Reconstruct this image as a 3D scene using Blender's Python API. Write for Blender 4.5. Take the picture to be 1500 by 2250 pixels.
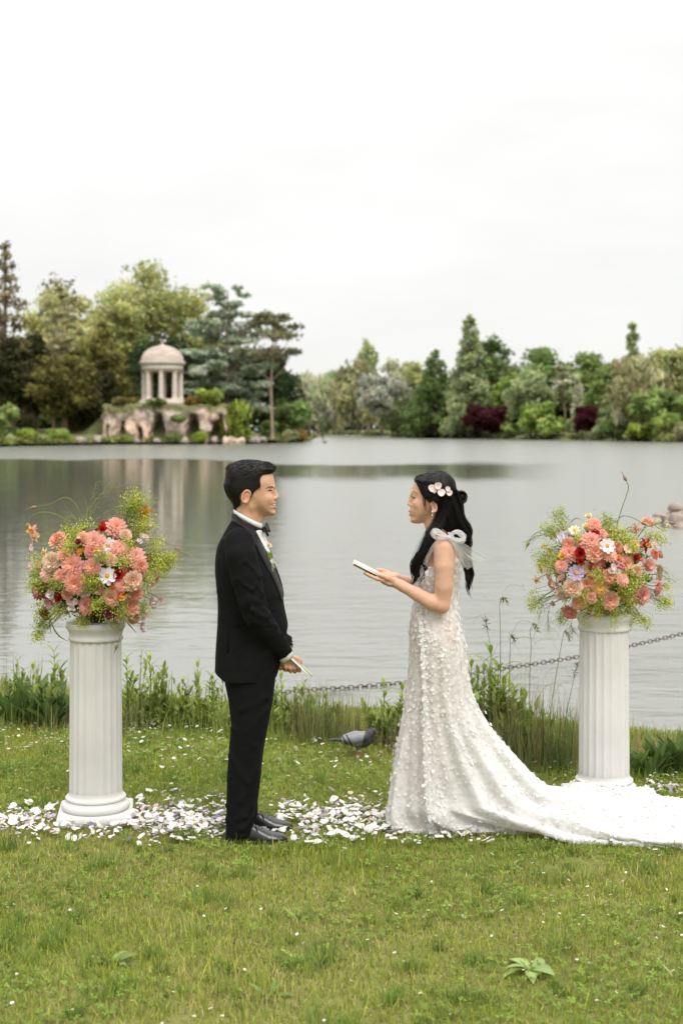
import bpy, math, random
import numpy as np
from mathutils import Vector, Matrix

for o in list(bpy.data.objects):
    bpy.data.objects.remove(o, do_unlink=True)
SC = bpy.context.scene
COL = SC.collection
R = math.radians

# ------------------------------------------------------------------ camera
FPX, CX, HOR, CZ = 3125.0, 750.0, 942.0, 1.89      # 50 mm on a 24x36 frame held upright
cam_d = bpy.data.cameras.new('camera')
cam = bpy.data.objects.new('camera', cam_d)
COL.objects.link(cam)
cam_d.sensor_fit = 'VERTICAL'
cam_d.sensor_height = 36.0
cam_d.lens = 50.0
cam_d.shift_y = -(1125.0 - HOR) / 2250.0
cam_d.clip_start, cam_d.clip_end = 0.1, 6000.0
cam.location = (0, 0, CZ)
cam.rotation_euler = (R(90), 0, 0)
cam_d.dof.use_dof = True
cam_d.dof.focus_distance = 6.65
cam_d.dof.aperture_fstop = 3.1
SC.camera = cam

# ------------------------------------------------------------------ sky: even overcast, brighter overhead than at the horizon
SUN_EL, SUN_AZ = 50.0, 155.0          # azimuth clockwise from +Y (behind the camera, to its right)
world = bpy.data.worlds.new('World')
SC.world = world
world.use_nodes = True
nt = world.node_tree
nt.nodes.clear()
out = nt.nodes.new('ShaderNodeOutputWorld')
bg = nt.nodes.new('ShaderNodeBackground')
sky = nt.nodes.new('ShaderNodeTexSky')
sky.sky_type = 'NISHITA'
sky.sun_disc = False
sky.sun_elevation = R(SUN_EL)
sky.sun_rotation = R(SUN_AZ)
tc = nt.nodes.new('ShaderNodeTexCoord')
sep = nt.nodes.new('ShaderNodeSeparateXYZ')
nt.links.new(tc.outputs['Generated'], sep.inputs[0])
mx = nt.nodes.new('ShaderNodeMath'); mx.operation = 'MAXIMUM'; mx.inputs[1].default_value = 0.0
nt.links.new(sep.outputs['Z'], mx.inputs[0])
sq = nt.nodes.new('ShaderNodeMath'); sq.operation = 'MULTIPLY'
nt.links.new(mx.outputs[0], sq.inputs[0]); nt.links.new(mx.outputs[0], sq.inputs[1])
ma = nt.nodes.new('ShaderNodeMath'); ma.operation = 'MULTIPLY_ADD'
ma.inputs[1].default_value = 1.8; ma.inputs[2].default_value = 0.80     # thin even cloud: pale at the horizon, brightest overhead
nt.links.new(sq.outputs[0], ma.inputs[0])
mp = nt.nodes.new('ShaderNodeMapping'); mp.inputs['Scale'].default_value = (2.2, 2.2, 7.0)
nt.links.new(tc.outputs['Generated'], mp.inputs[0])
nz = nt.nodes.new('ShaderNodeTexNoise'); nz.inputs['Scale'].default_value = 1.6
nz.inputs['Detail'].default_value = 5.0; nz.inputs['Roughness'].default_value = 0.5
nt.links.new(mp.outputs[0], nz.inputs['Vector'])
mr = nt.nodes.new('ShaderNodeMapRange')
mr.inputs['From Min'].default_value = 0.3; mr.inputs['From Max'].default_value = 0.7
mr.inputs['To Min'].default_value = 0.90; mr.inputs['To Max'].default_value = 1.04
nt.links.new(nz.outputs['Fac'], mr.inputs['Value'])
mm = nt.nodes.new('ShaderNodeMath'); mm.operation = 'MULTIPLY'
nt.links.new(ma.outputs[0], mm.inputs[0]); nt.links.new(mr.outputs[0], mm.inputs[1])
SKY_Z = 10.0
cl = nt.nodes.new('ShaderNodeVectorMath'); cl.operation = 'SCALE'
cl.inputs[0].default_value = (SKY_Z * 1.0, SKY_Z * 0.995, SKY_Z * 0.975)
nt.links.new(mm.outputs[0], cl.inputs['Scale'])
mix = nt.nodes.new('ShaderNodeMix'); mix.data_type = 'RGBA'
mix.inputs['Factor'].default_value = 0.95
nt.links.new(sky.outputs[0], mix.inputs[6]); nt.links.new(cl.outputs[0], mix.inputs[7])
nt.links.new(mix.outputs[2], bg.inputs['Color'])
bg.inputs['Strength'].default_value = 0.1
nt.links.new(bg.outputs[0], out.inputs['Surface'])

sun_d = bpy.data.lights.new('sun', 'SUN')
sun_d.energy = 1.5
sun_d.angle = R(25)
sun_d.color = (1.0, 0.96, 0.90)
sun = bpy.data.objects.new('sun', sun_d)
COL.objects.link(sun)
_el, _az = R(SUN_EL), R(SUN_AZ)
_dir = Vector((math.sin(_az) * math.cos(_el), math.cos(_az) * math.cos(_el), math.sin(_el)))
sun.rotation_euler = _dir.to_track_quat('Z', 'Y').to_euler()
sun.location = _dir * 50

SC.view_settings.view_transform = 'Standard'
SC.view_settings.look = 'None'
SC.view_settings.exposure = 0.30
SC.view_settings.gamma = 1.0
SC.view_settings.use_curve_mapping = False
SC.render.engine = 'CYCLES'
SC.cycles.use_denoising = True
SC.cycles.max_bounces = 8
SC.cycles.transparent_max_bounces = 12
SC.cycles.caustics_reflective = False
SC.cycles.caustics_refractive = False
SC.render.film_transparent = False

# ------------------------------------------------------------------ helpers
def P(px, py, Y):
    """photo pixel (1500x2250) at depth Y -> world point"""
    return np.array([(px - CX) * Y / FPX, Y, CZ - (py - HOR) * Y / FPX])

def groundY(py, z=0.0):
    return (CZ - z) * FPX / (py - HOR)

def tag(o, label=None, cat=None, group=None, kind=None):
    if label: o['label'] = label
    if cat: o['category'] = cat
    if group: o['group'] = group
    if kind: o['kind'] = kind
    return o

def empty(name, loc=(0, 0, 0), rz=0.0, parent=None):
    o = bpy.data.objects.new(name, None)
    COL.objects.link(o)
    o.location = loc
    o.rotation_euler = (0, 0, rz)
    o.empty_display_size = 0.1
    if parent: o.parent = parent
    return o

def mesh_data(name, V, F, mats=None, smooth=True, col=None, fmat=None):
    """V (n,3); F array (m,k) or list of arrays/lists; col (n,3) vertex colours"""
    V = np.asarray(V, dtype=np.float32)
    me = bpy.data.meshes.new(name)
    if isinstance(F, np.ndarray):
        groups = [F]
    else:
        by = {}
        for f in F:
            f = np.asarray(f)
            if f.ndim == 2:
                by.setdefault(f.shape[1], []).append(f)
            else:
                by.setdefault(len(f), []).append(f[None, :])
        groups = [np.concatenate(v) for v in by.values()]
    loops = np.concatenate([g.ravel() for g in groups]).astype(np.int32)
    tot = np.concatenate([np.full(len(g), g.shape[1], np.int32) for g in groups])
    start = np.concatenate([[0], np.cumsum(tot)[:-1]]).astype(np.int32)
    me.vertices.add(len(V)); me.vertices.foreach_set('co', V.ravel())
    me.loops.add(len(loops)); me.loops.foreach_set('vertex_index', loops)
    me.polygons.add(len(tot)); me.polygons.foreach_set('loop_start', start)
    me.polygons.foreach_set('loop_total', tot)
    if smooth:
        me.polygons.foreach_set('use_smooth', np.ones(len(tot), bool))
    if fmat is not None:
        me.polygons.foreach_set('material_index', np.asarray(fmat, np.int32))
    if col is not None:
        a = me.color_attributes.new('Col', 'FLOAT_COLOR', 'POINT')
        c = np.ones((len(V), 4), np.float32)
        c[:, :3] = col
        a.data.foreach_set('color', c.ravel())
    me.update(calc_edges=True)
    me.validate()
    for m in (mats if isinstance(mats, (list, tuple)) else [mats]):
        if m: me.materials.append(m)
    return me

def obj(name, me, parent=None, loc=None, rot=None, scale=None):
    o = bpy.data.objects.new(name, me)
    COL.objects.link(o)
    if parent: o.parent = parent
    if loc is not None: o.location = loc
    if rot is not None: o.rotation_euler = rot
    if scale is not None: o.scale = (scale,) * 3 if np.isscalar(scale) else scale
    return o

def build(name, V, F, mat, parent=None, smooth=True, col=None, loc=None, rot=None, fmat=None):
    """mesh object; when parented to an Empty at p, V given in world space is stored relative to it"""
    V = np.asarray(V, float)
    if parent is not None and loc is None:
        V = V - wloc(parent)
    return obj(name, mesh_data(name, V, F, mat, smooth, col, fmat), parent, loc, rot)

def wloc(o):
    p = np.zeros(3)
    while o is not None:
        p = p + np.array(o.location)
        o = o.parent
    return p

class MB:
    """collects pieces of one mesh"""
    def __init__(self):
        self.V, self.F, self.C, self.n, self.M = [], [], [], 0, []
    def add(self, V, F, col=None, m=0):
        V = np.asarray(V, float)
        self.V.append(V)
        for f in (F if isinstance(F, list) else [F]):
            f = np.asarray(f)
            self.F.append(f + self.n); self.M.append((f.shape[1], np.full(len(f), m)))
        self.C.append(np.broadcast_to(np.asarray(col if col is not None else (1, 1, 1), float), (len(V), 3)))
        self.n += len(V)
    def data(self, name, mats, smooth=True):
        by = {}
        for (k, m) in self.M: by.setdefault(k, []).append(m)
        fm = np.concatenate([np.concatenate(v) for v in by.values()])
        return mesh_data(name, np.concatenate(self.V), self.F, mats, smooth, np.concatenate(self.C), fm)
    def build(self, name, mats, parent=None, smooth=True, world=True):
        if parent is not None and world:
            self.V = [np.concatenate(self.V) - wloc(parent)]
        return obj(name, self.data(name, mats, smooth), parent)

def catmull(pts, n):
    pts = np.asarray(pts, float)
    if len(pts) < 3:
        t = np.linspace(0, 1, n)[:, None]
        return pts[0] * (1 - t) + pts[-1] * t
    p = np.vstack([2 * pts[0] - pts[1], pts, 2 * pts[-1] - pts[-2]])
    u = np.linspace(0, len(pts) - 1 - 1e-9, n)
    i = u.astype(int); t = (u - i)[:, None]
    a, b, c, d = p[i], p[i + 1], p[i + 2], p[i + 3]
    return 0.5 * (2 * b + (c - a) * t + (2 * a - 5 * b + 4 * c - d) * t ** 2 + (3 * b - a - 3 * c + d) * t ** 3)

def tube_vf(pts, rad, seg=6, closed=False, cap=True, flat=1.0):
    pts = np.asarray(pts, float)
    n = len(pts)
    rad = np.broadcast_to(np.asarray(rad, float), (n,))
    tan = np.gradient(pts, axis=0) if not closed else (np.roll(pts, -1, 0) - np.roll(pts, 1, 0))
    tan /= np.linalg.norm(tan, axis=1)[:, None] + 1e-12
    ref = np.array([0, 0, 1.0]) if abs(tan[0, 2]) < 0.9 else np.array([0, 1.0, 0])
    V = np.zeros((n, seg, 3))
    u = np.cross(tan[0], ref); u /= np.linalg.norm(u)
    a = np.arange(seg) * 2 * math.pi / seg
    for i in range(n):
        u = u - tan[i] * np.dot(u, tan[i]); u /= np.linalg.norm(u) + 1e-12
        w = np.cross(tan[i], u)
        V[i] = pts[i] + rad[i] * (np.cos(a)[:, None] * u + flat * np.sin(a)[:, None] * w)
    idx = np.arange(n * seg).reshape(n, seg)
    nx = np.roll(idx, -1, 1)
    if closed:
        dn = np.roll(idx, -1, 0); dnx = np.roll(nx, -1, 0)
        F = np.stack([idx, nx, dnx, dn], -1).reshape(-1, 4)
        return V.reshape(-1, 3), F
    F = np.stack([idx[:-1], nx[:-1], nx[1:], idx[1:]], -1).reshape(-1, 4)
    V = V.reshape(-1, 3)
    if cap and rad[0] > 1e-4:
        k = len(V); V = np.vstack([V, pts[0], pts[-1]])
        F = np.vstack([F, np.stack([nx[0], idx[0], np.full(seg, k), np.full(seg, k)], -1)[:, :4],
                       np.stack([idx[-1], nx[-1], np.full(seg, k + 1), np.full(seg, k + 1)], -1)])
        q = F[-2 * seg:, :3]; F = F[:-2 * seg]
        return V, [F, q]
    return V, F

def add_tube(mb, pts, rad, seg=6, col=None, m=0, closed=False, cap=False, flat=1.0):
    V, F = tube_vf(pts, rad, seg, closed, cap, flat)
    mb.add(V, F, col, m)

def lathe_vf(prof, seg, center=(0, 0, 0), rfun=None):
    """prof [(r,z)...]; rfun(angle array, r, z)->r array"""
    a = np.arange(seg) * 2 * math.pi / seg
    rings = []
    for r, z in prof:
        rr = np.full(seg, r) if rfun is None else rfun(a, r, z)
        rings.append(np.stack([rr * np.cos(a), rr * np.sin(a), np.full(seg, z)], -1))
    V = np.concatenate(rings) + np.asarray(center)
    idx = np.arange(len(prof) * seg).reshape(len(prof), seg)
    nx = np.roll(idx, -1, 1)
    F = np.stack([idx[:-1], nx[:-1], nx[1:], idx[1:]], -1).reshape(-1, 4)
    return V, F

def box_vf(c, s, rz=0.0, bev=0.0):
    c = np.asarray(c, float); s = np.asarray(s, float) / 2
    if bev <= 0:
        V = np.array([[x, y, z] for z in (-1, 1) for y in (-1, 1) for x in (-1, 1)], float) * s
        F = np.array([[0, 2, 3, 1], [4, 5, 7, 6], [0, 1, 5, 4], [2, 6, 7, 3], [0, 4, 6, 2], [1, 3, 7, 5]])
    else:
        rings = []
        for (z, ins) in ((-s[2], bev), (-s[2] + bev, 0), (s[2] - bev, 0), (s[2], bev)):
            x, y = s[0] - ins, s[1] - ins
            b = bev
            rings.append([[x - b, -y, z], [x, -y + b, z], [x, y - b, z], [x - b, y, z], [-x + b, y, z], [-x, y - b, z], [-x, -y + b, z], [-x + b, -y, z]])
        V = np.array(rings).reshape(-1, 3)
        idx = np.arange(32).reshape(4, 8); nx = np.roll(idx, -1, 1)
        F = np.stack([idx[:-1], nx[:-1], nx[1:], idx[1:]], -1).reshape(-1, 4)
        F = [F, idx[3][None, :], idx[0][::-1][None, :]]
    ca, sa = math.cos(rz), math.sin(rz)
    V = V @ np.array([[ca, sa, 0], [-sa, ca, 0], [0, 0, 1]]) + c
    return V, F

def grid_faces(nu, nv, wrap_u=False):
    """faces for a (nv, nu) vertex grid"""
    idx = np.arange(nu * nv).reshape(nv, nu)
    if wrap_u:
        nx = np.roll(idx, -1, 1)
        return np.stack([idx[:-1], nx[:-1], nx[1:], idx[1:]], -1).reshape(-1, 4)
    return np.stack([idx[:-1, :-1], idx[:-1, 1:], idx[1:, 1:], idx[1:, :-1]], -1).reshape(-1, 4)

_perm = np.random.RandomState(7).rand(64, 64, 64).astype(np.float32)
def vnoise(p, scale=1.0):
    """smooth value noise, -1..1; p (...,3)"""
    q = np.asarray(p, np.float32) * scale
    i = np.floor(q).astype(int); f = q - i
    f = f * f * (3 - 2 * f)
    i &= 63; j = (i + 1) & 63
    x0, y0, z0 = i[..., 0], i[..., 1], i[..., 2]
    x1, y1, z1 = j[..., 0], j[..., 1], j[..., 2]
    fx, fy, fz = f[..., 0], f[..., 1], f[..., 2]
    c = lambda a, b, t: a + (b - a) * t
    v = c(c(c(_perm[x0, y0, z0], _perm[x1, y0, z0], fx), c(_perm[x0, y1, z0], _perm[x1, y1, z0], fx), fy),
          c(c(_perm[x0, y0, z1], _perm[x1, y0, z1], fx), c(_perm[x0, y1, z1], _perm[x1, y1, z1], fx), fy), fz)
    return v * 2 - 1

def fbm(p, scale, octs=3):
    s, a, t = 0, 1.0, 0
    for k in range(octs):
        s = s + a * vnoise(np.asarray(p) + 13.7 * k, scale * 2 ** k); t += a; a *= 0.5
    return s / t

# ------------------------------------------------------------------ implicit surfaces -> one continuous mesh
class Field:
    def __init__(self, lo, hi, h):
        self.lo = np.asarray(lo, float); self.h = h
        self.n = np.ceil((np.asarray(hi, float) - self.lo) / h).astype(int) + 1
        self.f = np.full(self.n, 0.5, np.float32)
    def _sub(self, lo, hi, pad):
        a = np.clip(np.floor((np.asarray(lo) - pad - self.lo) / self.h).astype(int), 0, self.n - 1)
        b = np.clip(np.ceil((np.asarray(hi) + pad - self.lo) / self.h).astype(int) + 1, 1, self.n)
        b = np.maximum(b, a + 1)
        sl = tuple(slice(x, y) for x, y in zip(a, b))
        ax = [(self.lo[d] + self.h * np.arange(a[d], b[d])).astype(np.float32) for d in range(3)]
        return sl, ax[0][:, None, None], ax[1][None, :, None], ax[2][None, None, :]
    def put(self, fn, lo, hi, k=0.01, op='add'):
        sl, x, y, z = self._sub(lo, hi, max(3 * k, 4 * self.h))
        d = np.broadcast_to(fn(x, y, z), self.f[sl].shape).astype(np.float32)
        a = self.f[sl]
        if op == 'add':
            t = np.clip(0.5 + 0.5 * (d - a) / k, 0, 1)
            self.f[sl] = d + (a - d) * t - k * t * (1 - t)
        else:
            d = -d if op == 'cut' else d       # cut: remove d<0; clip: keep only d<0
            t = np.clip(0.5 - 0.5 * (d - a) / k, 0, 1)
            self.f[sl] = d + (a - d) * t + k * t * (1 - t)
    def cap(self, a, b, ra, rb=None, k=0.01, op='add', sq=None):
        rb = ra if rb is None else rb
        a, b = np.asarray(a, float), np.asarray(b, float)
        ba = b - a; L = float(ba @ ba) + 1e-12
        sq = (1, 1, 1) if sq is None else sq
        def fn(x, y, z):
            px, py, pz = x - a[0], y - a[1], z - a[2]
            t = np.clip((px * ba[0] + py * ba[1] + pz * ba[2]) / L, 0, 1)
            return np.sqrt(((px - t * ba[0]) / sq[0]) ** 2 + ((py - t * ba[1]) / sq[1]) ** 2 + ((pz - t * ba[2]) / sq[2]) ** 2) - (ra + (rb - ra) * t)
        m = max(ra, rb) * max(sq)
        self.put(fn, np.minimum(a, b) - m, np.maximum(a, b) + m, k, op)
    def chain(self, pts, rad, k=0.01, op='add'):
        for i in range(len(pts) - 1):
            self.cap(pts[i], pts[i + 1], rad[i], rad[i + 1], k, op)
    def ell(self, c, r, k=0.01, op='add', rot=None):
        c, r = np.asarray(c, float), np.asarray(r, float)
        Rm = np.eye(3) if rot is None else np.array(rot)
        def fn(x, y, z):
            px, py, pz = x - c[0], y - c[1], z - c[2]
            q = [Rm[0, i] * px + Rm[1, i] * py + Rm[2, i] * pz for i in range(3)]
            k0 = np.sqrt((q[0] / r[0]) ** 2 + (q[1] / r[1]) ** 2 + (q[2] / r[2]) ** 2)
            return (k0 - 1) * float(r.min())
        m = r.max()
        self.put(fn, c - m, c + m, k, op)
    def mesh(self, smooth=1):
        f = self.f
        s = f < 0
        n = np.array(f.shape) - 1
        cnt = np.zeros(n, np.int8)
        for dx in (0, 1):
            for dy in (0, 1):
                for dz in (0, 1):
                    cnt += s[dx:dx + n[0], dy:dy + n[1], dz:dz + n[2]]
        act = (cnt > 0) & (cnt < 8)
        ci = np.argwhere(act)
        vid = np.full(n, -1, np.int32)
        vid[act] = np.arange(len(ci))
        acc = np.zeros((len(ci), 3)); num = np.zeros(len(ci))
        cor = [np.array(c) for c in ((0, 0, 0), (1, 0, 0), (0, 1, 0), (1, 1, 0), (0, 0, 1), (1, 0, 1), (0, 1, 1), (1, 1, 1))]
        vals = [f[tuple((ci + c).T)].astype(float) for c in cor]
        for a in range(8):
            for b in range(a + 1, 8):
                df = cor[b] - cor[a]
                if np.abs(df).sum() != 1: continue
                va, vb = vals[a], vals[b]
                m = (va < 0) != (vb < 0)
                t = np.where(m, va / np.where(m, va - vb, 1), 0)
                acc += (cor[a] + t[:, None] * df) * m[:, None]; num += m
        V = self.lo + self.h * (ci + acc / num[:, None])
        Q = []
        for ax in range(3):
            o = [d for d in range(3) if d != ax]
            sl0 = [slice(None)] * 3; sl1 = [slice(None)] * 3
            sl0[ax] = slice(0, -1); sl1[ax] = slice(1, None)
            for d in o:
                sl0[d] = slice(1, -1); sl1[d] = slice(1, -1)
            A, B = s[tuple(sl0)], s[tuple(sl1)]
            e = np.argwhere(A != B)
            ins = A[tuple(e.T)]
            e[:, o[0]] += 1; e[:, o[1]] += 1
            q = []
            for (d0, d1) in ((-1, -1), (0, -1), (0, 0), (-1, 0)):
                c = e.copy(); c[:, o[0]] += d0; c[:, o[1]] += d1
                q.append(vid[tuple(c.T)])
            q = np.stack(q, -1)
            flip = ins if ax != 1 else ~ins
            q[~flip] = q[~flip][:, ::-1]
            Q.append(q)
        Q = np.concatenate(Q)
        Q = Q[(Q >= 0).all(1)]
        for _ in range(smooth):
            S = np.zeros_like(V); c = np.zeros(len(V))
            for i in range(4):
                a, b = Q[:, i], Q[:, (i + 1) % 4]
                np.add.at(S, a, V[b]); np.add.at(c, a, 1)
                np.add.at(S, b, V[a]); np.add.at(c, b, 1)
            V = V * 0.5 + 0.5 * S / np.maximum(c, 1)[:, None]
        return V, Q

def poly_sd(poly, x, z):
    """2-D signed distance to polygon (negative inside); x,z broadcastable"""
    poly = np.asarray(poly, float)
    X, Z = np.broadcast_arrays(x, z)
    d = np.full(X.shape, 1e9); ins = np.zeros(X.shape, bool)
    n = len(poly)
    for i in range(n):
        a, b = poly[i], poly[(i + 1) % n]
        e = b - a
        wx, wz = X - a[0], Z - a[1]
        t = np.clip((wx * e[0] + wz * e[1]) / (e @ e + 1e-12), 0, 1)
        d = np.minimum(d, (wx - t * e[0]) ** 2 + (wz - t * e[1]) ** 2)
        c = ((a[1] > Z) != (b[1] > Z)) & (X < (b[0] - a[0]) * (Z - a[1]) / (b[1] - a[1] + 1e-12) + a[0])
        ins ^= c
    d = np.sqrt(d)
    return np.where(ins, -d, d)

def closed_curve(pts, n=120):
    """smooth closed outline through pts"""
    pts = np.asarray(pts, float)
    p = np.vstack([pts[-2:], pts, pts[:3]])
    c = catmull(p, n * (len(p) - 1) // len(pts) + 1)
    u = np.linspace(0, len(p) - 1, len(c))
    return c[(u >= 2) & (u < 2 + len(pts))]

class Pillow:
    """side outline in x,z given a rounded width in y about yc"""
    def __init__(self, poly, Rr, wz, ww, yc):
        self.poly = np.asarray(poly, float); self.R = Rr; self.yc = yc
        o = np.argsort(wz)
        self.wz, self.ww = np.asarray(wz, float)[o], np.asarray(ww, float)[o]
    def __call__(self, x, y, z):
        d = poly_sd(self.poly, x[:, 0, :] if x.ndim == 3 else x, z[0] if z.ndim == 3 else z)
        t = np.clip(-d / self.R, -1.5, 1)
        W = np.interp(z.ravel(), self.wz, self.ww)[None, None, :]
        g = (1 - (1 - t) ** 2)[:, None, :]
        return (((y - self.yc) / W) ** 2 - g) * W * 0.5
    def halfwidth(self, x, z):
        d = poly_sd(self.poly, np.asarray(x, float), np.asarray(z, float))
        t = np.clip(-d / self.R, 0, 1)
        return np.interp(z, self.wz, self.ww) * np.sqrt(np.maximum(1 - (1 - t) ** 2, 0))
    def bbox(self):
        w = self.ww.max()
        lo, hi = self.poly.min(0), self.poly.max(0)
        return np.array([lo[0], self.yc - w, lo[1]]), np.array([hi[0], self.yc + w, hi[1]])

# ------------------------------------------------------------------ materials
MATS = {}
def mat(name, col=(0.5, 0.5, 0.5), rough=0.6, var=0.0, vscale=5.0, bump=0.0, bscale=40.0, attr=False, spec=0.5,
        metal=0.0, trans=0.0, sheen=0.0, sss=0.0, vstretch=None, coat=0.0, detail=4.0, bdist=0.01):
    if name in MATS: return MATS[name]
    m = bpy.data.materials.new(name); MATS[name] = m
    m.use_nodes = True
    t = m.node_tree; N = t.nodes; L = t.links
    b = N['Principled BSDF']
    b.inputs['Roughness'].default_value = rough
    b.inputs['Specular IOR Level'].default_value = spec
    b.inputs['Metallic'].default_value = metal
    if sheen: b.inputs['Sheen Weight'].default_value = sheen
    if coat: b.inputs['Coat Weight'].default_value = coat
    if sss:
        b.inputs['Subsurface Weight'].default_value = sss
        b.inputs['Subsurface Radius'].default_value = (1.0, 0.35, 0.2)
        b.inputs['Subsurface Scale'].default_value = 0.008
    src = None
    co = N.new('ShaderNodeTexCoord')
    vec = co.outputs['Object']
    if vstretch:
        mpn = N.new('ShaderNodeMapping'); mpn.inputs['Scale'].default_value = vstretch
        L.new(vec, mpn.inputs[0]); vec = mpn.outputs[0]
    if attr:
        a = N.new('ShaderNodeVertexColor'); a.layer_name = 'Col'
        mu = N.new('ShaderNodeMix'); mu.data_type = 'RGBA'; mu.blend_type = 'MULTIPLY'
        mu.inputs['Factor'].default_value = 1.0
        mu.inputs[6].default_value = (*col, 1)
        L.new(a.outputs['Color'], mu.inputs[7]); src = mu.outputs[2]
    if var > 0:
        n = N.new('ShaderNodeTexNoise'); n.inputs['Scale'].default_value = vscale
        n.inputs['Detail'].default_value = detail
        L.new(vec, n.inputs['Vector'])
        r = N.new('ShaderNodeMapRange'); r.inputs['From Min'].default_value = 0.25; r.inputs['From Max'].default_value = 0.75
        r.inputs['To Min'].default_value = 1 - var; r.inputs['To Max'].default_value = 1 + var
        L.new(n.outputs['Fac'], r.inputs['Value'])
        s = N.new('ShaderNodeVectorMath'); s.operation = 'SCALE'
        if src is None: s.inputs[0].default_value = col
        else: L.new(src, s.inputs[0])
        L.new(r.outputs[0], s.inputs['Scale']); src = s.outputs[0]
    if src is None: b.inputs['Base Color'].default_value = (*col, 1)
    else: L.new(src, b.inputs['Base Color'])
    if bump > 0:
        n = N.new('ShaderNodeTexNoise'); n.inputs['Scale'].default_value = bscale; n.inputs['Detail'].default_value = 5
        L.new(vec, n.inputs['Vector'])
        bp = N.new('ShaderNodeBump'); bp.inputs['Strength'].default_value = bump; bp.inputs['Distance'].default_value = bdist
        L.new(n.outputs['Fac'], bp.inputs['Height']); L.new(bp.outputs[0], b.inputs['Normal'])
    if trans > 0:
        tr = N.new('ShaderNodeBsdfTranslucent')
        if src is None: tr.inputs['Color'].default_value = (*col, 1)
        else: L.new(src, tr.inputs['Color'])
        mxs = N.new('ShaderNodeMixShader'); mxs.inputs[0].default_value = trans
        L.new(b.outputs[0], mxs.inputs[1]); L.new(tr.outputs[0], mxs.inputs[2])
        L.new(mxs.outputs[0], N['Material Output'].inputs['Surface'])
    return m
# ------------------------------------------------------------------ ground, lake, far banks
WATER_Z = -0.35
def shore_y(X):
    return np.clip(9.55 - 0.33 * np.asarray(X, float), 7.6, 14.0) + 0.12 * np.sin(np.asarray(X) * 2.3)

def lawn_z(X, Y):
    X, Y = np.broadcast_arrays(np.asarray(X, float), np.asarray(Y, float))
    p = np.stack([X, Y, np.zeros_like(X)], -1)
    z = 0.016 * fbm(p, 1.1, 2) + 0.006 * vnoise(p + 5, 6.0)
    t = np.clip((Y - shore_y(X)) / 1.15, 0, 1)
    t = t * t * (3 - 2 * t)
    far = np.clip((Y - 14) / 60, 0, 1)
    return z * (1 - t) - 0.75 * t - 1.2 * far

def geo(a, b, n, g):
    s = np.cumsum(g ** np.arange(n)); return a + (b - a) * s / s[-1]
xs = np.concatenate([geo(-4.2, -2600, 26, 1.45)[::-1], np.arange(-4.2, 4.2, 0.055), geo(4.2, 2600, 26, 1.45)])
ys = np.concatenate([geo(2.6, -2600, 26, 1.45)[::-1], np.arange(2.6, 12.5, 0.055), geo(12.5, 3200, 30, 1.4)])
GX, GY = np.meshgrid(xs, ys)
GZ = lawn_z(GX, GY)

def lawn_material():
    m = bpy.data.materials.new('lawn_soil')
    m.use_nodes = True
    N, L = m.node_tree.nodes, m.node_tree.links
    b = N['Principled BSDF']; b.inputs['Roughness'].default_value = 0.9
    b.inputs['Specular IOR Level'].default_value = 0.1
    co = N.new('ShaderNodeTexCoord')
    n1 = N.new('ShaderNodeTexNoise'); n1.inputs['Scale'].default_value = 9; n1.inputs['Detail'].default_value = 8
    n2 = N.new('ShaderNodeTexNoise'); n2.inputs['Scale'].default_value = 0.8; n2.inputs['Detail'].default_value = 4
    L.new(co.outputs['Object'], n1.inputs['Vector']); L.new(co.outputs['Object'], n2.inputs['Vector'])
    r = N.new('ShaderNodeValToRGB')
    r.color_ramp.elements[0].position = 0.3; r.color_ramp.elements[0].color = (0.14, 0.14, 0.045, 1)
    r.color_ramp.elements[1].position = 0.75; r.color_ramp.elements[1].color = (0.25, 0.20, 0.10, 1)
    e = r.color_ramp.elements.new(0.55); e.color = (0.19, 0.19, 0.06, 1)
    ad = N.new('ShaderNodeMath'); ad.operation = 'MULTIPLY_ADD'; ad.inputs[1].default_value = 0.5
    L.new(n2.outputs['Fac'], ad.inputs[0])
    h = N.new('ShaderNodeMath'); h.operation = 'MULTIPLY'; h.inputs[1].default_value = 0.5
    L.new(n1.outputs['Fac'], h.inputs[0]); L.new(h.outputs[0], ad.inputs[2])
    L.new(ad.outputs[0], r.inputs[0]); L.new(r.outputs[0], b.inputs['Base Color'])
    bp = N.new('ShaderNodeBump'); bp.inputs['Strength'].default_value = 0.8; bp.inputs['Distance'].default_value = 0.02
    n3 = N.new('ShaderNodeTexNoise'); n3.inputs['Scale'].default_value = 60; n3.inputs['Detail'].default_value = 6
    L.new(co.outputs['Object'], n3.inputs['Vector'])
    L.new(n3.outputs['Fac'], bp.inputs['Height']); L.new(bp.outputs[0], b.inputs['Normal'])
    return m
ground = build('ground', np.stack([GX, GY, GZ], -1).reshape(-1, 3), grid_faces(len(xs), len(ys)), lawn_material())
tag(ground, 'grassy lakeside lawn sloping down to the water', 'lawn', kind='structure')

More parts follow.
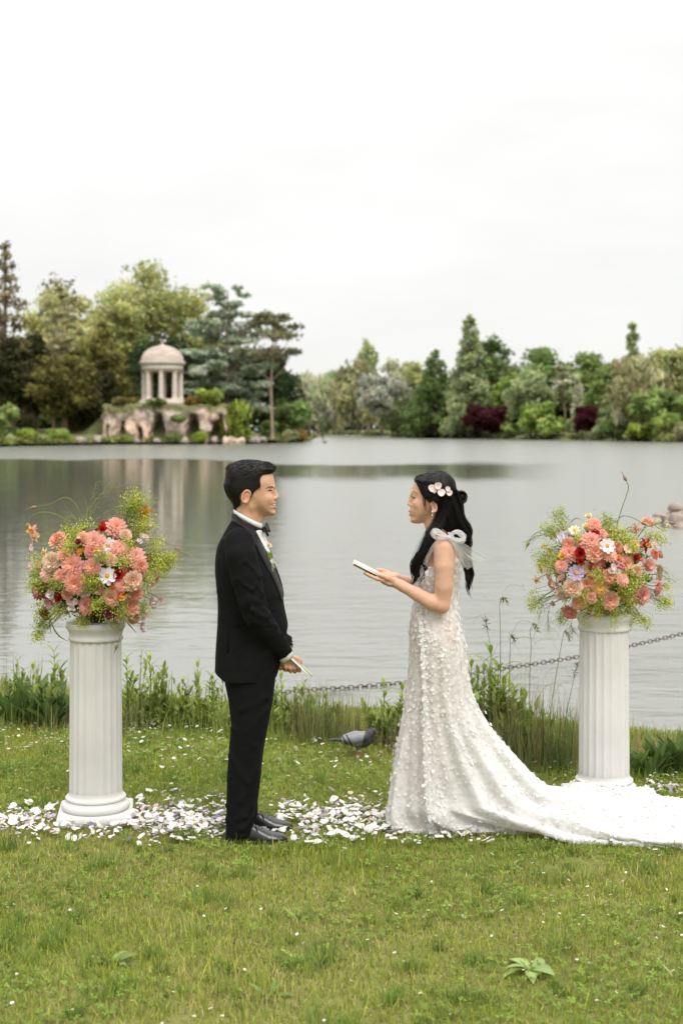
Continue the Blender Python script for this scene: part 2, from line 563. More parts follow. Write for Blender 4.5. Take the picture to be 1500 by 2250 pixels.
def water_material():
    m = bpy.data.materials.new('lake_water')
    m.use_nodes = True
    N, L = m.node_tree.nodes, m.node_tree.links
    b = N['Principled BSDF']
    b.inputs['Base Color'].default_value = (0.135, 0.138, 0.112, 1)       # silty, slightly green
    b.inputs['IOR'].default_value = 3.1
    co = N.new('ShaderNodeTexCoord')
    sp = N.new('ShaderNodeSeparateXYZ'); L.new(co.outputs['Object'], sp.inputs[0])
    def math_(op, a, bb=None, c=None):
        n = N.new('ShaderNodeMath'); n.operation = op
        for i, v in enumerate((a, bb, c)):
            if v is None: continue
            if isinstance(v, (int, float)): n.inputs[i].default_value = v
            else: L.new(v, n.inputs[i])
        return n.outputs[0]
    def ramp(v, a, bb, lo=0.0, hi=1.0):
        n = N.new('ShaderNodeMapRange'); n.interpolation_type = 'SMOOTHSTEP'
        n.inputs['From Min'].default_value = a; n.inputs['From Max'].default_value = bb
        n.inputs['To Min'].default_value = lo; n.inputs['To Max'].default_value = hi
        L.new(v, n.inputs['Value']); return n.outputs[0]
    # slow drifting noise that frays the edges of the wind lanes
    mpw = N.new('ShaderNodeMapping'); mpw.inputs['Scale'].default_value = (0.06, 0.018, 1)
    L.new(co.outputs['Object'], mpw.inputs[0])
    nw = N.new('ShaderNodeTexNoise'); nw.inputs['Scale'].default_value = 1.0; nw.inputs['Detail'].default_value = 4
    L.new(mpw.outputs[0], nw.inputs['Vector'])
    wob = math_('SUBTRACT', nw.outputs['Fac'], 0.5)
    Yw = math_('MULTIPLY_ADD', wob, 60.0, sp.outputs['Y'])
    ratio = math_('DIVIDE', sp.outputs['X'], math_('MAXIMUM', sp.outputs['Y'], 1.0))
    ratio = math_('MULTIPLY_ADD', wob, 0.05, ratio)
    # sheltered calm water in the lee of the island (left), ruffled elsewhere
    calm_l = math_('MULTIPLY', ramp(ratio, -0.065, -0.035, 1, 0), ramp(Yw, 92, 104, 1, 0))
    calm_m = math_('MULTIPLY', math_('MULTIPLY', ramp(Yw, 48, 66), ramp(Yw, 82, 100, 1, 0)), ramp(ratio, 0.06, 0.19, 1, 0))
    calm = math_('MAXIMUM', calm_l, calm_m)
    amp = ramp(calm, 0.0, 1.0, 0.70, 0.12)
    mp1 = N.new('ShaderNodeMapping'); mp1.inputs['Scale'].default_value = (1.6, 3.6, 1)
    L.new(co.outputs['Object'], mp1.inputs[0])
    n1 = N.new('ShaderNodeTexNoise'); n1.inputs['Scale'].default_value = 1.0; n1.inputs['Detail'].default_value = 3
    n1.inputs['Distortion'].default_value = 0.6
    L.new(mp1.outputs[0], n1.inputs['Vector'])
    mp2 = N.new('ShaderNodeMapping'); mp2.inputs['Scale'].default_value = (0.35, 0.9, 1); mp2.inputs['Rotation'].default_value = (0, 0, 0.3)
    L.new(co.outputs['Object'], mp2.inputs[0])
    n2 = N.new('ShaderNodeTexNoise'); n2.inputs['Scale'].default_value = 1.0; n2.inputs['Detail'].default_value = 2
    L.new(mp2.outputs[0], n2.inputs['Vector'])
    hgt = math_('MULTIPLY_ADD', n2.outputs['Fac'], 1.1, n1.outputs['Fac'])
    bp = N.new('ShaderNodeBump'); bp.inputs['Distance'].default_value = 0.045
    L.new(amp, bp.inputs['Strength']); L.new(hgt, bp.inputs['Height'])
    L.new(bp.outputs[0], b.inputs['Normal'])
    L.new(ramp(calm, 0.0, 1.0, 0.24, 0.05), b.inputs['Roughness'])
    return m
wx = np.concatenate([geo(-20, -2600, 14, 1.5)[::-1], geo(-20, 20, 12, 1), geo(20, 2600, 14, 1.5)])
wy = geo(7.0, 3200, 40, 1.15)
WXg, WYg = np.meshgrid(wx, wy)
lake = build('lake_water', np.stack([WXg, WYg, np.full_like(WXg, WATER_Z)], -1).reshape(-1, 3), grid_faces(len(wx), len(wy)), water_material())
tag(lake, 'pale rippled lake water reflecting the overcast sky', 'water', kind='structure')

# island (left) -------------------------------------------------------------
TX, TY = (357 - CX) * 212 / FPX, 212.0
isl = np.array([[-260, 150], [-120, 158], [0, 179], [120, 190], [220, 198], [300, 201], [400, 203], [500, 206], [570, 213], [620, 226], [655, 250], [672, 300], [668, 360]], float)
isl_w = np.stack([(isl[:, 0] - CX) * isl[:, 1] / FPX, isl[:, 1]], -1)
isl_w = catmull(isl_w, 70)
hill = lambda X, Y: np.clip((Y - 205.5) / 2.0, 0, 1) * 5.7 * np.exp(-(np.maximum(np.hypot((X - TX) / 1.25, (Y - TY - 1)) - 5.2, 0) / 4.0) ** 2)
def bank_mesh(line, inward, offs, zs, extra=None):
    nrm = np.gradient(line, axis=0)
    nrm = np.stack([-nrm[:, 1], nrm[:, 0]], -1) * inward
    nrm /= np.linalg.norm(nrm, axis=1)[:, None]
    V = []
    for o, z in zip(offs, zs):
        d = nrm.copy()
        if o > 25:
            d = 0.35 * nrm + 0.65 * np.array([0, 1.0])
        q = line + d * o
        zz = np.full(len(q), z) + 0.25 * min(max(o, 0) / 4, 1) * vnoise(np.stack([q[:, 0], q[:, 1], 0 * q[:, 0]], -1), 0.3)
        if extra is not None: zz = np.maximum(zz, extra(q[:, 0], q[:, 1]))
        V.append(np.stack([q[:, 0], q[:, 1], zz], -1))
    return np.concatenate(V), grid_faces(len(line), len(offs))
m_bank = mat('bank_turf', (0.15, 0.17, 0.06), 0.9, var=0.5, vscale=0.35, bump=0.6, bscale=2.0, bdist=0.2)
V, F = bank_mesh(isl_w, 1, [-1.5, 0, 0.7, 2, 4, 7, 10, 14, 19, 25, 40, 80, 150], [-0.9, -0.37, -0.05, 0.35, 0.7, 1.0, 1.2, 1.4, 1.5, 1.6, 1.8, 2, 2], hill)
island = tag(build('island_ground', V, F, m_bank), 'low grassy island shore under the temple', 'bank', kind='structure')
rb = np.array([[690, 600], [725, 545], [763, 500], [830, 425], [900, 368], [1000, 333], [1130, 304], [1300, 269], [1500, 233], [1800, 196], [2300, 150]], float)
rb_w = catmull(np.stack([(rb[:, 0] - CX) * rb[:, 1] / FPX, rb[:, 1]], -1), 90)
V, F = bank_mesh(rb_w, 1, [-2, 0, 0.9, 2.5, 6, 12, 20, 40, 120, 300, 900], [-0.9, -0.37, 0.0, 0.45, 0.9, 1.2, 1.5, 2, 3, 3, 3])
tag(build('far_bank_ground', V, F, m_bank), 'grassy far bank along the right side of the lake', 'bank', kind='structure')

# ------------------------------------------------------------------ trees
m_leaf = mat('leaf', (1, 1, 1), 0.7, attr=True, trans=0.42, spec=0.12)
m_bark = mat('bark', (0.16, 0.11, 0.085), 0.9, var=0.4, vscale=1.2, bump=0.5, bscale=6, bdist=0.05)
m_bark_pale = mat('bark_pale', (0.30, 0.22, 0.17), 0.9, var=0.3, vscale=1.2, bump=0.5, bscale=6, bdist=0.05)
PAL = dict(plane=(0.225, 0.235, 0.09), plane2=(0.25, 0.24, 0.10), olive=(0.14, 0.13, 0.038), yew=(0.055, 0.058, 0.022), dark=(0.055, 0.08, 0.032),
           cedar=(0.20, 0.235, 0.165), pine=(0.16, 0.155, 0.085), brown=(0.15, 0.125, 0.06), lime=(0.165, 0.205, 0.04), mid=(0.12, 0.155, 0.05),
           willow=(0.215, 0.23, 0.10), pale=(0.26, 0.275, 0.165), silver=(0.26, 0.265, 0.205), green=(0.095, 0.135, 0.045), bright=(0.165, 0.215, 0.055), purple=(0.075, 0.016, 0.022),
           spruce=(0.175, 0.205, 0.10), khaki=(0.21, 0.205, 0.105), rust=(0.19, 0.13, 0.05))

BRT = 2.0
def leaf_cloud(clumps, n_leaf, size, color, rng, jit=0.28, long=1.0, hang=0.0):
    """clumps: array (k,6) centre + radii. returns V,F,C of many small leaf-spray faces"""
    cl = np.asarray(clumps, float)
    vol = cl[:, 3] * cl[:, 4] * cl[:, 5]
    wgt = vol ** (2 / 3.); wgt /= wgt.sum()
    k = rng.choice(len(cl), n_leaf, p=wgt)
    d = rng.normal(size=(n_leaf, 3)); d /= np.linalg.norm(d, axis=1)[:, None]
    r = rng.rand(n_leaf) ** 0.42 * (1 + 0.18 * rng.normal(size=n_leaf))
    c = cl[k, :3] + d * cl[k, 3:] * r[:, None]
    nrm = d / cl[k, 3:] * cl[k, 3:].mean(1)[:, None] + 0.75 * rng.normal(size=(n_leaf, 3))
    nrm /= np.linalg.norm(nrm, axis=1)[:, None]
    t = np.cross(nrm, rng.normal(size=(n_leaf, 3)))
    if hang > 0:
        t = t * (1 - hang) + hang * np.array([0, 0, -1.0])
        t -= nrm * (t * nrm).sum(1)[:, None]
    t /= np.linalg.norm(t, axis=1)[:, None] + 1e-9
    b = np.cross(nrm, t)
    s = size * (0.55 + 0.9 * rng.rand(n_leaf))[:, None]
    V = np.stack([c - t * s * long, c + b * s * 0.6 - t * s * 0.1, c + t * s * long, c - b * s * 0.6 + t * s * 0.15], 1)
    C = np.asarray(color) * (1 + jit * rng.normal(size=(n_leaf, 1)) * 0.6) * (1 + 0.26 * rng.normal(size=(len(cl), 1)))[k]
    C = C * (1 + 0.07 * rng.normal(size=(n_leaf, 3)))
    C = np.clip(C, 0.004, 0.6)
    return V.reshape(-1, 3), np.arange(n_leaf * 4).reshape(-1, 4), np.repeat(C, 4, 0)

def tree(name, label, px, Y, top, wpx, kind, color, base=None, seed=0, leaves=3500, cat='tree', group=None, trunk_mat=None, size=None, dens=1.0, zbase=None):
    rng = np.random.RandomState(seed + 11)
    X = (px - CX) * Y / FPX
    z0 = zbase if zbase is not None else 0.9
    H = CZ - (top - HOR) * Y / FPX - z0
    W = wpx * Y / FPX
    root = empty(name, (X, Y, z0 - 0.3))
    tag(root, label, cat, group)
    col = np.array(PAL[color]) * (1.0 if color in ('purple', 'yew', 'dark') else (1.35 if color in ('olive', 'brown', 'pine') else BRT))
    clumps, limbs = [], []
    jit, long, hang = 0.28, 1.0, 0.0
    trunk_r = 0.018 * H + 0.05
    th = 0.8
    if kind in ('broad', 'willow', 'shrub'):
        low = {'broad': 0.16, 'willow': 0.04, 'shrub': 0.0}[kind]
        n = {'broad': 64, 'willow': 44, 'shrub': 26}[kind]
        cz, rz = z0 + H * (low + 1) / 2, H * (1 - low) / 2
        for i in range(n):
            d = rng.normal(size=3); d /= np.linalg.norm(d)
            d = d / (np.abs(d) ** 3).sum() ** (1 / 3.) * (1.0 if kind == 'broad' else .9)
            r = rng.rand() ** 0.40 * 0.80
            sh = 1.0 - 0.25 * max(d[2], 0) * (kind == 'broad')
            c = np.array([X, Y, cz]) + d * r * np.array([W / 2 * sh, W / 2 * sh, rz])
            rad = (0.13 + 0.09 * rng.rand()) * min(W, 1.2 * H) * (0.8 if kind != 'shrub' else .95)
            clumps.append([*c, rad, rad, rad * (0.75 if kind != 'willow' else 1.5)])
            if kind != 'shrub' and i % 4 == 0: limbs.append(c)
        if kind == 'willow': long, hang = 2.2, 0.75
        th = 0.7
    elif kind == 'poplar':
        for i in range(26):
            t = rng.rand(); w = W / 2 * (math.sin(math.pi * (0.12 + 0.8 * t)) ** 0.7)
            a = rng.rand() * 6.28
            clumps.append([X + 0.6 * w * math.cos(a), Y + 0.6 * w * math.sin(a), z0 + H * (0.06 + 0.9 * t), 0.42 * w + 0.2, 0.42 * w + 0.2, 0.09 * H])
        th = 0.9
    elif kind in ('conifer', 'sparse'):
        n = 46 if kind == 'conifer' else 40
        for i in range(n):
            t = (i + rng.rand()) / n
            w = W / 2 * (1 - t) ** 0.75 * (0.75 + 0.4 * rng.rand()) + 0.015 * H
            a = i * 2.4 + rng.rand()
            rr = w * (0.55 + 0.2 * rng.rand())
            c = np.array([X + rr * math.cos(a), Y + rr * math.sin(a), z0 + H * (0.05 + 0.93 * t) - 0.12 * rr])
            s = 0.42 * w + 0.012 * H
            clumps.append([*c, s, s, (0.42 if kind == 'sparse' else 0.6) * s + 0.01 * H])
            if i % 2 == 0: limbs.append(c)
        th = 0.98
    elif kind == 'cedar':
        n = 15
        for i in range(n):
            t = (i + 0.6) / n
            w = W / 2 * (1.0 - 0.62 * t ** 1.3) * (0.75 + 0.5 * rng.rand())
            if t > 0.9: w = W * 0.2
            for j in range(5 if t < 0.8 else 3):
                a = rng.rand() * 6.28 if t < 0.9 else rng.rand() * 6.28
                rr = w * (0.35 + 0.55 * rng.rand())
                c = np.array([X + rr * math.cos(a), Y + 0.7 * rr * math.sin(a), z0 + H * (0.10 + 0.88 * t) - (0.05 + .16 * rng.rand()) * rr + .018 * H * rng.normal()])
                s = w * (0.20 + 0.2 * rng.rand())
                for q_ in range(3):
                    u_ = (q_ - 1) * s * .8
                    clumps.append([c[0] + u_ * math.cos(a) + .2 * s * rng.normal(), c[1] + u_ * math.sin(a), c[2] - .12 * abs(u_) + .012 * H * rng.normal(), s * .75, s * .7, 0.014 * H + 0.10 * s])
                if j < 2: limbs.append(c)
        th = 0.92
    elif kind == 'pine':
        for i in range(24):
            t = rng.rand(); a = rng.rand() * 6.28
            w = W / 2 * (0.35 + 0.65 * math.sin(math.pi * min(1, 0.25 + 0.75 * t)))
            rr = w * rng.rand() ** 0.5
            c = np.array([X + rr * math.cos(a), Y + rr * math.sin(a), z0 + H * (0.58 + 0.4 * t)])
            s = W * (0.08 + 0.06 * rng.rand())
            clumps.append([*c, s * 1.3, s * 1.3, s * 0.55])
            if i % 2 == 0: limbs.append(c)
        trunk_r = 0.012 * H + 0.06
        th = 0.93
    cl = np.array(clumps)
    V, F, C = leaf_cloud(cl, int(leaves * dens * 1.2), 0.86 * (size or (0.20 + 0.0011 * Y)), col, rng, jit, long, hang)
    V = V[:, :]
    build('crown' if kind != 'shrub' else 'foliage', V, F, m_leaf, root, smooth=False, col=C)
    mb = MB()
    top_pt = np.array([X + 0.03 * W * rng.normal(), Y, z0 + H * th])
    mid = np.array([X + 0.02 * W * rng.normal(), Y, z0 + H * 0.45])
    pts = catmull([[X, Y, z0 - 0.6], [X, Y, z0 + 0.05 * H], mid, top_pt], 10)
    add_tube(mb, pts, trunk_r * np.linspace(1.15, 0.2, 10) ** 1.0, 8)
    for c in limbs[:26]:
        tt = np.clip((c[2] - z0) / H - 0.12, 0.12, th)
        a = pts[int(round(tt / th * 9))]
        m_ = (a + c) / 2 + np.array([0, 0, -0.03 * H if kind != 'cedar' else 0.0])
        add_tube(mb, catmull([a, m_, c], 5), trunk_r * np.linspace(0.32, 0.08, 5), 5)
    mb.build('trunk' if kind != 'shrub' else 'stem', trunk_mat or m_bark, root)
    return root

GI, GR = 'trees on the temple island', 'trees along the far bank'
T = tree
# island, back to front
T('plane_tree', 'broad pale green tree with the highest crown, rising straight behind the temple dome', 325, 246, 552, 310, 'broad', 'plane', seed=1, leaves=9000, group=GI)
T('plane_tree', 'yellowish green round tree left of the tall tree, behind the two bare pine trunks', 142, 232, 606, 225, 'broad', 'plane2', seed=2, leaves=8500, group=GI)
T('plane_tree', 'pale green tree filling the gap between the tall crown and the cedar', 430, 250, 636, 150, 'broad', 'plane', seed=3, leaves=4600, group=GI)
T('plane_tree', 'yellow green tree low behind the temple columns, left of the dome', 250, 236, 640, 170, 'broad', 'plane', seed=31, leaves=4600, group=GI)
T('old_conifer', 'very tall brownish sparse conifer cut by the left edge of the picture', 14, 214, 520, 150, 'sparse', 'brown', seed=4, leaves=4200, group=GI, size=0.36)
T('yew_tree', 'almost black evergreen between the left edge conifer and the pines', 78, 220, 712, 130, 'broad', 'yew', seed=5, leaves=5200, group=GI)
T('yew_tree', 'black green evergreen mass low at the far left of the island', 20, 206, 735, 130, 'broad', 'yew', seed=6, leaves=4600, group=GI)
T('pine_tree', 'bare trunked pine with small brown crown, left one of the two', 119, 208, 640, 85, 'pine', 'khaki', seed=7, leaves=520, group=GI, trunk_mat=m_bark_pale)
T('pine_tree', 'bare trunked leaning pine, right one of the two, before the yellowish tree', 146, 209, 640, 80, 'pine', 'khaki', seed=8, leaves=520, group=GI, trunk_mat=m_bark_pale)
T('olive_conifer', 'olive gold evergreen bush standing just left of the temple', 226, 216, 702, 170, 'conifer', 'olive', seed=9, leaves=6500, group=GI, zbase=1.6)
T('olive_conifer', 'dark olive evergreen, lower and further left than the golden one', 140, 206, 775, 160, 'broad', 'olive', seed=10, leaves=4800, group=GI, zbase=1.2)
T('dark_evergreen', 'dark evergreen screen right behind the temple columns', 370, 232, 740, 250, 'broad', 'dark', seed=11, leaves=6000, group=GI, zbase=3.0)
T('cedar_tree', 'blue green layered cedar with flat spreading boughs right of the temple', 498, 222, 612, 210, 'cedar', 'cedar', seed=12, leaves=12000, group=GI, zbase=2.2)
T('dark_evergreen', 'dark evergreen under the tall pine at the right of the cedar', 590, 236, 752, 160, 'broad', 'dark', seed=13, leaves=5200, group=GI)
T('dark_evergreen', 'black green evergreen filling the space below the cedar', 520, 234, 790, 190, 'broad', 'yew', seed=14, leaves=4200, group=GI)
T('pine_tree', 'single tall pine with long bare trunk at the right end of the island', 598, 214, 690, 160, 'pine', 'pine', seed=15, leaves=1500, group=GI, trunk_mat=m_bark_pale)
T('round_bush', 'deep green rounded bush at the right tip of the island', 632, 232, 862, 100, 'shrub', 'green', seed=16, leaves=3000, group=GI, cat='bush')
T('yew_tree', 'dark evergreen skirt between the golden conifer and the rock grotto', 190, 213, 800, 170, 'broad', 'yew', seed=17, leaves=4200, group=GI, zbase=1.0)
# far bank, from the gap to the right edge; gap willows have haze painted into pale leaves
T('willow_tree', 'hazy pale willow in the far gap beside the island tip', 668, 480, 820, 110, 'willow', 'pale', seed=20, leaves=2600, group=GR)
T('willow_tree', 'hazy pale green willow, second one in from the island tip', 718, 470, 828, 110, 'willow', 'pale', seed=21, leaves=2600, group=GR)
T('far_tree', 'small dark tree top peeping over the hazy willows', 735, 560, 808, 80, 'broad', 'mid', seed=22, leaves=2000, group=GR)
T('willow_tree', 'yellowish rounded willow at the near end of the far gap', 788, 410, 800, 125, 'willow', 'khaki', seed=23, leaves=3600, group=GR)
T('poplar_tree', 'slim feathery poplar rising above the willows left of the silver tree', 808, 455, 742, 62, 'poplar', 'spruce', seed=24, leaves=2200, group=GR)
T('silver_tree', 'silvery grey leaved tree leaning over the water', 838, 372, 812, 130, 'broad', 'silver', seed=25, leaves=4200, group=GR)
T('far_tree', 'bare pale grey crown showing above the silver tree', 868, 410, 778, 90, 'broad', 'pale', seed=26, leaves=2600, group=GR)
T('far_tree', 'yellow green tree between the silver tree and the dark cypress', 905, 390, 785, 90, 'broad', 'willow', seed=27, leaves=3000, group=GR)
T('dark_cypress', 'dark green spreading conifer at the left of the tall spire', 955, 336, 764, 140, 'conifer', 'green', seed=28, leaves=5200, group=GR)
T('dark_bush', 'dark green bush at the water under the spreading conifer', 925, 345, 872, 110, 'shrub', 'green', seed=29, leaves=2600, group=GR, cat='bush')
T('spire_conifer', 'tallest light green pointed conifer on the far bank', 1030, 322, 688, 110, 'conifer', 'spruce', seed=30, leaves=6500, group=GR)
T('far_tree', 'deep green tree with ragged top just right of the tallest conifer', 1080, 335, 728, 120, 'broad', 'green', seed=32, leaves=4200, group=GR)
T('copper_maple', 'wide dark red maple low by the water', 1072, 312, 884, 118, 'shrub', 'purple', seed=33, leaves=4200, group=GR)
T('far_tree', 'fresh green tree right behind the wide red maple', 1120, 318, 815, 90, 'broad', 'bright', seed=34, leaves=3000, group=GR)
T('far_tree', 'large mid green domed tree left of the centre of the right bank', 1195, 316, 752, 170, 'broad', 'green', seed=35, leaves=5600, group=GR)
T('far_tree', 'pale green upright tree in front of the large domed one', 1165, 298, 802, 115, 'broad', 'spruce', seed=36, leaves=4000, group=GR)
T('fresh_bush', 'fresh green bush by the water between the two red maples', 1178, 290, 878, 120, 'shrub', 'bright', seed=37, leaves=3000, group=GR, cat='bush')
T('far_tree', 'mid green domed tree above the small red maple', 1280, 310, 768, 140, 'broad', 'mid', seed=38, leaves=4600, group=GR)
T('copper_maple', 'small rounded dark red maple by the water', 1288, 272, 884, 60, 'shrub', 'purple', seed=39, leaves=2600, group=GR)
T('slim_conifer', 'slim pale conifer left of the small red maple', 1268, 284, 826, 34, 'conifer', 'pale', seed=40, leaves=1400, group=GR)
T('slim_conifer', 'small pale cone shaped conifer right of the small red maple', 1332, 266, 866, 50, 'conifer', 'spruce', seed=41, leaves=1600, group=GR)
T('far_tree', 'green tree between the small red maple and the brown willow', 1345, 300, 790, 120, 'broad', 'mid', seed=42, leaves=4000, group=GR)
T('spire_conifer', 'thin conifer spire poking out above the trees near the right edge', 1388, 285, 703, 64, 'conifer', 'spruce', seed=43, leaves=2600, group=GR)
T('brown_willow', 'olive brown drooping tree near the right edge', 1402, 254, 772, 150, 'willow', 'khaki', seed=44, leaves=5200, group=GR)
T('far_tree', 'leafy green tree cut by the right edge of the picture', 1478, 262, 750, 150, 'broad', 'willow', seed=45, leaves=5200, group=GR)
T('far_tree', 'dark green tree low at the right edge behind the shore bushes', 1450, 246, 850, 150, 'broad', 'mid', seed=46, leaves=3600, group=GR)
T('far_tree', 'dull green tree just outside the right edge', 1590, 240, 770, 150, 'broad', 'khaki', seed=47, leaves=3600, group=GR)
T('pale_trunk_tree', 'thin tree with bare pale trunk before the domed trees', 1240, 290, 800, 70, 'pine', 'pale', seed=48, leaves=1400, group=GR, trunk_mat=m_bark_pale)
# low shore bushes
BUSH = [(1215, 284, 905, 90, 'bright', 'bright bush at the water left of the small red maple'), (1345, 258, 915, 80, 'mid', 'dull bush at the water below the cone shaped conifer'),
        (1412, 246, 925, 90, 'lime', 'yellow green bush at the water under the brown willow'), (1470, 238, 905, 80, 'bright', 'fresh green bush at the water by the right edge'),
        (1130, 300, 925, 70, 'mid', 'small bush at the water right of the wide red maple'), (985, 330, 915, 70, 'mid', 'small dark bush at the water under the tallest conifer'),
        (870, 372, 905, 80, 'green', 'green bush at the water right of the silver tree'), (660, 232, 942, 34, 'rust', 'small rusty brown bush at the island tip'),
        (640, 227, 945, 34, 'khaki', 'small khaki bush on the island shore below the round bush'), (10, 185, 880, 80, 'mid', 'green bush on the island shore at the left edge'),
        (60, 190, 945, 60, 'lime', 'low yellow green bush on the island shore near the left edge'), (130, 196, 940, 60, 'bright', 'low fresh bush on the shore under the dark yews'),
        (590, 218, 925, 50, 'green', 'green bush at the foot of the tall single pine'), (1510, 233, 925, 70, 'khaki', 'khaki bush at the very right end of the bank')]
for i, (px, Y, top, w, c, lab) in enumerate(BUSH):
    T('shore_bush', lab, px, Y, top, w, 'shrub', c, seed=70 + i, leaves=1300, cat='bush', group='bushes along the far shore', zbase=0.1)
# what lies behind the individual trees reads as one dim wood
rng = np.random.RandomState(5)
cl = []
for px, Y, top, w in [(p, 560, 850 + 14 * math.sin(p * .05), 70) for p in range(640, 960, 40)] + [(p, 345 - (p - 960) * .08, 815 + 22 * math.sin(p * .043), 90) for p in range(930, 1640, 46)] + [(p, 262, 760 + 28 * math.sin(p * .06), 120) for p in range(-660, 600, 60)]:
    X = (px - CX) * Y / FPX; H = CZ - (top - HOR) * Y / FPX
    for j in range(7):
        cl.append([X + rng.normal() * w * Y / FPX * .4, Y + rng.normal() * 3, H * (0.1 + 0.75 * rng.rand()), w * Y / FPX * .4, 3, H * .24])
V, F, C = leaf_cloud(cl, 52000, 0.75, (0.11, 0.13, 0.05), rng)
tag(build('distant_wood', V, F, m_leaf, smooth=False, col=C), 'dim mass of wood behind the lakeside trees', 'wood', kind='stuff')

# low growth along both shores: grasses and shrubs no one could count
cl = []
for i in range(150):
    k = rng.randint(0, len(isl_w)); cl.append([isl_w[k, 0] + rng.normal() * .8, isl_w[k, 1] + 1.4 + 1.2 * rng.rand(), 0.15, 1.1, 0.8, 0.35 + 0.4 * rng.rand()])
V1, F1, C1 = leaf_cloud(cl, 9000, 0.28, (0.22, 0.24, 0.07), rng, 0.5)
cl = []
for i in range(150):
    k = rng.randint(8, len(rb_w)); cl.append([rb_w[k, 0] + rng.normal(), rb_w[k, 1] + 2 + 2 * rng.rand(), 0.3, 1.8, 1.2, 0.5 + 0.7 * rng.rand()])
V2, F2, C2 = leaf_cloud(cl, 9000, 0.4, (0.20, 0.22, 0.08), rng, 0.5)
tag(build('shore_growth', np.vstack([V1, V2]), np.vstack([F1, F2 + len(V1)]), m_leaf, smooth=False, col=np.vstack([C1, C2])),
    'low tangled grasses and weeds along the far shores', 'undergrowth', kind='stuff')

# ------------------------------------------------------------------ temple rotunda
m_stone = mat('temple_stone', (0.60, 0.52, 0.455), 0.85, var=0.16, vscale=1.4, bump=0.3, bscale=5, bdist=0.03)
m_roof = mat('temple_roof', (0.40, 0.32, 0.27), 0.85, var=0.45, vscale=1.8, vstretch=(0.4, 0.4, 4.0))
pm = 212 / FPX
TZ = CZ - (882 - HOR) * pm
temple = tag(empty('round_temple', (TX, TY, TZ)), 'round stone temple with domed roof and ring of columns above the grotto', 'temple')
rc = 40 * pm
mb = MB()
for r, z0, z1 in ((51 * pm, -0.6, 0.12), (47 * pm, 0.12, 0.34)):
    mb.add(*lathe_vf([(0.01, z0), (r, z0), (r, z1), (0.01, z1)], 48))
mb.build('stepped_base', m_stone, temple, smooth=False, world=False)
mb = MB()
mb.add(*lathe_vf([(0.43, 0), (0.43, .14), (0.38, .2), (0.36, .3), (0.36, 1.2), (0.345, 2.4), (0.31, 3.72), (0.31, 3.78), (0.36, 3.84), (0.41, 3.92), (0.43, 3.94), (0.43, 4.06), (0.01, 4.06)], 20))
cdat = mb.data('column', m_stone)
for i in range(8):
    a = R(-90 + 3 + 45 * i)
    obj('column', cdat, temple, (rc * math.cos(a), rc * math.sin(a), 0.34))
e0 = 0.34 + 4.06
mb = MB()
V, F = lathe_vf([(rc - .38, e0), (rc + .36, e0), (rc + .36, e0 + .42), (rc + .42, e0 + .45), (rc + .42, e0 + .52), (rc + .38, e0 + .54), (rc + .38, e0 + .92),
                 (rc + .52, e0 + 1.0), (rc + .52, e0 + 1.1), (rc + .72, e0 + 1.2), (rc + .78, e0 + 1.36), (rc + .74, e0 + 1.44), (rc - .2, e0 + 1.44), (rc - .38, e0)], 64)
mb.add(V, F)
ent = mb.build('entablature', m_stone, temple, smooth=False, world=False)
V, F = box_vf((0, 0, 0), (0.12, 0.12, 0.12))
dd = mesh_data('dentil', V, F, m_stone, False)
for i in range(40):
    a = i * 2 * math.pi / 40
    obj('dentil', dd, ent, ((rc + .56) * math.cos(a), (rc + .56) * math.sin(a), e0 + 1.12), (0, 0, a))
rd = rc + 0.42
prof = [(rd + .12, e0 + 1.44), (rd + .12, e0 + 1.66), (rd, e0 + 1.70)]
for k in range(9):                                  # lead courses stepped up the dome
    a0 = k / 9 * R(80)
    r0, zz = rd * math.cos(a0), e0 + 1.70 + 2.25 * math.sin(a0)
    r1 = rd * math.cos((k + 1) / 9 * R(80)); z1 = e0 + 1.70 + 2.25 * math.sin((k + 1) / 9 * R(80))
    prof += [(r0, zz), (r1 + .035, z1 - .02), (r1, z1)]
prof += [(0.32, e0 + 4.02), (0.2, e0 + 4.15), (0.22, e0 + 4.25), (0.02, e0 + 4.42)]
V, F = lathe_vf(prof, 48)
dome = build('dome', V, F, m_roof, temple, smooth=False, loc=(0, 0, 0))

# ------------------------------------------------------------------ rock grotto under the temple
GL, GRt = (222 - CX) * 203 / FPX, (497 - CX) * 203 / FPX
fl = Field((GL - 3, 199, -1), (GRt + 3, 214, 7), 0.16)
rs = np.random.RandomState(3)
def grotto(x, y, z):
    q = np.maximum(np.maximum(np.abs(x - (GL + GRt) / 2) - (GRt - GL) / 2 + 0.6, np.abs(y - 208.5) - 4.6), np.abs(z - 2.1) - 2.75)
    return q - 0.4
fl.put(grotto, (GL - 1, 202, -1), (GRt + 1, 214, 6), 0.1)
CAVES = []
def cave(px, py0, py1, w):
    X = (px - CX) * 203 / FPX; z1 = CZ - (py0 - HOR) * 203 / FPX; z0 = CZ - (py1 - HOR) * 203 / FPX
    CAVES.append((X, z0, z1, w))
for a in ((266, 930, 952, .5), (308, 940, 960, .45), (345, 915, 955, 1.0), (352, 935, 958, .9), (424, 915, 952, 1.0), (432, 930, 955, .7), (470, 930, 962, 1.0), (482, 915, 950, .6), (240, 938, 955, .3)):
    cave(*a)
for i in range(60):                                  # dripping tufa ribs and hanging lobes
    px = rs.uniform(224, 496); X = (px - CX) * 203 / FPX; zt = rs.uniform(3.2, 4.6)
    fl.cap((X, 203.7 + rs.rand() * .4, zt), (X + rs.normal() * .25, 203.5, zt - rs.uniform(0.9, 2.4)), rs.uniform(.28, .5), .1, 0.16)
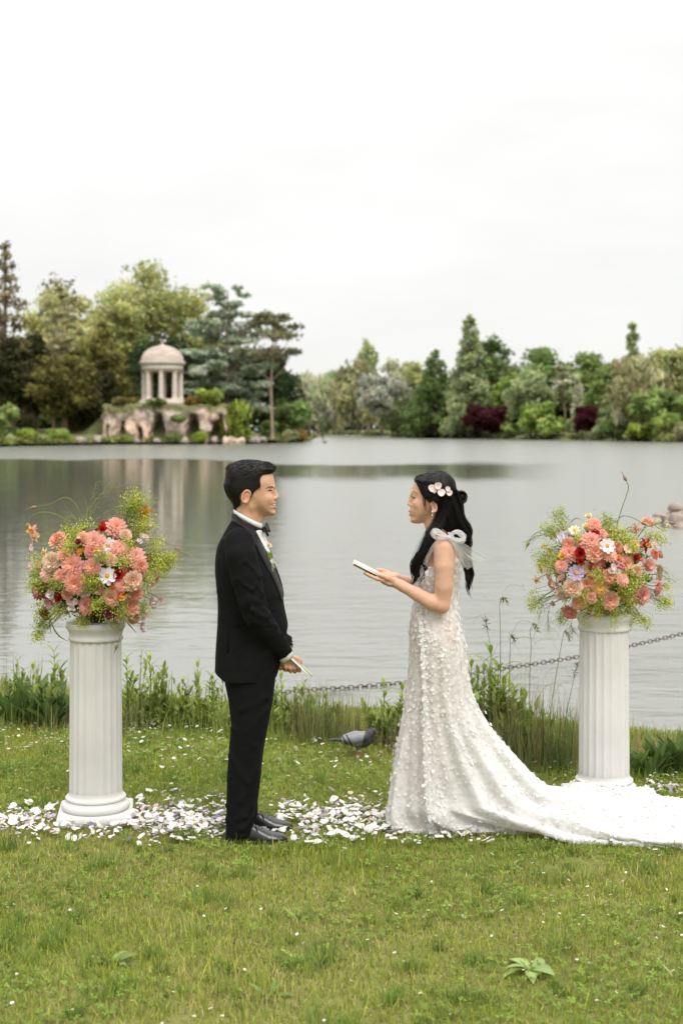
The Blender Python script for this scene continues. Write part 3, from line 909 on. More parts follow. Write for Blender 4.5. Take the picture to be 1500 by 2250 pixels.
for px in (236, 262, 285, 300, 322, 395, 452, 466):
    X = (px - CX) * 203 / FPX
    fl.cap((X, 203.6, 3.8), (X + rs.normal() * .3, 203.3, -0.6), .42, .6, 0.25)
for i in range(26):
    X = rs.uniform(GL - 1.5, GRt + 2.5)
    fl.ell((X, rs.uniform(202.5, 204), rs.uniform(-.3, .3)), rs.uniform(.4, .9, 3), 0.2)
for (X, z0, z1, w) in CAVES:
    fl.cap((X, 203.6, z0 - .4), (X + rs.normal() * .2, 203.6, z1), w * 1.25, w * 0.6, 0.2, 'cut', (1, 5.5, 1))
V, F = fl.mesh(1)
nn = np.stack([fbm(V + 9 * k, 0.9, 3) for k in range(3)], -1)
V = V + 0.42 * nn + 0.5 * (np.abs(vnoise(V * np.array([1.3, 1, .35]), 1.1)) - .3)[:, None] * np.array([0, 1.0, 0]) + 0.26 * np.stack([vnoise(V * np.array([1, 1, .45]) + 5 * k, 1.9) for k in range(3)], -1)
cc = np.array([0.50, 0.385, 0.315]) * (1 + 0.5 * fbm(V + 40, 0.8, 3))[:, None] + np.array([0.10, 0.03, 0.0]) * vnoise(V + 3, 0.6)[:, None]
moss = np.clip((V[:, 2] - 3.9 + 0.8 * vnoise(V, 0.7)) * 1.1, 0, 1)[:, None]
cc = cc * (1 - moss) + moss * np.array([0.15, 0.15, 0.06])
m_tufa = mat('tufa_rock', (1, 1, 1), 0.95, var=0.35, vscale=1.5, bump=0.8, bscale=2.5, attr=True, bdist=0.15)
tag(build('rock_grotto', V, F, m_tufa, smooth=False, col=np.clip(cc, .02, .8)), 'rugged pinkish rock grotto with dark cave mouths below the temple', 'grotto')
GB = [(460, 205, 852, 66, 'lime', 'bright lime green bush on top of the grotto right of the temple'), (516, 206, 880, 72, 'lime', 'bright weeping bush hanging at the right end of the grotto'),
      (392, 201.5, 915, 40, 'mid', 'green climber hanging over the middle of the grotto'), (345, 204, 877, 60, 'mid', 'low green plants on the grotto top before the temple'),
      (272, 205, 874, 70, 'olive', 'low olive plants on the left shoulder of the grotto'), (424, 205, 872, 40, 'rust', 'small rusty bush just right of the temple foot'),
      (440, 201.5, 950, 36, 'lime', 'small bright bush at the water before the caves'), (270, 201, 958, 70, 'bright', 'low fresh shrub at the water before the grotto left half'),
      (385, 201, 955, 60, 'mid', 'low shrub at the water below the grotto middle'), (535, 206, 935, 40, 'lime', 'little bright shrub at the foot of the weeping bush')]
for i, (px, Y, top, w, c, lab) in enumerate(GB):
    zb = CZ - (890 - HOR) * Y / FPX if top < 880 and px < 500 else (CZ - (925 - HOR) * Y / FPX if px == 392 else 0.0)
    T('grotto_bush', lab, px, Y, top, w, 'willow' if px == 516 else 'shrub', c, seed=90 + i, leaves=1500, cat='bush', group='bushes round the grotto', zbase=zb)
m_rock = mat('shore_rock', (0.30, 0.245, 0.21), 0.9, var=0.35, vscale=2.5, bump=0.6, bscale=6, bdist=0.05)
def rock(name, label, c, r, seed, group=None, m=None, flat=0.7):
    rg = np.random.RandomState(seed)
    n = 14
    u, v = np.meshgrid(np.linspace(0, 2 * math.pi, 18, endpoint=False), np.linspace(0.02, math.pi - .02, n))
    d = np.stack([np.sin(v) * np.cos(u), np.sin(v) * np.sin(u), np.cos(v)], -1).reshape(-1, 3)
    k = 1 + 0.28 * vnoise(d + seed * 3.1, 1.3) + 0.12 * vnoise(d + seed, 3.0)
    for _ in range(7):                                # broken flat faces
        pn = rg.normal(size=3); pn /= np.linalg.norm(pn); lim = 0.62 + 0.3 * rg.rand()
        dp = d @ pn * k
        k = np.where(dp > lim, k * lim / np.maximum(dp, 1e-6), k)
    V = d * k[:, None] * np.array([1, rg.uniform(.7, 1), flat]) * r
    a = rg.rand() * 6.28
    V = V @ np.array([[math.cos(a), math.sin(a), 0], [-math.sin(a), math.cos(a), 0], [0, 0, 1]])
    o = build(name, V, grid_faces(18, n, True), m or m_rock, smooth=False, loc=tuple(c))
    tag(o, label, 'rock', group)
    return o
for i, (px, Y, r, lab) in enumerate([(548, 208, 0.9, 'pale rock on the island shore nearest the weeping bush'), (562, 209, 1.1, 'upright pale rock on the shore right of the grotto'), (577, 212, .8, 'small pale rock left of the pine trunk'),
                                     (470, 202, .8, 'rock at the water below the right hand cave'), (345, 199.5, .6, 'small rock in the water before the middle of the grotto'), (300, 198.5, .5, 'small rock in the water left of the grotto middle'),
                                     (178, 196, 1.0, 'grey rock on the shore under the olive evergreen'), (215, 199, .9, 'rock at the left foot of the grotto'), (55, 190, .7, 'lone pale rock on the far left shore'), (405, 200.5, .9, 'flat rock ledge at the water under the climber')]):
    X = (px - CX) * Y / FPX
    rock('shore_rock', lab, (X, Y, 0.15), r, 30 + i, 'rocks along the island shore')
# rocks in the water at the right
RW = [(1440, 1150, .17, 0, 'flat brown rock at the left end of the rock pile in the lake'), (1462, 1158, .15, .02, 'low brown rock at the front of the pile in the lake'), (1474, 1148, .24, .05, 'broad brown rock in the middle of the pile in the lake'),
      (1486, 1153, .22, .10, 'rounded rock lying under the topmost one of the pile'), (1484, 1140, .20, .32, 'topmost rounded rock of the pile in the lake'), (1500, 1146, .28, .14, 'big brown rock of the pile cut by the right edge'),
      (1496, 1160, .2, .0, 'low rock at the waterline by the right edge'), (1452, 1143, .19, .1, 'brown rock behind the left end of the pile'), (1520, 1150, .3, .1, 'brown rock of the pile just beyond the right edge'), (1545, 1150, .32, .1, 'brown rock at the hidden right end of the pile')]
for i, (px, py, r, dz, lab) in enumerate(RW):
    Y = groundY(min(max(py, 1148), 1160), WATER_Z)
    rock('lake_rock', lab, ((px - CX) * Y / FPX, Y, WATER_Z + 0.02 + dz), r * 1.05, 60 + i, 'rocks piled in the lake at the right', flat=0.72)
# ------------------------------------------------------------------ two fluted pedestals
m_plaster = mat('white_plaster', (0.57, 0.56, 0.54), 0.75, var=0.10, vscale=4, bump=0.25, bscale=180, bdist=0.002)
def flute(a, r, z):
    u = (a * 20 / (2 * math.pi)) % 1.0
    g = np.where(np.abs(u - 0.5) < 0.36, np.sqrt(np.maximum(1 - ((u - 0.5) / 0.36) ** 2, 0)), 0)
    return r - 0.0045 * g
def pedestal(px, py, label, rz):
    Y = groundY(py); X = (px - CX) * Y / FPX
    root = tag(empty('pedestal', (X, Y, 0.0), rz), label, 'pedestal', 'white fluted pedestals')
    V, F = box_vf((0, 0, 0.02), (0.352, 0.352, 0.055), 0, 0.006)
    obj('base_plate', mesh_data('base_plate', V, F, m_plaster, False), root)
    pr = [(0.158, 0.047)]
    for k in range(9):
        a = -math.pi / 2 + math.pi * k / 8
        pr.append((0.149 + 0.015 * math.cos(a), 0.066 + 0.018 * math.sin(a)))
    pr += [(0.146, 0.087), (0.146, 0.094)]
    for k in range(7):
        a = -math.pi / 2 + math.pi * k / 6
        pr.append((0.138 + 0.008 * math.cos(a), 0.104 + 0.010 * math.sin(a)))
    pr += [(0.134, 0.116), (0.130, 0.128), (0.129, 0.14)]
    V, F = lathe_vf(pr, 72)
    obj('base_moulding', mesh_data('base_moulding', V, F, m_plaster), root)
    pr = [(0.1275, 0.13)] + [(0.1275 - 0.004 * t, 0.13 + 0.745 * t) for t in np.linspace(0.02, 0.98, 14)] + [(0.1235, 0.875)]
    V, F = lathe_vf(pr, 240, rfun=flute)
    obj('shaft', mesh_data('shaft', V, F, m_plaster), root)
    pr = [(0.120, 0.866), (0.130, 0.868), (0.134, 0.876), (0.130, 0.884), (0.127, 0.890), (0.129, 0.902), (0.134, 0.914), (0.140, 0.924), (0.143, 0.928), (0.1435, 0.950), (0.140, 0.954), (0.0005, 0.954)]
    V, F = lathe_vf(pr, 72)
    obj('capital', mesh_data('capital', V, F, m_plaster), root)
    return root
ped_l = pedestal(211, 1797, 'white fluted column pedestal standing left of the man in black', R(7))
ped_r = pedestal(1326, 1757, 'white fluted column pedestal behind the long train of the dress', R(8))

# ------------------------------------------------------------------ shared for the two people
m_skin = mat('skin', (1, 1, 1), 0.55, attr=True, var=0.09, vscale=45, sss=0.10, spec=0.3, bump=0.12, bscale=420, bdist=0.001)
m_hair = mat('black_hair', (0.0085, 0.007, 0.0065), 0.5, var=0.4, vscale=90, spec=0.2, vstretch=(1, 1, 0.3))
m_lash = mat('dark_lash', (0.012, 0.009, 0.008), 0.6)
m_eye = mat('eye_dark', (0.02, 0.014, 0.012), 0.15)
m_teeth = mat('teeth', (0.78, 0.74, 0.68), 0.3)

def vnormals(V, Q):
    n = np.cross(V[Q[:, 2]] - V[Q[:, 0]], V[Q[:, 3]] - V[Q[:, 1]])
    N = np.zeros_like(V)
    for i in range(4): np.add.at(N, Q[:, i], n)
    return N / (np.linalg.norm(N, axis=1)[:, None] + 1e-12)

def surf_pt(fl, x, z, side=-1):
    """first point of the field's surface met coming from the given y side"""
    ix, iz = [int(round((v - fl.lo[d]) / fl.h)) for v, d in ((x, 0), (z, 2))]
    c = fl.f[np.clip(ix, 0, fl.n[0] - 1), :, np.clip(iz, 0, fl.n[2] - 1)]
    ys_ = fl.lo[1] + fl.h * np.arange(fl.n[1])
    k = np.argwhere(c < 0).ravel()
    if len(k) == 0: return np.array([x, ys_[fl.n[1] // 2], z])
    j = k[0] if side < 0 else k[-1]
    jn = j - 1 if side < 0 else j + 1
    t = c[j] / (c[j] - c[jn] + 1e-12)
    return np.array([x, ys_[j] + (ys_[jn] - ys_[j]) * t, z])

def smooth_where(V, Q, mask, it):
    for _ in range(it):
        S = np.zeros_like(V); c = np.zeros(len(V))
        for i in range(4):
            a, b = Q[:, i], Q[:, (i + 1) % 4]
            np.add.at(S, a, V[b]); np.add.at(c, a, 1); np.add.at(S, b, V[a]); np.add.at(c, b, 1)
        V = np.where(mask[:, None], S / np.maximum(c, 1)[:, None], V)
    return V

def comb(mb, V, n, cand, dirf, k, L0, L1, r0, seed, lift=.001, Rc=.085):
    """fine strands lying on a hair surface, following the direction field dirf(p)"""
    rr = np.random.RandomState(seed)
    t = np.array([0, .3, .65, 1.0])[:, None]
    for j in rr.choice(cand, k):
        p, nn_ = V[j], n[j]
        d = dirf(p) + .10 * rr.normal(size=3)
        d = d - nn_ * (d @ nn_); d /= np.linalg.norm(d) + 1e-9
        L_ = rr.uniform(L0, L1)
        pts = p + d * L_ * t + nn_ * (lift * rr.uniform(.3, 1.5) * np.sin(t * 3.1) - .0008 - (L_ * t) ** 2 / (2 * Rc))
        add_tube(mb, pts, r0 * rr.uniform(.7, 1.3) * np.array([.5, 1, .9, .2]), 3)

def near_col(V, C, pts, rad, col, soft=0.002):
    """tint vertices lying within rad of a polyline"""
    P_ = catmull(np.asarray(pts), 30)
    lo, hi = P_.min(0) - .02, P_.max(0) + .02
    k = np.argwhere(((V > lo) & (V < hi)).all(1)).ravel()
    d = np.full(len(k), 9.0)
    for q in P_: d = np.minimum(d, np.linalg.norm(V[k] - q, axis=1))
    w = np.clip((rad - d) / soft + 0.5, 0, 1)[:, None]
    C[k] = C[k] * (1 - w) + np.asarray(col) * w

def ear(fl, c, s, wx, hz, tilt, fwd=1):
    """c centre on head side; s=-1 near side; wx,hz half sizes"""
    ct, st = math.cos(tilt), math.sin(tilt)
    def q(u, v, o=0.0):
        return np.array([c[0] - fwd * (u * ct - v * st), c[1] + s * o, c[2] + u * st + v * ct])
    fl.ell(q(0, 0, 0.002), (wx * .95, .006, hz * .95), 0.006)
    rim = [q(wx * math.cos(a), hz * math.sin(a), 0.008 + 0.003 * math.cos(a)) for a in np.linspace(-1.9, 2.7, 14)]
    fl.chain(rim, [0.0042] * 14, 0.003)
    fl.ell(q(-.1 * wx, -.15 * hz, 0.011), (wx * .45, .008, hz * .42), 0.003, 'cut')
    fl.ell(q(0.1 * wx, .45 * hz, 0.012), (wx * .4, .006, hz * .2), 0.003, 'cut')
    fl.ell(q(-.2 * wx, -.85 * hz, 0.004), (wx * .5, .007, hz * .28), 0.004)

def ribbon(pts, width_vec, nacross=2):
    pts = np.asarray(pts); w = np.asarray(width_vec)
    V = np.stack([pts - w / 2, pts + w / 2], 1).reshape(-1, 3)
    return V, grid_faces(2, len(pts))

def solid(o, th, off=0.0):
    m = o.modifiers.new('thickness', 'SOLIDIFY'); m.thickness = th; m.offset = off
    return o

# ------------------------------------------------------------------ the man in the black dinner suit
GY0 = 6.61
def gp(px, py, dy=0.0): return P(px, py, GY0 + dy)
def gxz(pts): return np.array([P(a, b, GY0)[[0, 2]] for a, b in pts])
def gz(py): return P(0, py, GY0)[2]
groom = tag(empty('person', (P(540, 1840, GY0)[0], GY0, 0.0)), 'smiling man in black dinner suit and bow tie holding a small booklet', 'person')

fl = Field((-0.575, GY0 - 0.27, 0.55), (-0.165, GY0 + 0.27, 1.735), 0.0034)
face = closed_curve(gxz([(598, 1042), (602, 1053), (603.3, 1064), (601.8, 1073), (601.5, 1082), (602.5, 1092), (603.5, 1100), (605, 1105), (603, 1110), (604.5, 1114.5), (602.5, 1119), (605.5, 1126),
                         (602, 1132), (592, 1135), (577, 1133), (562, 1126), (548, 1116), (530, 1110), (515, 1098), (504, 1080), (500, 1062), (503, 1042), (515, 1028), (540, 1020), (570, 1022), (588, 1030)]), 200)
pil = Pillow(face, 0.072, [gz(p) for p in (1010, 1030, 1060, 1085, 1100, 1112, 1122, 1130, 1136)], [.055, .072, .0765, .0735, .071, .065, .055, .044, .036], GY0)
fl.put(pil, *pil.bbox(), k=0.01)
fl.cap(gp(546, 1100), gp(541, 1175), 0.056, 0.062, 0.015)                  # neck
fl.cap(gp(574, 1140), gp(571, 1146), 0.010, 0.010, 0.02)                    # throat
fl.cap(gp(600.5, 1071), gp(606.5, 1090), 0.0085, 0.0115, 0.007)               # nose
fl.ell(gp(607.5, 1092), (.0085, .0110, .0085), 0.006)
for s in (-1, 1):
    fl.ell(gp(604, 1095, s * .0125), (.010, .0072, .0075), 0.005)
    fl.ell(gp(606.5, 1098.6, s * .006), (.004, .003, .003), 0.003, 'cut')
    fl.ell(gp(604.5, 1077, s * .034), (.008, .014, .008), 0.010, 'cut')      # eye socket
    fl.ell(gp(595.5, 1077.5, s * .031), (.0125, .0125, .0115), 0.004)        # lids
    fl.cap(gp(602, 1069.5, s * .012), gp(593, 1069.5, s * .044), .006, .005, .012)   # brow ridge
    fl.ell(gp(587, 1095, s * .040), (.020, .019, .017), 0.022)               # smiling cheek
    fl.ell(gp(553, 1112, s * .050), (.016, .016, .020), 0.02)               # jaw angle
fl.ell(gp(600.5, 1109.3), (.017, .0265, .0052), 0.003, 'cut')
ul = [[gp(593.5, 1106.8, s * .029), gp(601.5, 1105.2, s * .016), gp(605.8, 1105.2, s * .004), gp(605.8, 1105.2, 0)] for s in (-1, 1)]
ll = [[gp(593.8, 1108.5, s * .029), gp(601.3, 1113.5, s * .016), gp(605, 1114.6, s * .004), gp(605, 1114.6, 0)] for s in (-1, 1)]
for a in ul: fl.chain(a, [.0022, .0036, .0038, .0038], .003)
for a in ll: fl.chain(a, [.0022, .0042, .0048, .0048], .003)
for s in (-1, 1):
    ear(fl, gp(541.5, 1091, s * .076), s, .019, .029, R(14))
# hidden frame inside the clothes
for s in (-1, 1):
    fl.chain([gp(538, 1185, 0), gp(534, 1198, s * .14), gp(550, 1330, s * .19), gp(565, 1360, s * .18), gp(598, 1400, s * .12)], [.06, .045, .042, .036, .034], .03)
    fl.chain([gp(545, 1480, s * .08), gp(542, 1520, s * .09)], [.07, .06], .03)
fl.chain([gp(541, 1175), gp(545, 1260), gp(552, 1380), gp(548, 1480)], [.06, .08, .09, .08], .03)
# right hand (nearer): wrist, back of hand, four curled fingers, thumb on the booklet
hd = -0.062
fl.chain([gp(598, 1400, -.125), gp(618, 1434, -.085), gp(626, 1443, hd)], [.032, .027, .025], .012)
fl.cap(gp(627, 1445, hd), gp(650, 1455, hd + .005), .0225, .0205, .012, sq=(1, .8, 1))
fl.cap(gp(626, 1455, hd + .004), gp(640, 1462, hd + .006), .021, .020, .012, sq=(1, .75, 1))
fing = [(627, 1464, .0086), (636.5, 1466, .0098), (646, 1466, .0102), (655.5, 1463, .0100)]
for i, (fx, fy, r) in enumerate(fing):
    fl.chain([gp(fx - 1, fy - 8, hd - .004), gp(fx + 1, fy + 2, hd - .010), gp(fx + 2.0, fy + 8.5 + .7 * i, hd + .006), gp(fx + 1, fy + 8, hd + .028), gp(fx - 1, fy + 1, hd + .036)],
             [r, r * .98, r * .9, r * .86, r * .8], .0028)
fl.chain([gp(640, 1444, hd), gp(651, 1446.5, hd - .006), gp(657.5, 1451, hd - .002), gp(661, 1456.5, hd + .006)], [.012, .0112, .0098, .0086], .004)
# left hand (farther), closed round the right wrist side
ld = 0.005
fl.chain([gp(598, 1400, .12), gp(620, 1428, .05), gp(626, 1440, ld + .01)], [.032, .027, .025], .012)
fl.cap(gp(624, 1448, ld), gp(642, 1458, ld - .004), .024, .021, .012)
for i in range(4):
    fx, fy = 616 + 8.5 * i, 1461 + 1.2 * i
    fl.chain([gp(fx + 2, fy - 4, ld), gp(fx, fy + 6, ld - .016), gp(fx, fy + 9, ld - .03)], [.0095, .009, .0082], .003)
V, F = fl.mesh(1)
V = smooth_where(V, F, (V[:, 0] > gp(556, 0)[0]) & (V[:, 0] < gp(592, 0)[0]) & (V[:, 2] < gz(1083)) & (V[:, 2] > gz(1150)), 14)
C = np.tile(np.array([0.54, 0.31, 0.20]), (len(V), 1)) * (1 + 0.05 * vnoise(V, 30))[:, None]
nv = vnormals(V, F)
for s in (-1, 1):
    near_col(V, C, [gp(588, 1092, s * .052), gp(596, 1090, s * .045)], .016, (0.60, 0.325, 0.24), .02)
    near_col(V, C, [gp(541, 1080, s * .083), gp(541, 1102, s * .083)], .017, (0.58, 0.29, 0.19), .02)
for a in ul: near_col(V, C, a, .0045, (0.42, 0.17, 0.14), .003)
for a in ll: near_col(V, C, a, .0055, (0.50, 0.20, 0.16), .003)
near_col(V, C, [gp(630, 1472, hd), gp(657, 1472, hd)], .016, (0.55, 0.29, 0.20), .01)
gbody = build('body', V, F, m_skin, groom, col=C)
# face details
mb = MB()
for s in (-1, 1):
    q = [surf_pt(fl, *gp(a, b)[[0, 2]], s) for a, b in ((599.2, 1077.2), (596.5, 1075.6), (593, 1075.9), (589.8, 1078))]
    q = [p + np.array([0, s * .0006, 0]) for p in q]
    add_tube(mb, catmull(q, 9), [.0008, .0015, .0019, .0019, .0018, .0016, .0013, .001, .0006], 6)
mb.build('eyelash', m_lash, groom)
mb = MB()
for s in (-1, 1):
    q = [surf_pt(fl, *gp(a, b)[[0, 2]], s) for a, b in ((597.5, 1077.6), (595, 1077), (592, 1077.6))]
    add_tube(mb, catmull(q, 5), [.0007, .0016, .002, .0016, .0007], 6)
mb.build('eye', m_eye, groom)
mb = MB()
for s in (-1, 1):
    q = [surf_pt(fl, *gp(a, b)[[0, 2]], s) for a, b in ((601.0, 1070.2), (597, 1068.6), (592, 1069.2), (585.5, 1073))]
    add_tube(mb, catmull(q, 9), [.0016, .0026, .0030, .0032, .0030, .0027, .0022, .0016, .0008], 6, flat=.8)
mb.build('eyebrow', m_hair, groom)
mb = MB()
arc = [gp(594.5, 1107.9, -.026), gp(600, 1108.6, -.019), gp(603.2, 1108.8, -.009), gp(604, 1108.8, 0), gp(603.2, 1108.8, .009), gp(600, 1108.6, .019), gp(594.5, 1107.9, .026)]
V, F = tube_vf(catmull(arc, 22), [.0034] * 22, 8); V[:, 2] = V[:, 2]
mb.add(V, F)
mb.build('teeth', m_teeth, groom)

# hair: skull-hugging cap with a swept quiff, plus loose strands
full = closed_curve(gxz([(596, 1042), (602.5, 1037), (604.5, 1029), (596, 1019.5), (580, 1014.5), (568, 1011.5), (551, 1010), (534, 1010.5), (518, 1015), (502, 1023), (496.5, 1035), (494.5, 1052), (492.5, 1067), (496.5, 1084), (507, 1101),
                         (518, 1118), (530, 1117), (552, 1112), (580, 1110), (594, 1085), (597, 1060)]), 160)
hp = Pillow(full, 0.062, [gz(p) for p in (1005, 1015, 1030, 1045, 1070, 1095, 1108, 1120)], [.066, .072, .080, .0835, .0835, .078, .068, .056], GY0)
side = closed_curve(gxz([(597, 1041.5), (604, 1039), (609, 1029), (598, 1012), (570, 1004), (530, 1004), (490, 1018), (485, 1060), (490, 1092), (512, 1126), (521, 1121), (529.5, 1108), (529, 1090), (533, 1080.5), (545, 1078), (552, 1081),
                         (556.5, 1087.5), (560, 1081), (566, 1074.5), (574.5, 1066.5), (573.5, 1054), (577, 1044), (587, 1041)]), 220)
hf = Field((-0.57, GY0 - 0.1, 1.49), (-0.29, GY0 + 0.1, 1.76), 0.003)
hf.put(hp, *hp.bbox(), k=0.004)
hf.put(lambda x, y, z: np.broadcast_to(poly_sd(side, x[:, 0, :], z[0])[:, None, :], (x.shape[0], y.shape[1], z.shape[2])), hf.lo, hf.lo + hf.h * hf.n, 0.005, 'clip')
V, F = hf.mesh(1)
n = vnormals(V, F)
st = vnoise(np.stack([V[:, 0] * 28 + V[:, 2] * 14, V[:, 1] * 230, (V[:, 2] - .4 * V[:, 0]) * 230], -1)) + 0.6 * vnoise(np.stack([V[:, 0] * 10, V[:, 1] * 90, (V[:, 2] - .4 * V[:, 0]) * 90], -1))
topw = np.clip((V[:, 2] - gz(1062)) / 0.05, 0.12, 1)
V = V + n * (0.0019 * st * topw)[:, None]
ghair = build('hair', V, F, m_hair, groom)
rg = np.random.RandomState(4)
mb = MB()
cand = np.argwhere((V[:, 2] > gz(1040)) & (n[:, 2] > .1) & (V[:, 0] > gp(522, 0)[0])).ravel()
for k in rg.choice(cand, 800):
    p, nn_ = V[k], n[k]
    fr = np.clip((p[0] - gp(520, 0)[0]) / .15, 0, 1)
    d = np.array([-0.95 + 0.35 * fr, 0.10 * rg.normal() + .1 * np.sign(p[1] - GY0), .10 + .55 * fr]) + .08 * rg.normal(size=3)
    d -= nn_ * (d @ nn_); d /= np.linalg.norm(d) + 1e-9
    L_ = rg.uniform(.02, .045)
    tt_ = np.array([0, .35, .7, 1.0])[:, None]
    pts = p + d * L_ * tt_ + nn_ * (.0012 * np.sin(tt_ * 3.1) - .001 - (L_ * tt_) ** 2 / .17)
    add_tube(mb, pts, [.0008, .0009, .0008, .0003], 4)
def gdir(p):
    h = np.clip((p[2] - gz(1062)) / .05, 0, 1)
    return np.array([-.75 + .2 * h, 0, -.75 + 1.15 * h])
comb(mb, V, n, np.arange(len(V)), gdir, 3800, .014, .034, .00055, 5, .0016)
mb.build('hair_strands', m_hair, ghair)

# clothes -------------------------------------------------------------------
m_suit = mat('black_wool', (0.0058, 0.0058, 0.0064), 0.9, var=0.25, vscale=220, bump=0.3, bscale=26, spec=0.12, bdist=0.012)
m_satin = mat('black_satin', (0.007, 0.006, 0.006), 0.48, spec=0.22, bump=0.1, bscale=60)
m_shirt = mat('white_shirt', (0.68, 0.68, 0.68), 0.7, bump=0.15, bscale=90)
m_leather = mat('black_leather', (0.008, 0.008, 0.009), 0.26, spec=0.55, var=0.3, vscale=30, bump=0.10, bscale=30, coat=0.1)
jk = closed_curve(gxz([(517, 1123), (509, 1143), (492, 1172), (478, 1201), (473.2, 1239), (475, 1280), (478.8, 1328), (477.6, 1376), (474.5, 1424), (472, 1472), (470, 1530), (499, 1545), (550, 1550), (590, 1535), (607, 1490),
                       (618, 1445), (627, 1402), (632, 1378), (631, 1364), (624, 1330), (622, 1314), (622.5, 1302), (617, 1283), (606, 1252), (594, 1222), (581, 1195), (570, 1172), (557, 1148), (538, 1133)]), 260)
jp = Pillow(jk, 0.125, [gz(p) for p in (1120, 1135, 1150, 1165, 1180, 1200, 1250, 1320, 1370, 1420, 1490)], [.075, .095, .125, .160, .185, .198, .200, .180, .172, .180, .192], GY0)
jf = Field((-0.60, GY0 - 0.30, 0.60), (-0.20, GY0 + 0.30, 1.53), 0.0050)
jf.put(jp, *jp.bbox(), k=0.004)
jf.put(lambda x, y, z: z * 0 + x * 0 + y * 0 + (gz(1487) - z) + 0.42 * np.clip(gp(503, 0)[0] - x, 0, 1), (-.6, GY0 - .3, .6), (-.2, GY0 + .3, .79), 0.004, 'clip')
for s in (-1, 1):
    if s < 0:
        A = [(526, 1192, -.165), (531, 1225, -.205), (541, 1268, -.215), (553, 1320, -.222), (564, 1353, -.215), (583, 1380, -.185), (606, 1412, -.125), (624.5, 1435.5, -.082)]
    else:
        A = [(526, 1192, .165), (531, 1225, .205), (541, 1268, .215), (551, 1320, .215), (562, 1350, .195), (585, 1375, .15), (610, 1402, .085), (626, 1418, .035)]
    rad = [.068, .0705, .068, .060, .058, .054, .047, .0405]
    jf.chain([gp(*a) for a in A], rad, .010)
    # creases round the elbow and along the sleeve
    rr = np.random.RandomState(8 + s)
    for (i, t, w) in ((3, .0, .011), (3, .5, .013), (4, .1, .012), (4, .6, .010), (5, .3, .009), (2, .4, .009), (1, .7, .008), (6, .3, .007)):
        c0 = gp(*A[i]) * (1 - t) + gp(*A[i + 1]) * t
        ax = gp(*A[i + 1]) - gp(*A[i]); ax /= np.linalg.norm(ax)
        u = np.cross(ax, [0, 1.0, 0]); u /= np.linalg.norm(u)
        ring = [c0 + (rad[i] * .99) * (u * math.cos(a) + np.array([0, s, 0]) * math.sin(a)) + ax * .05 * math.sin(a * 1.3 + rr.rand() * 3) for a in np.linspace(-.6 + rr.rand(), 2.0 + rr.rand(), 7)]
        jf.chain(ring, w * np.array([.4, .9, 1, 1, 1, .8, .3]) * .45, .012)
    # open cuff end
    jf.cap(gp(A[-1][0] + 2.5, A[-1][1] + 3.5, A[-1][2]), gp(A[-1][0] + 16, A[-1][1] + 22, A[-1][2] + .0), .034, .05, .003, 'cut')
# armhole seams, back vent and soft drag lines
jf.chain([gp(547, 1171, -.155), gp(561, 1190, -.178), gp(569, 1225, -.172), gp(572, 1262, -.165)], [.006, .007, .007, .005], .004, 'cut')
jf.chain([gp(504, 1372, -.155), gp(502, 1430, -.152), gp(501, 1490, -.150)], [.0045, .006, .007], .003, 'cut')
for (a, b, w) in (((483, 1235, -.10), (500, 1300, -.15), .012), ((482, 1300, -.08), (520, 1372, -.165), .012), ((598, 1322, -.10), (560, 1392, -.165), .010), ((606, 1345, -.09), (575, 1420, -.160), .010), ((590, 1432, -.145), (540, 1470, -.178), .009), ((490, 1190, -.10), (488, 1250, -.12), .010)):
    jf.cap(gp(*a), gp(*b), w, w * .5, .02)
V, F = jf.mesh(1)
n = vnormals(V, F)
V = V + n * (0.0022 * fbm(V, 14, 2))[:, None]
jacket = build('jacket', V, F, m_suit, groom)
def on_jacket(px, py, off=0.004, side=-1):
    x, z = gp(px, py)[[0, 2]]
    h = jp.halfwidth(x, z)
    return np.array([x, GY0 + side * (h + off), z])
outer = catmull([(508, 1143), (520, 1147), (536, 1154), (552, 1166), (562, 1184), (573, 1209), (588, 1240), (604, 1271), (615, 1300), (620, 1318)], 40)
inner = catmull([(519, 1127), (530, 1133), (547, 1145), (560, 1157), (571, 1176), (583, 1200), (597, 1228), (611, 1258), (620, 1288), (622.5, 1312)], 40)
for s, nm in ((-1, 'lapel'), (1, 'lapel')):
    rows = []
    for t in np.linspace(0, 1, 7):
        row = outer * (1 - t) + inner * t
        rows.append([on_jacket(a, b, 0.005 + 0.004 * math.sin(t * 3.1), s) for a, b in row])
    V = np.array(rows).reshape(-1, 3)
    solid(build(nm, V, grid_faces(40, 7), m_satin, groom), 0.004)
bt = []
for px, py in ((604, 1336), (590, 1350)):
    c = on_jacket(px, py, .004)
    bt.append(c)
V, F = lathe_vf([(0.001, .003), (.006, .003), (.0075, .0015), (.0075, 0)], 12)
b0 = V @ np.array([[1, 0, 0], [0, 0, 1], [0, -1, 0]]).T
build('button', b0 * np.array([1, -1, 1]) + bt[0] if False else b0 + bt[0], F, m_satin, groom)
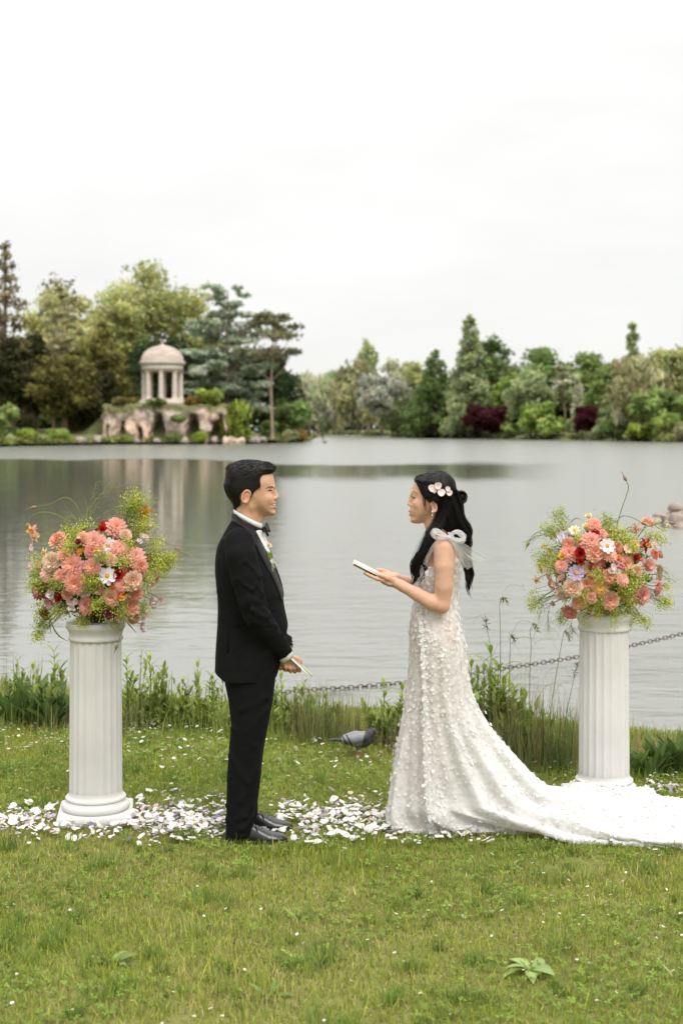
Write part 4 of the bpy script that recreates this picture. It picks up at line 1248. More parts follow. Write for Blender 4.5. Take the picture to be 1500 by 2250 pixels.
# shirt: bib, stand collar, cuffs
bib = closed_curve(gxz([(562, 1147), (575, 1164), (586, 1187), (592, 1202), (594, 1214), (586, 1216), (570, 1200), (552, 1160)]), 80)
bp_ = Pillow(bib, 0.030, [gz(p) for p in (1145, 1170, 1240)], [.050, .062, .060], GY0)
sf = Field((-0.48, GY0 - .09, 1.24), (-0.28, GY0 + .09, 1.53), 0.003)
sf.put(bp_, *bp_.bbox(), k=.003)
V, F = sf.mesh(1)
build('shirt_front', V, F, m_shirt, groom)
def collar_ring(back, front, rx_extra, ry, h, n_=48):
    rows = []
    for t, lift in ((0, 0), (.5, .0), (1, 0)):
        a = np.linspace(0, 2 * math.pi, n_, endpoint=False)
        cx = (back[0] + front[0]) / 2; rx = (front[0] - back[0]) / 2
        px = cx + rx * np.cos(a); py = (back[1] + front[1]) / 2 + (front[1] - back[1]) / 2 * np.cos(a)
        rows.append(np.stack([gp(0, 0)[0] * 0 + (px - CX) * GY0 / FPX, GY0 + ry * np.sin(a), CZ - (py - HOR) * GY0 / FPX + (t - .5) * h], -1))
    return np.concatenate(rows), grid_faces(n_, 3, True)
V, F = collar_ring((513.5, 1123.5), (575.5, 1156), 0, .0655, .023)
solid(build('shirt_collar', V, F, m_shirt, groom), .004)
V, F = collar_ring((510, 1133), (574, 1168), 0, .074, .030)
solid(build('collar_band', V, F, m_satin, groom), .005)
for (a, b, r, nm) in (((620, 1430, -.090), (629.5, 1442.5, -.072), .0365, 'shirt_cuff'), ((622, 1413, .045), (630.5, 1424, .025), .0365, 'shirt_cuff')):
    V, F = tube_vf(np.linspace(gp(*a), gp(*b), 4), [r, r * .99, r * .97, r * .95], 24, cap=False)
    solid(build(nm, V, F, m_shirt, groom), .003)
# bow tie
bf = Field((-.41, GY0 - .09, 1.36), (-.30, GY0 + .09, 1.50), .0025)
bf.ell(gp(580, 1163.5, 0), (.011, .012, .014), .003)
for s, dx, dz in ((-1, 2.5, 4.5), (1, 6, -5)):
    for k_, w in ((.012, .006), (.028, .013), (.046, .018), (.058, .017)):
        pass
    for u in np.linspace(-1, 1, 7):
        bf.cap(gp(581, 1163.5, s * .006), gp(583 + dx + u * 3.2, 1163.5 + dz + u * 8.5, s * .058), .0045, .0055, .004)
V, F = bf.mesh(1)
build('bow_tie', V, F, m_satin, groom)
# trousers
tf = Field((-0.575, GY0 - 0.22, 0.015), (-0.28, GY0 + 0.22, 0.90), 0.0052)
def leg_loft(tab, dyt):
    zz = np.array([P(0, t[0], GY0 + d)[2] for t, d in zip(tab, dyt)])
    cx = np.array([(P(t[1], 0, GY0 + d)[0] + P(t[2], 0, GY0 + d)[0]) / 2 for t, d in zip(tab, dyt)])
    rx = np.array([(P(t[2], 0, GY0 + d)[0] - P(t[1], 0, GY0 + d)[0]) / 2 for t, d in zip(tab, dyt)])
    ry = np.array([t[3] for t in tab]); cy = GY0 + np.array(dyt)
    o = np.argsort(zz)
    zz, cx, rx, ry, cy = [v[o] for v in (zz, cx, rx, ry, cy)]
    def fn(x, y, z):
        f_ = lambda v: np.interp(z.ravel(), zz, v)[None, None, :]
        CXx, RX, RY, CY = f_(cx), f_(rx), f_(ry), f_(cy)
        u, v = (x - CXx) / RX, (y - CY) / RY
        # front crease: slightly pointed section
        d = (np.abs(u) ** 2.1 + np.abs(v) ** 2.1) ** (1 / 2.1)
        e = (d - 1) * np.minimum(RX, RY)
        return np.maximum(e, np.maximum(zz[0] - z, z - zz[-1]))
    return fn
near = [(1400, 492, 606, .13), (1475, 492, 606, .13), (1500, 494, 604, .115), (1540, 502, 598, .100), (1592, 508, 588, .090), (1640, 503, 578, .082), (1712, 498, 571, .075), (1760, 497.5, 563.5, .072), (1806, 496.5, 557, .070), (1834, 497, 553, .069)]
far = [(1400, 496, 606, .13), (1475, 496, 606, .13), (1500, 500, 604, .115), (1540, 508, 599, .100), (1592, 514, 590, .090), (1640, 512, 580, .082), (1712, 509, 573, .075), (1760, 508, 566, .072), (1785, 508, 567, .070), (1804, 509, 563, .069)]
tf.put(leg_loft(near, [-.04, -.055, -.065, -.08, -.09, -.095, -.098, -.1, -.1, -.1]), tf.lo, tf.lo + tf.h * tf.n, .006)
tf.put(leg_loft(far, [.04, .055, .065, .08, .09, .095, .098, .1, .1, .1]), tf.lo, tf.lo + tf.h * tf.n, .006)
for (a, b, w) in (((590, 1530, -.15), (530, 1560, -.175), .010), ((585, 1560, -.15), (540, 1610, -.17), .010), ((510, 1600, -.15), (560, 1640, -.165), .009), ((505, 1660, -.15), (545, 1720, -.17), .010), ((560, 1690, -.14), (530, 1760, -.168), .010),
                  ((500, 1770, -.13), (540, 1795, -.168), .009), ((552, 1770, -.14), (525, 1800, -.165), .009), ((500, 1800, -.13), (535, 1820, -.165), .009), ((556, 1795, -.13), (528, 1822, -.165), .008)):
    tf.cap(gp(*a), gp(*b), w, w * .5, .022)
V, F = tf.mesh(1)
n = vnormals(V, F)
V = V + n * (0.003 * fbm(V * np.array([1, 1, .45]), 16, 2))[:, None]
build('trousers', V, F, m_suit, groom)
# shoes
def shoe(dy, px0, px1):
    Y = GY0 + dy
    x0, x1 = (px0 - CX) * Y / FPX, (px1 - CX) * Y / FPX
    L_ = x1 - x0
    ts = [0, .04, .12, .3, .45, .58, .70, .82, .92, .98, 1.0]
    hs = [.055, .070, .078, .084, .080, .064, .049, .041, .035, .026, .012]
    ws = [.012, .026, .033, .034, .037, .043, .046, .043, .032, .017, .004]
    def fn(x, y, z):
        t = (x.ravel() - x0) / L_
        H_ = np.interp(t, ts, hs)[:, None, None]; W_ = np.interp(t, ts, ws)[:, None, None]
        e = (np.abs((y - Y) / W_) ** 2.4 + np.abs((z - .012) / np.maximum(H_ - .012, .004)) ** 2.0) ** .45 - 1
        e = e * np.minimum(W_, H_)
        return np.maximum(np.maximum(e, 0.012 - z), np.maximum(x0 - x, x - x1))
    sf_ = Field((x0 - .02, Y - .06, 0), (x1 + .02, Y + .06, .11), .003)
    sf_.put(fn, (x0, Y - .05, 0), (x1, Y + .05, .1), .003)
    tx = x0 + .78 * L_
    sf_.chain([np.array([tx, Y + u, .012 + .047 * math.sqrt(max(0, 1 - (u / .047) ** 2))]) for u in np.linspace(-.044, .044, 9)], [.0022] * 9, .003, 'cut')      # toe-cap seam
    V, F = sf_.mesh(1)
    o = build('shoe', V, F, m_leather, groom)
    ou = []
    tt = np.linspace(0, 1, 28)
    w = np.interp(tt, ts, ws) + .0035
    ring = np.concatenate([np.stack([x0 + tt * L_, Y - w], -1), np.stack([x0 + tt[::-1] * L_, Y + w[::-1]], -1)])
    k = len(ring)
    V = np.concatenate([np.column_stack([ring, np.full(k, z)]) for z in (-.004, .010, .013)])
    F = grid_faces(k, 3, True)
    build('sole', V, [F, np.arange(2 * k, 3 * k)[None, :]], m_lash, o)
    mb = MB()
    for j in range(4):
        xx = x0 + (.44 + .045 * j) * L_; zt = np.interp(.44 + .045 * j, ts, hs) + .001
        add_tube(mb, np.array([[xx, Y - .018, zt - .009], [xx + .004, Y - .008, zt - .001], [xx + .004, Y + .008, zt - .001], [xx, Y + .018, zt - .009]]), [.0018] * 4, 6)
    add_tube(mb, catmull([[x0 + .47 * L_, Y - .006, .082], [x0 + .50 * L_, Y - .030, .080], [x0 + .53 * L_, Y - .040, .055], [x0 + .49 * L_, Y - .02, .075]], 10), [.0016] * 10, 5)
    mb.build('shoelace', m_lash, o)
shoe(-.100, 495, 632)
shoe(.105, 512, 643)

# boutonniere and booklet are things of their own
m_petalv = mat('petal_tinted', (1, 1, 1), 0.65, attr=True, trans=0.3, spec=0.2)
m_stem = mat('stem_green', (1, 1, 1), 0.6, attr=True, spec=0.3)
m_paper = mat('cream_paper', (0.50, 0.44, 0.31), 0.8, var=0.06, vscale=40)
m_page = mat('white_page', (0.80, 0.78, 0.73), 0.8)
def booklet(name, label, c, axis_long, axis_wide, L_, Wd, th):
    a = np.asarray(axis_long, float); a /= np.linalg.norm(a)
    b = np.asarray(axis_wide, float); b -= a * (a @ b); b /= np.linalg.norm(b)
    nrm = np.cross(a, b)
    root = tag(empty(name, tuple(c)), label, 'booklet')
    def slab(w0, w1, z0, z1, nm, mt, shrink=0.0, bend=0.0):
        us, vs = np.linspace(-L_ / 2 + shrink, L_ / 2 - shrink, 2), np.linspace(w0, w1, 9)
        top = np.array([[a * u + b * v + nrm * (z1 + bend * (v / Wd * 2) ** 2) for v in vs] for u in us])
        bot = np.array([[a * u + b * v + nrm * (z0 + bend * (v / Wd * 2) ** 2) for v in vs] for u in us])
        V = np.concatenate([top.reshape(-1, 3), bot.reshape(-1, 3)])
        F = [grid_faces(9, 2), grid_faces(9, 2)[:, ::-1] + 18]
        side_ = [[i, i + 1, i + 19, i + 18] for i in range(8)] + [[i + 10, i + 9, i + 27, i + 28] for i in range(8)] + [[0, 18, 27, 9], [8, 17, 35, 26]]
        F.append(np.array(side_))
        obj(nm, mesh_data(nm, V, F, mt, False), root)
    return root, slab
d = gp(686, 1486, hd) - gp(652, 1454, hd)
bk, slab = booklet('vow_booklet', 'closed cream booklet held low in the hand of the man in black', gp(662, 1464.5, hd + .012), d, (-.026, 1, -0.105), 0.128, .095, .012)
slab(-.0475, .0475, -.006, -.0042, 'cover', m_paper)
slab(-.0475, .0475, .0042, .006, 'cover', m_paper)
slab(-.046, .0455, -.0042, .0042, 'pages', m_page, .002)
# ------------------------------------------------------------------ the woman in the white wedding dress
BY0 = 6.70
def bp(px, py, dy=0.0): return P(px, py, BY0 + dy)
def bxz(pts): return np.array([P(a, b, BY0)[[0, 2]] for a, b in pts])
def bz(py): return P(0, py, BY0)[2]
bride = tag(empty('person', (P(930, 1835, BY0)[0], BY0, 0.0)), 'dark haired woman in long white floral wedding dress reading from an open booklet', 'person')

fl = Field((0.085, BY0 - 0.27, -0.01), (0.625, BY0 + 0.27, 1.69), 0.0036)
face = closed_curve(bxz([(913, 1056), (907, 1066), (904.5, 1077), (903.3, 1085), (903.5, 1092), (902.8, 1100), (902, 1108), (901, 1115), (899.2, 1121), (899.5, 1126.5), (899.8, 1131), (902, 1136), (900.5, 1142), (904, 1148.5),
                         (914, 1150.5), (927, 1149.5), (941, 1143), (953, 1132), (966, 1122), (980, 1110), (989, 1095), (993, 1075), (988, 1056), (974, 1045), (955, 1041), (932, 1044)]), 200)
pil = Pillow(face, 0.070, [bz(p) for p in (1038, 1055, 1080, 1100, 1115, 1127, 1138, 1146, 1152)], [.055, .068, .0715, .0690, .0655, .0585, .048, .039, .033], BY0)
fl.put(pil, *pil.bbox(), k=0.01)
fl.chain([bp(958, 1125), bp(956, 1155), bp(962, 1188)], [.048, .0455, .052], 0.015)
fl.cap(bp(903.3, 1087), bp(899.0, 1106), 0.0068, 0.0095, 0.007)
fl.ell(bp(898.8, 1108), (.0078, .0098, .0078), 0.006)
for s in (-1, 1):
    fl.ell(bp(902.8, 1110.5, s * .0115), (.0085, .0065, .0065), 0.005)
    fl.ell(bp(900.5, 1114, s * .0055), (.0035, .003, .0025), 0.003, 'cut')
    fl.ell(bp(902.5, 1092, s * .033), (.008, .013, .008), 0.009, 'cut')
    fl.ell(bp(910.5, 1093, s * .0295), (.0120, .0120, .0112), 0.004)
    fl.ell(bp(917, 1108, s * .040), (.020, .018, .018), 0.02)
    fl.cap(bp(905, 1081, s * .012), bp(914, 1083, s * .040), .0045, .004, .012)
ul = [[bp(906, 1126.3, s * .0225), bp(901.3, 1123.2, s * .011), bp(899.3, 1122.8, s * .003), bp(899.3, 1122.8, 0)] for s in (-1, 1)]
ll = [[bp(906, 1127.2, s * .0225), bp(902.0, 1130.4, s * .011), bp(900.3, 1130.8, s * .003), bp(900.3, 1130.8, 0)] for s in (-1, 1)]
for a in ul: fl.chain(a, [.0025, .0042, .0046, .0046], .003)
for a in ll: fl.chain(a, [.0025, .0046, .0052, .0052], .003)
fl.ell(bp(898, 1127), (.011, .013, .0016), 0.002, 'cut')
for s in (-1, 1):
    ear(fl, bp(952, 1113.5, s * .069), s, .0125, .0235, R(14), -1)
tor = closed_curve(bxz([(944, 1172), (935, 1195), (927, 1220), (917, 1242), (913, 1262), (916, 1290), (919, 1312), (912, 1350), (908, 1390), (912, 1430), (960, 1450), (1008, 1430), (1008, 1390), (999, 1350), (997, 1320), (1000, 1280), (1004, 1240), (1001, 1208), (988, 1184), (970, 1174)]), 160)
tp = Pillow(tor, 0.09, [bz(p) for p in (1172, 1185, 1200, 1225, 1260, 1315, 1390, 1450)], [.07, .105, .135, .140, .130, .110, .150, .14], BY0)
fl.put(tp, *tp.bbox(), k=0.02)
for s in (-1, 1):
    fl.cap(bp(962, 1180, s * .03), bp(974, 1202, s * .125), .038, .043, .025)            # trapezius to shoulder
    fl.cap(bp(938, 1192, s * .015), bp(968, 1189, s * .120), .010, .008, .012)           # collar bone
    fl.chain([bp(956, 1420, s * .060), bp(942, 1600, s * .052), bp(928, 1770, s * .040), bp(924, 1815, s * .035)], [.080, .050, .034, .030], .03)
    fl.chain([bp(926, 1826, s * .035), bp(908, 1830, s * .037), bp(893, 1836, s * .042)], [.027, .023, .014], .02)
    for j in range(4):
        fl.cap(bp(894, 1836, s * .042 + (j - 1.5) * .0125), bp(889 + abs(j - .6) * 1.2, 1838, s * .044 + (j - 1.5) * .013), .0080, .0070, .003)
# near (left) arm
fl.chain([bp(975, 1206, -.150), bp(975.5, 1245, -.168), bp(974.5, 1290, -.175), bp(971, 1331, -.172)], [.050, .0475, .0425, .0350], .008)
fl.chain([bp(971, 1332, -.178), bp(948, 1324, -.170), bp(914, 1304.5, -.140), bp(884, 1288, -.105), bp(866, 1279, -.085)], [.0350, .0365, .0315, .0255, .0235], .008)
# far arm
fl.chain([bp(972, 1204, .150), bp(970, 1250, .180), bp(965, 1322, .178)], [.047, .043, .035], .008)
fl.chain([bp(965, 1322, .178), bp(930, 1305, .14), bp(890, 1279, .08), bp(866, 1268, .055)], [.038, .037, .027, .0235], .014)
# hands lie open, palms up, under the booklet
def open_hand(wx, wy, dy, sgn, tipx, tipy):
    fl.cap(bp(wx, wy, dy), bp(wx - 17, wy - 4, dy - sgn * .004), .0235, .0215, .012, sq=(1, 1.25, .8))
    fl.cap(bp(wx - 12, wy + 2, dy), bp(wx - 22, wy - 3, dy), .018, .017, .012, sq=(1, 1.9, .75))
    for j in range(4):
        lat = dy + (j - 1.5) * .0185
        ln = (0.90, 1.0, .97, .80)[j if sgn < 0 else j]
        b0 = np.array([wx - 23, wy - 4.5]); tip = np.array([tipx, tipy])
        p1 = b0 + (tip - b0) * .40 * ln + np.array([0, 2.2]); p2 = b0 + (tip - b0) * .72 * ln + np.array([0, 1.6]); p3 = b0 + (tip - b0) * ln
        fl.chain([bp(*b0, lat), bp(*p1, lat * 1.0), bp(*p2, lat), bp(*p3, lat)], [.0098, .0090, .0082, .0070], .0028)
    # thumb along the page edge
    fl.chain([bp(wx - 4, wy - 4, dy + sgn * .022), bp(wx - 15, wy - 10, dy + sgn * .034), bp(wx - 26, wy - 14.5, dy + sgn * .034), bp(wx - 36, wy - 17, dy + sgn * .028)], [.0135, .0115, .0095, .0078], .005)
open_hand(866, 1280, -.082, -1, 801, 1259.5)
open_hand(866, 1268, .055, 1, 806, 1252)
V, F = fl.mesh(1)
V = smooth_where(V, F, (V[:, 0] > bp(912, 0)[0]) & (V[:, 0] < bp(935, 0)[0]) & (V[:, 2] > bz(1150)) & (V[:, 2] < bz(1098)), 8)
V = smooth_where(V, F, (V[:, 0] > bp(885, 0)[0]) & (V[:, 2] < bz(1160)) & (V[:, 2] > bz(1360)), 14)
C = np.tile(np.array([0.57, 0.335, 0.235]), (len(V), 1)) * (1 + 0.04 * vnoise(V, 30))[:, None]
for s in (-1, 1):
    near_col(V, C, [bp(912, 1106, s * .05), bp(922, 1103, s * .055)], .016, (0.60, 0.32, 0.245), .02)
    near_col(V, C, [bp(908, 1088, s * .038), bp(914, 1089, s * .042)], .006, (0.50, 0.29, 0.21), .006)
for a in ul + ll: near_col(V, C, a, .0052, (0.46, 0.17, 0.15), .003)
near_col(V, C, [bp(972, 1345, -.19), bp(960, 1340, -.2)], .03, (0.58, 0.32, 0.23), .03)
build('body', V, F, m_skin, bride, col=C)
mb = MB()
for s in (-1, 1):
    q = [surf_pt(fl, *bp(a, b)[[0, 2]], s) + np.array([0, s * .0006, 0]) for a, b in ((903.6, 1090.3), (906.5, 1091.2), (909.5, 1092.7), (912.5, 1095))]
    add_tube(mb, catmull(q, 9), [.0012, .002, .0023, .0022, .002, .0018, .0014, .001, .0006], 6)
    q = surf_pt(fl, *bp(904.3, 1090)[[0, 2]], s)
    add_tube(mb, catmull([q, q + np.array([-.006, s * .001, .001]), q + np.array([-.009, s * .002, .004])], 5), [.001, .001, .0008, .0006, .0003], 4)
mb.build('eyelash', m_lash, bride)
mb = MB()
for s in (-1, 1):
    q = [surf_pt(fl, *bp(a, b)[[0, 2]], s) for a, b in ((905, 1093), (907, 1093.4), (909, 1094.3))]
    add_tube(mb, catmull(q, 5), [.0008, .0018, .002, .0016, .0007], 6)
mb.build('eye', m_eye, bride)
m_brow = mat('brow_brown', (0.05, 0.028, 0.018), 0.7)
mb = MB()
for s in (-1, 1):
    q = [surf_pt(fl, *bp(a, b)[[0, 2]], s) for a, b in ((904.6, 1079.8), (908, 1079.2), (912, 1081), (917, 1085.5))]
    add_tube(mb, catmull(q, 8), [.0012, .002, .0022, .0022, .002, .0016, .001, .0005], 6, flat=.7)
mb.build('eyebrow', m_brow, bride)

# hair ----------------------------------------------------------------------
full = closed_curve(bxz([(911, 1062), (909.3, 1053), (915.6, 1046), (931, 1040.3), (946, 1036.2), (961, 1034), (977, 1037), (990, 1045.5), (998, 1057), (1002, 1073), (1003.5, 1095), (1006, 1120), (1006, 1145), (990, 1166), (968, 1168), (950, 1150), (935, 1125), (915, 1095)]), 160)
hp = Pillow(full, 0.062, [bz(p) for p in (1030, 1045, 1060, 1085, 1105, 1130, 1170)], [.066, .073, .0785, .0800, .0775, .070, .062], BY0)
side = closed_curve(bxz([(909, 1063), (904, 1050), (920, 1033), (960, 1024), (1000, 1034), (1016, 1070), (1016, 1120), (1012, 1178), (962, 1176), (951, 1158), (957, 1138), (964, 1120), (963.5, 1107), (953, 1103.5), (941, 1103), (933, 1095), (926, 1084.5), (922.5, 1072), (919.5, 1060), (914, 1061)]), 220)
hf = Field((0.32, BY0 - .1, 1.38), (0.58, BY0 + .1, 1.72), 0.003)
hf.put(hp, *hp.bbox(), k=.004)
hf.put(lambda x, y, z: np.broadcast_to(poly_sd(side, x[:, 0, :], z[0])[:, None, :], (x.shape[0], y.shape[1], z.shape[2])), hf.lo, hf.lo + hf.h * hf.n, .004, 'clip')
V, F = hf.mesh(1)
n = vnormals(V, F)
# combed back and slightly down towards the knot
st = vnoise(np.stack([V[:, 0] * 22, V[:, 1] * 200, (V[:, 2] + .42 * V[:, 0]) * 200], -1)) + .7 * vnoise(np.stack([V[:, 0] * 8, V[:, 1] * 80, (V[:, 2] + .42 * V[:, 0]) * 80], -1))
V = V + n * (.0017 * st)[:, None]
bhair = build('hair', V, F, m_hair, bride)
kn = bp(1008, 1090)
def bdir(p):
    d = kn - p; d[1] *= .2
    return d / (np.linalg.norm(d) + .02) if p[2] > bz(1105) else np.array([.35, 0, -1.0])
mb = MB()
comb(mb, V, n, np.arange(len(V)), bdir, 3200, .016, .038, .0006, 15, .0012)
mb.build('combed_strands', m_hair, bhair)
rg = np.random.RandomState(12)
def lock(mb, ctrl, clumps, per, width, r0, wave, waves, seed, depth=.012, l0=.8):
    """a hank of hair: wavy clumps of strands that draw together at their ends; ctrl (px, py, dy)"""
    rr = np.random.RandomState(seed)
    base = catmull(np.asarray(ctrl, float), 200)
    m_ = 20
    for c in range(clumps):
        o = np.clip(rr.normal(size=2), -1.7, 1.7); ph = rr.normal() * .55; wl = waves * rr.uniform(.9, 1.1); ln = rr.uniform(l0, 1.0); cu = rr.normal() * 3
        for k in range(per):
            q = rr.normal(size=2) * .38
            t = np.linspace(0, 1, m_)
            bpt = base[np.clip((t * ln * rr.uniform(.93, 1.0) * 199).astype(int), 0, 199)]
            prof = np.sin(np.clip(.25 + .75 * t, 0, 1) * math.pi) ** .6 * .8 + .25
            sp = width * prof
            gather = 1 - .75 * np.clip((t - .45) / .55, 0, 1)
            wv = wave * np.sin(t * wl * 6.28 + ph + .15 * q[0]) * np.clip(t * 2, 0, 1) + cu * np.clip((t - .8) / .2, 0, 1) ** 2
            x = bpt[:, 0] + sp * (o[0] * .5 + q[0] * .5 * gather) + wv
            y = bpt[:, 2] + depth * (o[1] * .6 + q[1] * .6 * gather)
            pts_ = np.array([bp(a, b, c2) for a, b, c2 in zip(x, bpt[:, 1], y)])
            add_tube(mb, pts_, r0 * rr.uniform(.7, 1.3) * np.interp(t, [0, .1, .6, 1], [.3, 1, .9, .15]), 3)
hv = Field((.30, BY0 - .17, 1.05), (.66, BY0 + .1, 1.66), .003)
hv.chain([bp(990, 1095, 0), bp(992, 1125, -.01), bp(1002, 1155, -.01), bp(1012, 1180, 0), bp(1016, 1210, .005), bp(1026, 1245, .005), bp(1028, 1270, .005), bp(1031, 1298, .005)], [.045, .044, .036, .024, .018, .018, .012, .003], .01)
hv.chain([bp(972, 1112, -.045), bp(978, 1135, -.045), bp(992, 1160, -.03)], [.028, .028, .022], .01)
hv.chain([bp(968, 1120, -.050), bp(962, 1145, -.060), bp(950, 1172, -.090), bp(938, 1198, -.108), bp(922, 1224, -.110), bp(915, 1245, -.106), bp(916, 1264, -.103), bp(907, 1282, -.10)], [.018, .019, .019, .020, .021, .018, .011, .003], .01)
V, F = hv.mesh(2)
n = vnormals(V, F)
st = vnoise(np.stack([V[:, 0] * 260, V[:, 1] * 200, V[:, 2] * 16], -1)) + .7 * vnoise(np.stack([V[:, 0] * 90, V[:, 1] * 80, V[:, 2] * 8], -1))
V = V + n * (.0028 * st)[:, None]
build('hair_mass', V, F, m_hair, bhair)
mb = MB()      # long wavy hair down the back
lock(mb, [(975, 1080, -.076), (984, 1105, -.070), (996, 1135, -.060), (1008, 1160, -.045), (1018, 1185, -.025), (1018, 1212, -.015), (1028, 1240, -.01), (1034, 1262, 0), (1026, 1290, 0), (1033, 1318, 0)], 26, 11, 15, .0011, 3.0, 2.3, 1)
lock(mb, [(994, 1075, -.05), (1004, 1105, -.035), (1008, 1130, -.03), (1020, 1155, -.015), (1024, 1178, 0), (1019, 1205, .01), (1022, 1235, .01), (1032, 1262, .01), (1028, 1296, .01)], 20, 11, 12, .0011, 3.2, 2.2, 2)
lock(mb, [(980, 1096, -.080), (980, 1118, -.078), (984, 1138, -.076), (994, 1156, -.060), (1012, 1175, -.03), (1022, 1200, -.02)], 14, 11, 11, .0011, 1.6, 1.2, 3)
mb.build('hair_lengths', m_hair, bhair)
mb = MB()      # lock falling over the front of the shoulder
lock(mb, [(982, 1098, -.080), (975, 1125, -.078), (962, 1150, -.082), (950, 1170, -.108), (940, 1192, -.126), (926, 1214, -.132), (912, 1234, -.128), (908, 1254, -.122), (912, 1272, -.118), (901, 1291, -.112)], 24, 12, 13, .0011, 2.6, 1.9, 4)
lock(mb, [(978, 1108, -.072), (966, 1140, -.074), (946, 1176, -.10), (932, 1206, -.115), (926, 1230, -.115), (934, 1250, -.112), (931, 1268, -.11), (918, 1286, -.11)], 12, 11, 8, .0011, 2.2, 1.6, 5)
mb.build('shoulder_lock', m_hair, bhair)
mb = MB()      # fine loose pieces round the face and over the ear
lock(mb, [(930, 1090, -.070), (931, 1104, -.072), (935, 1118, -.069), (941, 1131, -.064)], 3, 5, 3, .0007, .5, 1, 31)
lock(mb, [(913, 1056, -.045), (921, 1072, -.064), (929, 1089, -.074), (945, 1101, -.081), (972, 1103, -.083), (1000, 1094, -.05)], 8, 9, 4, .0009, .6, 1, 32)
lock(mb, [(938, 1056, -.068), (950, 1062, -.077), (966, 1073, -.082), (985, 1083, -.077), (1003, 1090, -.045)], 14, 9, 13, .0008, .8, 1, 33, .003)
lock(mb, [(958, 1128, -.078), (975, 1137, -.084), (1000, 1148, -.065), (1020, 1168, -.03), (1026, 1190, -.02)], 3, 6, 4, .0008, 1.5, 1.5, 34)
mb.build('loose_strands', m_hair, bhair)
mb = MB()      # low knot of coiled hair
cb = bp(1013.5, 1092, 0)
for i in range(90):
    ph, tl = rg.rand() * 6.28, rg.normal() * .5
    rr_ = .0225 * rg.uniform(.65, 1.08)
    a = np.linspace(0, 3.6, 18) + ph
    u = np.stack([np.cos(a) * rr_, np.sin(a) * rr_ * math.sin(tl) + rg.normal() * .009, np.sin(a) * rr_ * 1.18], -1)
    add_tube(mb, cb + u, .0032 * np.sin(np.linspace(.3, 2.9, 18)), 6)
V, F = lathe_vf([(.002, -.024), (.014, -.019), (.0205, -.006), (.0205, .008), (.013, .020), (.002, .024)], 16)
mb.add(V + cb, F)
mb.build('hair_knot', m_hair, bhair)
# blossoms pinned in the hair
m_blush = mat('blush_petal', (0.80, 0.67, 0.64), 0.6, trans=0.2)
def cup(rad, depth, n_=12, m_=5):
    V = [[0, 0, 0]]
    for j in range(1, m_ + 1):
        r_ = rad * j / m_
        for i in range(n_):
            a = 2 * math.pi * i / n_
            k = 1 + .08 * math.sin(3 * a) * j / m_
            V.append([r_ * k * math.cos(a), r_ * k * math.sin(a), depth * (j / m_) ** 2 + .12 * depth * math.sin(5 * a) * (j / m_)])
    F = [[0, 1 + i, 1 + (i + 1) % n_] for i in range(n_)]
    Q = [[1 + j * n_ + i, 1 + (j + 1) * n_ + i, 1 + (j + 1) * n_ + (i + 1) % n_, 1 + j * n_ + (i + 1) % n_] for j in range(m_ - 1) for i in range(n_)]
    return np.array(V, float), [np.array(F), np.array(Q)]
def frame(nrm, up=(0, 0, 1)):
    n_ = np.asarray(nrm, float); n_ = n_ / np.linalg.norm(n_)
    u = np.cross(up, n_)
    if np.linalg.norm(u) < 1e-4: u = np.array([1.0, 0, 0])
    u /= np.linalg.norm(u)
    return np.stack([u, np.cross(n_, u), n_], 1)
for i, (px, py, r_) in enumerate([(945.5, 1071.5, .0180), (958.5, 1066, .0172), (951, 1077, .010), (966, 1081, .0185), (979, 1073, .0125), (983, 1081, .0145)]):
    s0 = surf_pt(hf, *bp(px, py)[[0, 2]], -1)
    V, F = cup(r_, .006)
    Rm = frame((rg.normal() * .18, -1, .2 + rg.normal() * .15))
    solid(build('hair_blossom', V @ Rm.T + s0 + np.array([0, -.011 - .003 * (i % 2), 0]), F, m_blush, bride), .0012)
m_silver = mat('silver', (0.80, 0.78, 0.76), 0.22, metal=0.9)
mb = MB()
e0 = surf_pt(fl, *bp(947.5, 1122)[[0, 2]], -1) + np.array([0, -.004, 0])
for i in range(5):
    a = i * 1.257
    V, F = lathe_vf([(.0005, -.003), (.0026, -.001), (.0026, .001), (.0005, .003)], 8)
    mb.add(V + e0 + np.array([.0035 * math.cos(a), 0, .0035 * math.sin(a)]), F)
add_tube(mb, np.array([e0 + [0, 0, -.004], e0 + [-.001, 0, -.012]]), [.0008, .0008], 5)
V, F = lathe_vf([(.0004, .005), (.002, .002), (.0034, -.002), (.002, -.0055), (.0004, -.0065)], 10)
mb.add(V + e0 + np.array([-.001, 0, -.017]), F)
mb.build('earring', m_silver, bride)

